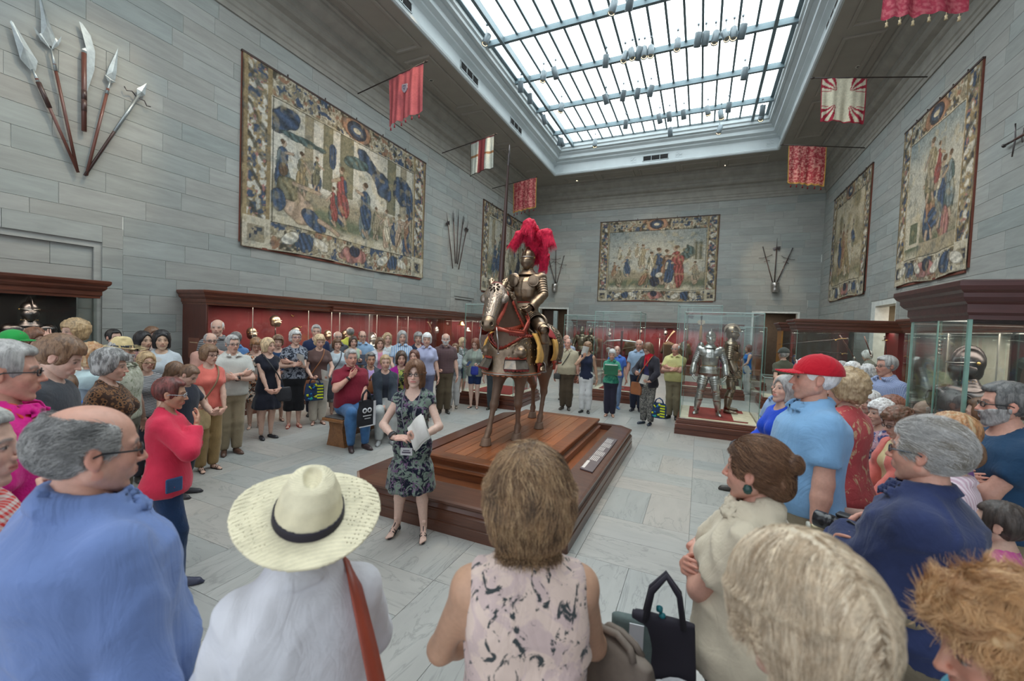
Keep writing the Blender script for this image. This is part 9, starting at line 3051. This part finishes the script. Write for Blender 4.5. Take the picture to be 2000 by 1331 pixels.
# ---- woman in sleeveless floral top, from behind
FLB = hair_sdf('lob')
def fb_hair(P):
 d = skull(P,.10,.03)
 d = smin(d,loft(P,[-.44,-.3,0,.2],[.27,.39,.47,.45],[.22,.34,.46,.46],[-.14,-.12,-.10,-.08],2.2),.08)
 return smax(d,-ell(P,(0,.42,-.30),(.26,.42,.55)),.05)
f_ = put('floralback','woman with brown and blond highlighted bob in sleeveless floral blouse, seen from behind',1036,896,172,dep=1.17,g=1.12,hair='puff',hairfn=fb_hair,hc=(.17,.10,.055),hc2=(.46,.31,.17),lod=0,skin='tan',
 top=T('sleeveless',214,192,180,'floral',(198,176,172),(58,64,66),1.1),bot=('trousers',cl(60,60,70)),armL='belly',armR='belly',head=(-4,0,0),fold=1.3,strands=groom(fb_hair,fl_down,30000,6,.05,7,((.15,.085,.045),(.50,.34,.19),(.26,.15,.08),(.40,.25,.13),(.10,.06,.035)),.0007,jit=.35,lift=.03))
bag('handbag','small striped grey-brown handbag on the right arm of the woman in the floral blouse',f_['W']((.185,.06,.66)),.26,.20,.13,math.radians(-30),plain('grey_brown_fabric',lin(112,100,90),.7,nscale=30),hh=.03,handle=True)
# ---- woman with hair bun
n_ = put('bun','woman with auburn hair in a bun and earring, cream shirt, arms folded, in profile',1482,862,98,dep=1.62,g=1.28,belly=.02,hair='bun',hc=(.16,.075,.04),hc2=(.30,.16,.09),lod=0,skin='ruddy',top=T('shirt',206,194,172),bot=('trousers',cl(70,66,62)),
 armL='crossT',armR='crossB',head=(8,-2,0),fold=1.6,strands=groom(hair_sdf('bun'),fl_back,18000,8,.05,9,((.15,.07,.035),(.30,.16,.085),(.09,.04,.02)),.0006,lift=.02))
r = empty('earring',n_['head']((-.345,-.02,-.20)),label='dark teal drop earring of the woman with the bun',cat='earring')
MB().lathe([(0,.02),(.012,.014),(.017,0),(.012,-.014),(0,-.02)],12).build('stone',plain('teal_stone',lin(40,70,66),.2),r)
MB().tube([(0,0,.018),(0,0,.035)],.003,5).build('hook',BRASS,r)
p = atd(1237,1215,1.58)
bag('tote_bag','grey-green felt tote bag hanging in front of the woman with the bun',p+Vector((0,0,.04)),.17,.42,.13,math.radians(10),plain('grey_green_felt',lin(92,104,102),.9,nscale=30),hh=.02,handle=False)
def deco_r(r,w,h,d):
 text_part('emblem','r',.30,plain('bag_white',lin(206,206,210),.7),r,(-w*.40,-d*.52-.008,h*.30),(math.pi/2,0,0))
 MB().lathe([(.045,0),(.09,0),(.09,.008),(.045,.008)],20,M=Matrix.Translation((w*.22,-d*.5,h*.44))@Matrix.Rotation(math.pi/2,4,'X')).build('emblem_ring',plain('bag_white',lin(206,206,210),.7),r)
 MB().box(-w*.51,-w*.30,-d*.52,-d*.49,h*.02,h*.98).build('white_panel',plain('bag_white',lin(206,206,210),.7),r)
 for q in range(3):MB().box(w*(.14+.07*q),w*(.17+.07*q),-d*.5-.014,-d*.5,h*.38,h*.48).build('emblem_bar',plain('bag_black',lin(34,32,40),.8),r)
p = atd(1300,1150,1.55)
bag('tote_bag','black tote bag with white panel and round emblem held by the woman with the bun',p+Vector((0,0,.05)),.24,.46,.12,math.radians(8),plain('black_canvas',lin(40,36,46),.9),handle=True,hh=.16,deco=deco_r)
p = atd(1288,1190,1.56)
r = empty('beaded_tassel',p,label='teal beaded tassel at the rim of the black tote bag',cat='tassel')
for i in range(7):MB().lathe([(0,.014),(.012,.007),(.012,-.007),(0,-.014)],8,M=Matrix.Translation((.012*math.sin(i*2),.0,-.024*i))).build('bead',plain('teal_bead',lin(34,120,130),.3),r)
# ---- grey-haired man in navy denim shirt
m7 = put('navyman','grey-haired man with glasses in navy denim shirt, arms folded, large on the right',1816,826,97,dep=1.68,fem=0,g=1.30,belly=.04,hair='short',hc='silver',hc2='white',lod=0,skin='ruddy',top=('shirtlong',cloth(lin(40,49,84),'denim')),bot=('trousers',cl(110,100,84)),
 armL='crossT',armR='crossB',glasses=(.03,.04,.06),head=(6,0,0),fold=1.7,strands=groom(hair_sdf('short'),fl_back,18000,6,.05,11,((.42,.41,.40),(.66,.64,.62),(.30,.27,.23)),.0006,lift=.03))
# ---- blond head, bottom right
def blond_hair(P):
 d = skull(P,.095,.03)
 d = smin(d,loft(P,[-.42,-.2,0,.2],[.30,.38,.42,.42],[.30,.40,.46,.46],[-.12,-.10,-.08,-.08],2.2),.08)
 d = smax(d,-ell(P,(0,.45,-.22),(.34,.34,.50)),.05)
 X = P.copy()
 X[:,0] = np.abs(X[:,0])
 d = smax(d,-ell(X,(.40,.06,-.14),(.16,.17,.22)),.03)
 return smax(d,np.minimum(P[:,1]+.05,-.12-P[:,2]),.04)
def fl_part(P):return np.stack([np.sign(P[:,0]+.05)*(.9-.9*np.clip(-P[:,2]+.3,0,1)),.35*(P[:,1]>-.1)-.35*(P[:,1]<-.3),-.35-np.clip(.4-P[:,2],0,1)*2.0],1).astype(f32)
o_ = put('blond','head of a person with short straight ash-blond hair, out of focus, bottom right',1590,1092,124,dep=.74,g=1.1,hair='puff',hairfn=blond_hair,hc=(.50,.38,.26),hc2=(.74,.62,.46),lod=0,skin='ruddy',top=T('tee',120,100,110),bot=('trousers',cl(60,60,70)),head=(0,-10,0),
 strands=groom(blond_hair,fl_part,40000,9,.05,13,((.50,.38,.26),(.78,.66,.50),(.36,.26,.17),(.64,.52,.38)),.00045,jit=.18,lift=.02))
# ---- curly strawberry-blond woman, corner
def curl_hair(P):
 d = skull(P,.11,.02)
 d = smin(d,ell(P,(0,.18,.33),(.30,.24,.20)),.06)
 d = smax(d,face_cut(P,.08,.36,.27),.04)
 return smax(d,-.36-P[:,2],.05)
rs_ = np.random.RandomState(2)
def fl_curl(P):return np.stack([vnoise(P,8,1),vnoise(P,8,2),vnoise(P,8,3)],1).astype(f32)*3
c_ = put('corner','woman with curly strawberry-blond hair in profile, bottom right corner, face cut by the frame',2015,1166,60,dep=.80,g=1.1,hair='curly',hairfn=curl_hair,hc=(.42,.22,.10),hc2=(.62,.40,.20),lod=0,skin=(.66,.36,.26),top=T('tee',60,130,150),bot=('trousers',cl(60,60,70)),head=(0,-14,0),
 strands=groom(curl_hair,fl_curl,24000,7,.03,15,((.42,.22,.10),(.66,.42,.22),(.55,.32,.15)),.0006,jit=.8,lift=.05))
# ---- hats, caps and things carried by the others
fedora(CAST['fedora'],strawmat(lin(214,194,146)),plain('dark_hat_ribbon',lin(60,66,76),.7),tilt=-.05,sc=.9,fine=False)
fedora(CAST['tanhat'],plain('tan_cloth_hat',lin(190,164,132),.9),plain('tan_hat_band',lin(170,144,112),.9),tilt=-.1,sc=.8,nmh='sun_hat',fine=False)
fedora(CAST['patternhat'],cloth(lin(110,124,150),'spots',lin(60,76,110),lin(196,200,210)),plain('blue_hat_band',lin(90,100,130),.9),tilt=-.1,sc=.75,nmh='sun_hat',fine=False)
cap_hat(CAST['redcap'],lin(186,20,40),plain('cap_white',lin(214,200,200),.7))
cap_hat(CAST['greencap'],lin(40,150,70))
cap_hat(CAST['olivecap'],lin(66,70,66))
def onwrist(k,s,label,c,face=True):
 i = CAST[k]
 el,wr = i['arms'][s][1],i['arms'][s][2]
 d_ = (wr-el).normalized()
 r = empty('wristwatch',wr-d_*.03,label=label,cat='watch')
 M = d_.to_track_quat('Z','Y').to_matrix().to_4x4()
 MB().lathe([(.037,-.016),(.042,-.016),(.042,.016),(.037,.016)],16,M=M).build('band',plain('watch_band',c,.35,.6),r)
 if face:
  o = (wr-i['root'].location)
  o.z = 0
  for a in (0,):MB().lathe([(0,.012),(.024,.012),(.027,.004),(.027,-.004)],16,M=Matrix.Translation((Vector((0,0,0))+(Vector((-1,0,0))*.036)))@Matrix.Rotation(-math.pi/2,4,'Y')).build('dial',plain('watch_dial',lin(206,204,190),.3),r)
onwrist('redcap',-1,'steel and gold wristwatch with pale dial on the red cap man',lin(160,150,120))
onwrist('khaki',-1,'black watch on the folded arm of the man in white polo',(.03,.03,.03),False)
onwrist('redpolo',1,'dark watch on the wrist of the seated man in red',(.05,.04,.04),False)
onwrist('tanpolo',-1,'dark watch on the left wrist of the man in beige polo',(.04,.04,.04),False)
def xstrap(k,s,label,c,bagc=None,bw=.28,bh=.24,name='crossbody_bag',w=.02,low=.50,kind='plain'):
 """strap from the far shoulder across the chest to a bag on side s"""
 i = CAST[k]
 W = i['W']
 q = [(-s*.055,-.03,.835),(-s*.05,.02,.842),(-s*.035,.078,.79),(0,.115,.72),(s*.05,.115,.64),(s*.095,.09,.56),(s*.12,.05,low+.02)]
 m_ = plain('strap_cloth',c,.6)
 return bag(name,label,W((s*.125,.06,low+.02)),bw,bh,.10,-math.radians(i['yaw']),bagc if bagc is not None else m_,hh=.02,strap=([W(p)for p in q],lambda p:(p-W((0,-.02,.7)))),strapw=w,hmat=m_)
xstrap('coral',1,'woven straw shoulder bag of the woman in coral',(.25,.15,.08),strawmat(lin(196,172,130)),.36,.25)
xstrap('blackdress',-1,'black crossbody bag of the blond woman in black dress',(.02,.02,.025))
xstrap('whitecardi',1,'dark crossbody bag of the woman in pale cardigan',(.05,.055,.07),None,.3,.42)
xstrap('tanpolo',1,'black strap and pouch worn by the man in beige polo',(.02,.02,.02),None,.18,.14)
xstrap('browntop',1,'tan leather handbag of the woman in the brown blouse',lin(136,84,50),LEA,.34,.28)
xstrap('redscarf',1,'tan leather shoulder bag of the woman with the red scarf',lin(150,92,56),LEA,.26,.28)
xstrap('greenback',-1,'grey crossbody bag of the person in grey-green shirt',lin(60,66,66))
def deco_col(r,w,h,d):
 rr = random.Random(5)
 cs = [lin(40,120,190),lin(206,214,40),lin(30,34,50),lin(40,170,150),lin(206,214,40)]
 for i in range(14):
  x,z = rr.uniform(-w*.42,w*.1),rr.uniform(.05,h*.9)
  MB().tube([(x,-d*.6,z),(x+rr.uniform(-.05,.05),-d*.62,z+rr.uniform(-.04,.05))],rr.uniform(.014,.026),6).build('painted_mark',plain('print_colour',cs[i%5],.7),r)
 for i in range(5):MB().box(w*.12,w*.44,-d*.62,-d*.58,h*(.1+.17*i),h*(.19+.17*i)).build('yellow_stripe',plain('print_yellow',lin(206,214,40),.7),r)
for k,lb,px,py in (('browntop','bright blue, green and yellow printed tote hanging from the woman in brown',615,760),('redscarf','bright printed tote with yellow stripes hanging from the woman with the red scarf',1288,800)):
 i = CAST[k]
 dp = (i['root'].location-CAMC).dot(_f)-.25
 bag('printed_tote',lb,atd(px,py-22,dp),.34*1.0,.34,.06,-math.radians(i['yaw'])+math.pi,plain('tote_navy',lin(36,60,96),.8),handle=True,hh=.10,deco=deco_col)
i = CAST['redpolo']
def deco_oo(r,w,h,d):
 for q in (-.06,.03):MB().lathe([(.022,0),(.042,0),(.042,.006),(.022,.006)],16,M=Matrix.Translation((q,-d*.58,h*.62))@Matrix.Rotation(math.pi/2,4,'X')).build('white_ring',plain('bag_white',lin(206,206,210),.7),r)
 MB().box(w*.36,w*.5,-d*.6,-d*.5,h*.02,h*.95).box(-w*.5,w*.5,-d*.6,-d*.5,0,h*.04).build('white_edge',plain('bag_white',lin(206,206,210),.7),r)
 MB().box(-.09,.07,-d*.62,-d*.6,h*.40,h*.44).box(-.06,.05,-d*.62,-d*.6,h*.30,h*.33).build('print_lines',plain('bag_white',lin(206,206,210),.7),r)
dp = (i['root'].location-CAMC).dot(_f)-.5
bag('black_bag','black bag with two white rings hanging from the hand of the seated man in red',atd(716,762,dp),.30,.42,.08,-math.radians(i['yaw'])+math.pi+.3,plain('black_canvas',lin(30,30,36),.9),handle=True,hh=.16,deco=deco_oo)
i = CAST['lilac']
bag('handbag','brown leather handbag on the lap of the seated woman in charcoal cardigan',i['W']((0,.19,.80)),.28,.24,.12,-math.radians(i['yaw']),LEA,handle=True,hh=.12)
i = CAST['plaidwoman']
bag('tote_bag','dark tote with pink and white spots at the side of the plaid shirt woman',i['W']((.15,.0,.62)),.42,.42,.12,-math.radians(i['yaw']),cl(36,34,50,'spots',(206,120,150),(206,206,206),1),handle=True,hh=.3)
i = CAST['sage']
bag('purse','blue purse with a wrist strap held by the girl in sage hoodie',i['hand'][-1],.2,.2,.06,0,plain('cobalt_cloth',lin(36,50,140),.7),hh=.02)
r = empty('phone',i['hand'][1]+Vector((.02,-.05,.05)),label='dark phone in the hand of the girl in sage hoodie',cat='phone')
MB().bev(-.04,.04,-.006,.006,-.08,.08,.004,M=Matrix.Rotation(-.9,4,'X')).build('case',plain('phone_dark',(.03,.05,.1),.2),r)
i = CAST['green']
r = empty('folder',i['W']((-.0,.135,.70)),-math.radians(i['yaw']),'green folder with papers clasped by the woman in green','folder')
MB().bev(-.16,.16,-.012,.012,-.10,.13,.004).build('cover',plain('green_card',lin(30,96,66),.6),r)
MB().box(-.14,.15,-.008,.006,.12,.15).build('papers',plain('paper_white',lin(222,220,214),.7),r)
i = CAST['folder']
r = empty('folder',i['W']((0.03,.18,.64)),-math.radians(i['yaw']),'open black folder held by the man in light blue shirt','folder')
MB().bev(-.15,.15,-.01,.01,-.12,.14,.004,M=Matrix.Rotation(.5,4,'X')).build('cover',plain('navy_card',lin(24,32,56),.6),r)
for k,s,lb in (('navywhite',1,'white leaflet raised in front of the face of the woman in navy'),('redscarf',-1,'small white leaflet in the hands of the woman with the red scarf'),('navyprint',1,'white sheet tucked under the folded arm of the navy print woman'),('browntop',-1,'white papers hanging from the hand of the woman in brown'),
 ('darkseat',-1,'white papers on the lap of the seated woman in dark jacket'),('floraldress',1,'white leaflet read by the woman in the flowered black dress'),('stripedgirl',1,'white folded leaflet held by the striped girl'),('seatcoral',1,'pale leaflet on the lap of the coral cardigan woman')):
 i = CAST[k]
 sheet(lb,i['hand'][s]+Vector((0,-.02,.06)),(.3,-.3,.9),(1,.2,0),.15,.24,None,1,.01)
 # red scarf
i = CAST['redscarf']
v,f = surfnet(lambda P:smin(smin(np.abs(cap(P,(0,0,.825),(0,.01,.84),.046))-.008,cap(P,(-.02,.06,.81),(-.015,.09,.72),.015,.010),.02),cap(P,(.02,.06,.81),(.02,.09,.69),.014,.009),.02),(-.12,-.1,.62),(.12,.14,.92),.010)
body_obj(i,'scarf',v+vnormals(v,f)*(.004*vnoise(v*40))[:,None],f,cl(186,24,44))
v,f = surfnet(lambda P:np.maximum(np.abs(cap(P,(0,-.02,.80),(0,-.0,.84),.085,.05))-.012,np.maximum(.765-P[:,2],P[:,2]-.86)),(-.14,-.14,.75),(.14,.12,.88),.010)
body_obj(CAST['gingerback'],'scarf',v+vnormals(v,f)*(.005*vnoise(v*30))[:,None],f,cl(176,196,198))
# denim pocket on the red sweatshirt, orange strap on the magenta shirt
i = CAST['redsweat']
v,f = surfnet(lambda P:rbox(P,(.115,.045,.52),(.006,.034,.034),.004,rotz(.6)),(.05,-.03,.46),(.17,.12,.58),.005)
body_obj(i,'denim_pocket',v,f,JEAN)
i = CAST['magenta']
W = i['W']
bag('shoulder_bag','bag on an orange strap worn by the man in magenta',W((-.13,0,.5)),.3,.3,.1,0,plain('orange_cloth',lin(226,76,56),.8),strap=([W(q)for q in ((.05,.09,.68),(.052,.08,.76),(.05,.02,.85),(.05,-.04,.83),(.03,-.10,.70),(-.06,-.11,.58),(-.13,-.04,.5))],lambda p:p-W((0,0,.72))),strapw=.055)
# sunglasses pushed up
for k in ('whitetee','lilac','whitecardi','navywhite'):
 gm = glasses_mb(.012)
 gm.v = [(x,y-.10,z+.36)for x,y,z in gm.v]
 head_obj(CAST[k],'sunglasses',gm,None,plain('dark_sunglasses',(.02,.02,.03),.2))
 # camera in the hands of the pink-striped woman
p = atd(1648,1030,2.0)
r = empty('camera',p,math.radians(60),'black camera with lens pointing left, held between the khaki legs and navy sleeve','camera')
MB().bev(-.06,.06,-.035,.035,-.045,.045,.01).bev(-.025,.025,-.03,.03,.045,.065,.006).build('body',plain('camera_black',(.02,.02,.022),.4),r)
MB().lathe([(0,0),(.036,0),(.040,.03),(.036,.035),(.040,.045),(.040,.085),(.034,.09),(.028,.08),(0,.075)],20,M=Matrix.Translation((0,.03,0))@Matrix.Rotation(-math.pi/2,4,'X')).build('lens',plain('lens_black',(.015,.015,.018),.25),r)
MB().tube([(-.06,0,.03),(-.12,-.05,.08),(-.1,-.15,.02),(0,-.2,.1),(.06,0,.03)],.006,6).build('strap',plain('camera_black',(.02,.02,.022),.4),r)
# ---- benches and chairs
def bench(a,b,label,zt=.47,w=.46):
 a,b = Vector((a.x,a.y,0)),Vector((b.x,b.y,0))
 d_ = (b-a)
 L = d_.length+.75
 c = (a+b)/2
 ang = math.atan2(d_.y,d_.x)
 r = empty('bench',c,ang,label,'bench')
 OKB = woodmat('honey_oak_bench',lin(98,62,36),lin(150,102,62),.35,'X')
 MB().bev(-L/2,L/2,-w/2,w/2,zt-.05,zt,.008).build('seat',OKB,r)
 MB().bev(-L/2+.03,L/2-.03,-w/2+.03,w/2-.03,zt,zt+.02,.006).build('seat_pad',plain('grey_seat_leather',lin(96,92,90),.5),r)
 for s in (-1,1):
  x = s*(L/2-.12)
  MB().prism([(-.20,0),(.20,0),(.17,.12),(.14,.30),(.17,zt-.05),(-.17,zt-.05),(-.14,.30),(-.17,.12)],-.035,.035,M=Matrix.Translation((x,0,0))@Matrix.Rotation(math.pi/2,4,'Z')@Matrix.Rotation(math.pi/2,4,'X')).build('leg',OKB,r)
 MB().box(-L/2+.15,L/2-.15,-.03,.03,.12,.24).build('stretcher',OKB,r)
 return r
R_ = lambda k:CAST[k]['root'].location
bench(R_('redpolo'),R_('whitejacket'),'long oak bench with grey seat under the row of seated visitors, left of the guide')
for k,lb in (('ltblueseat','black folding chair under the man in light blue polo'),('greyseat','black folding chair under the person in slate polo'),('seatwhite','black folding chair under the straight white-haired woman'),('seatcurl','black folding chair under the white-curled woman'),
 ('seatcoral','black folding chair under the coral cardigan woman'),('seatauburn','black folding chair under the auburn-curled person'),('seatbald','black folding chair under the bald seated man')):
 i = CAST[k]
 zs = .27*i['HU']-.03
 r = empty('folding_chair',i['root'].location,-math.radians(i['yaw']),lb,'chair')
 CH = plain('black_chair_metal',(.02,.02,.022),.4)
 MB().bev(-.22,.22,-.16,.24,zs-.03,zs,.01).build('seat',CH,r)
 MB().bev(-.22,.22,-.24,-.21,zs+.2,zs+.45,.01).build('backrest',CH,r)
 for s in (-1,1):
  MB().tube([(s*.22,.25,0),(s*.22,-.22,zs+.45)],.012,6).build('leg',CH,r)
  MB().tube([(s*.22,-.28,0),(s*.22,.18,zs)],.012,6).build('leg',CH,r)
  # -------- real-world scale: the survey above was made for a camera at 2.10; the true height is 1.92
K = 1.92/2.10
for o in list(COL.objects):
 if o.parent is None:
  o.location = Vector(o.location)*K
  if o.type not in ('CAMERA','LIGHT'):o.scale = Vector(o.scale)*K
  elif o.type=='LIGHT':o.data.energy*=K*K
cam.matrix_world = Matrix.Translation((0,0,CAM_H*K))@m.to_3x3().to_4x4()
cd.dof.focus_distance*=K
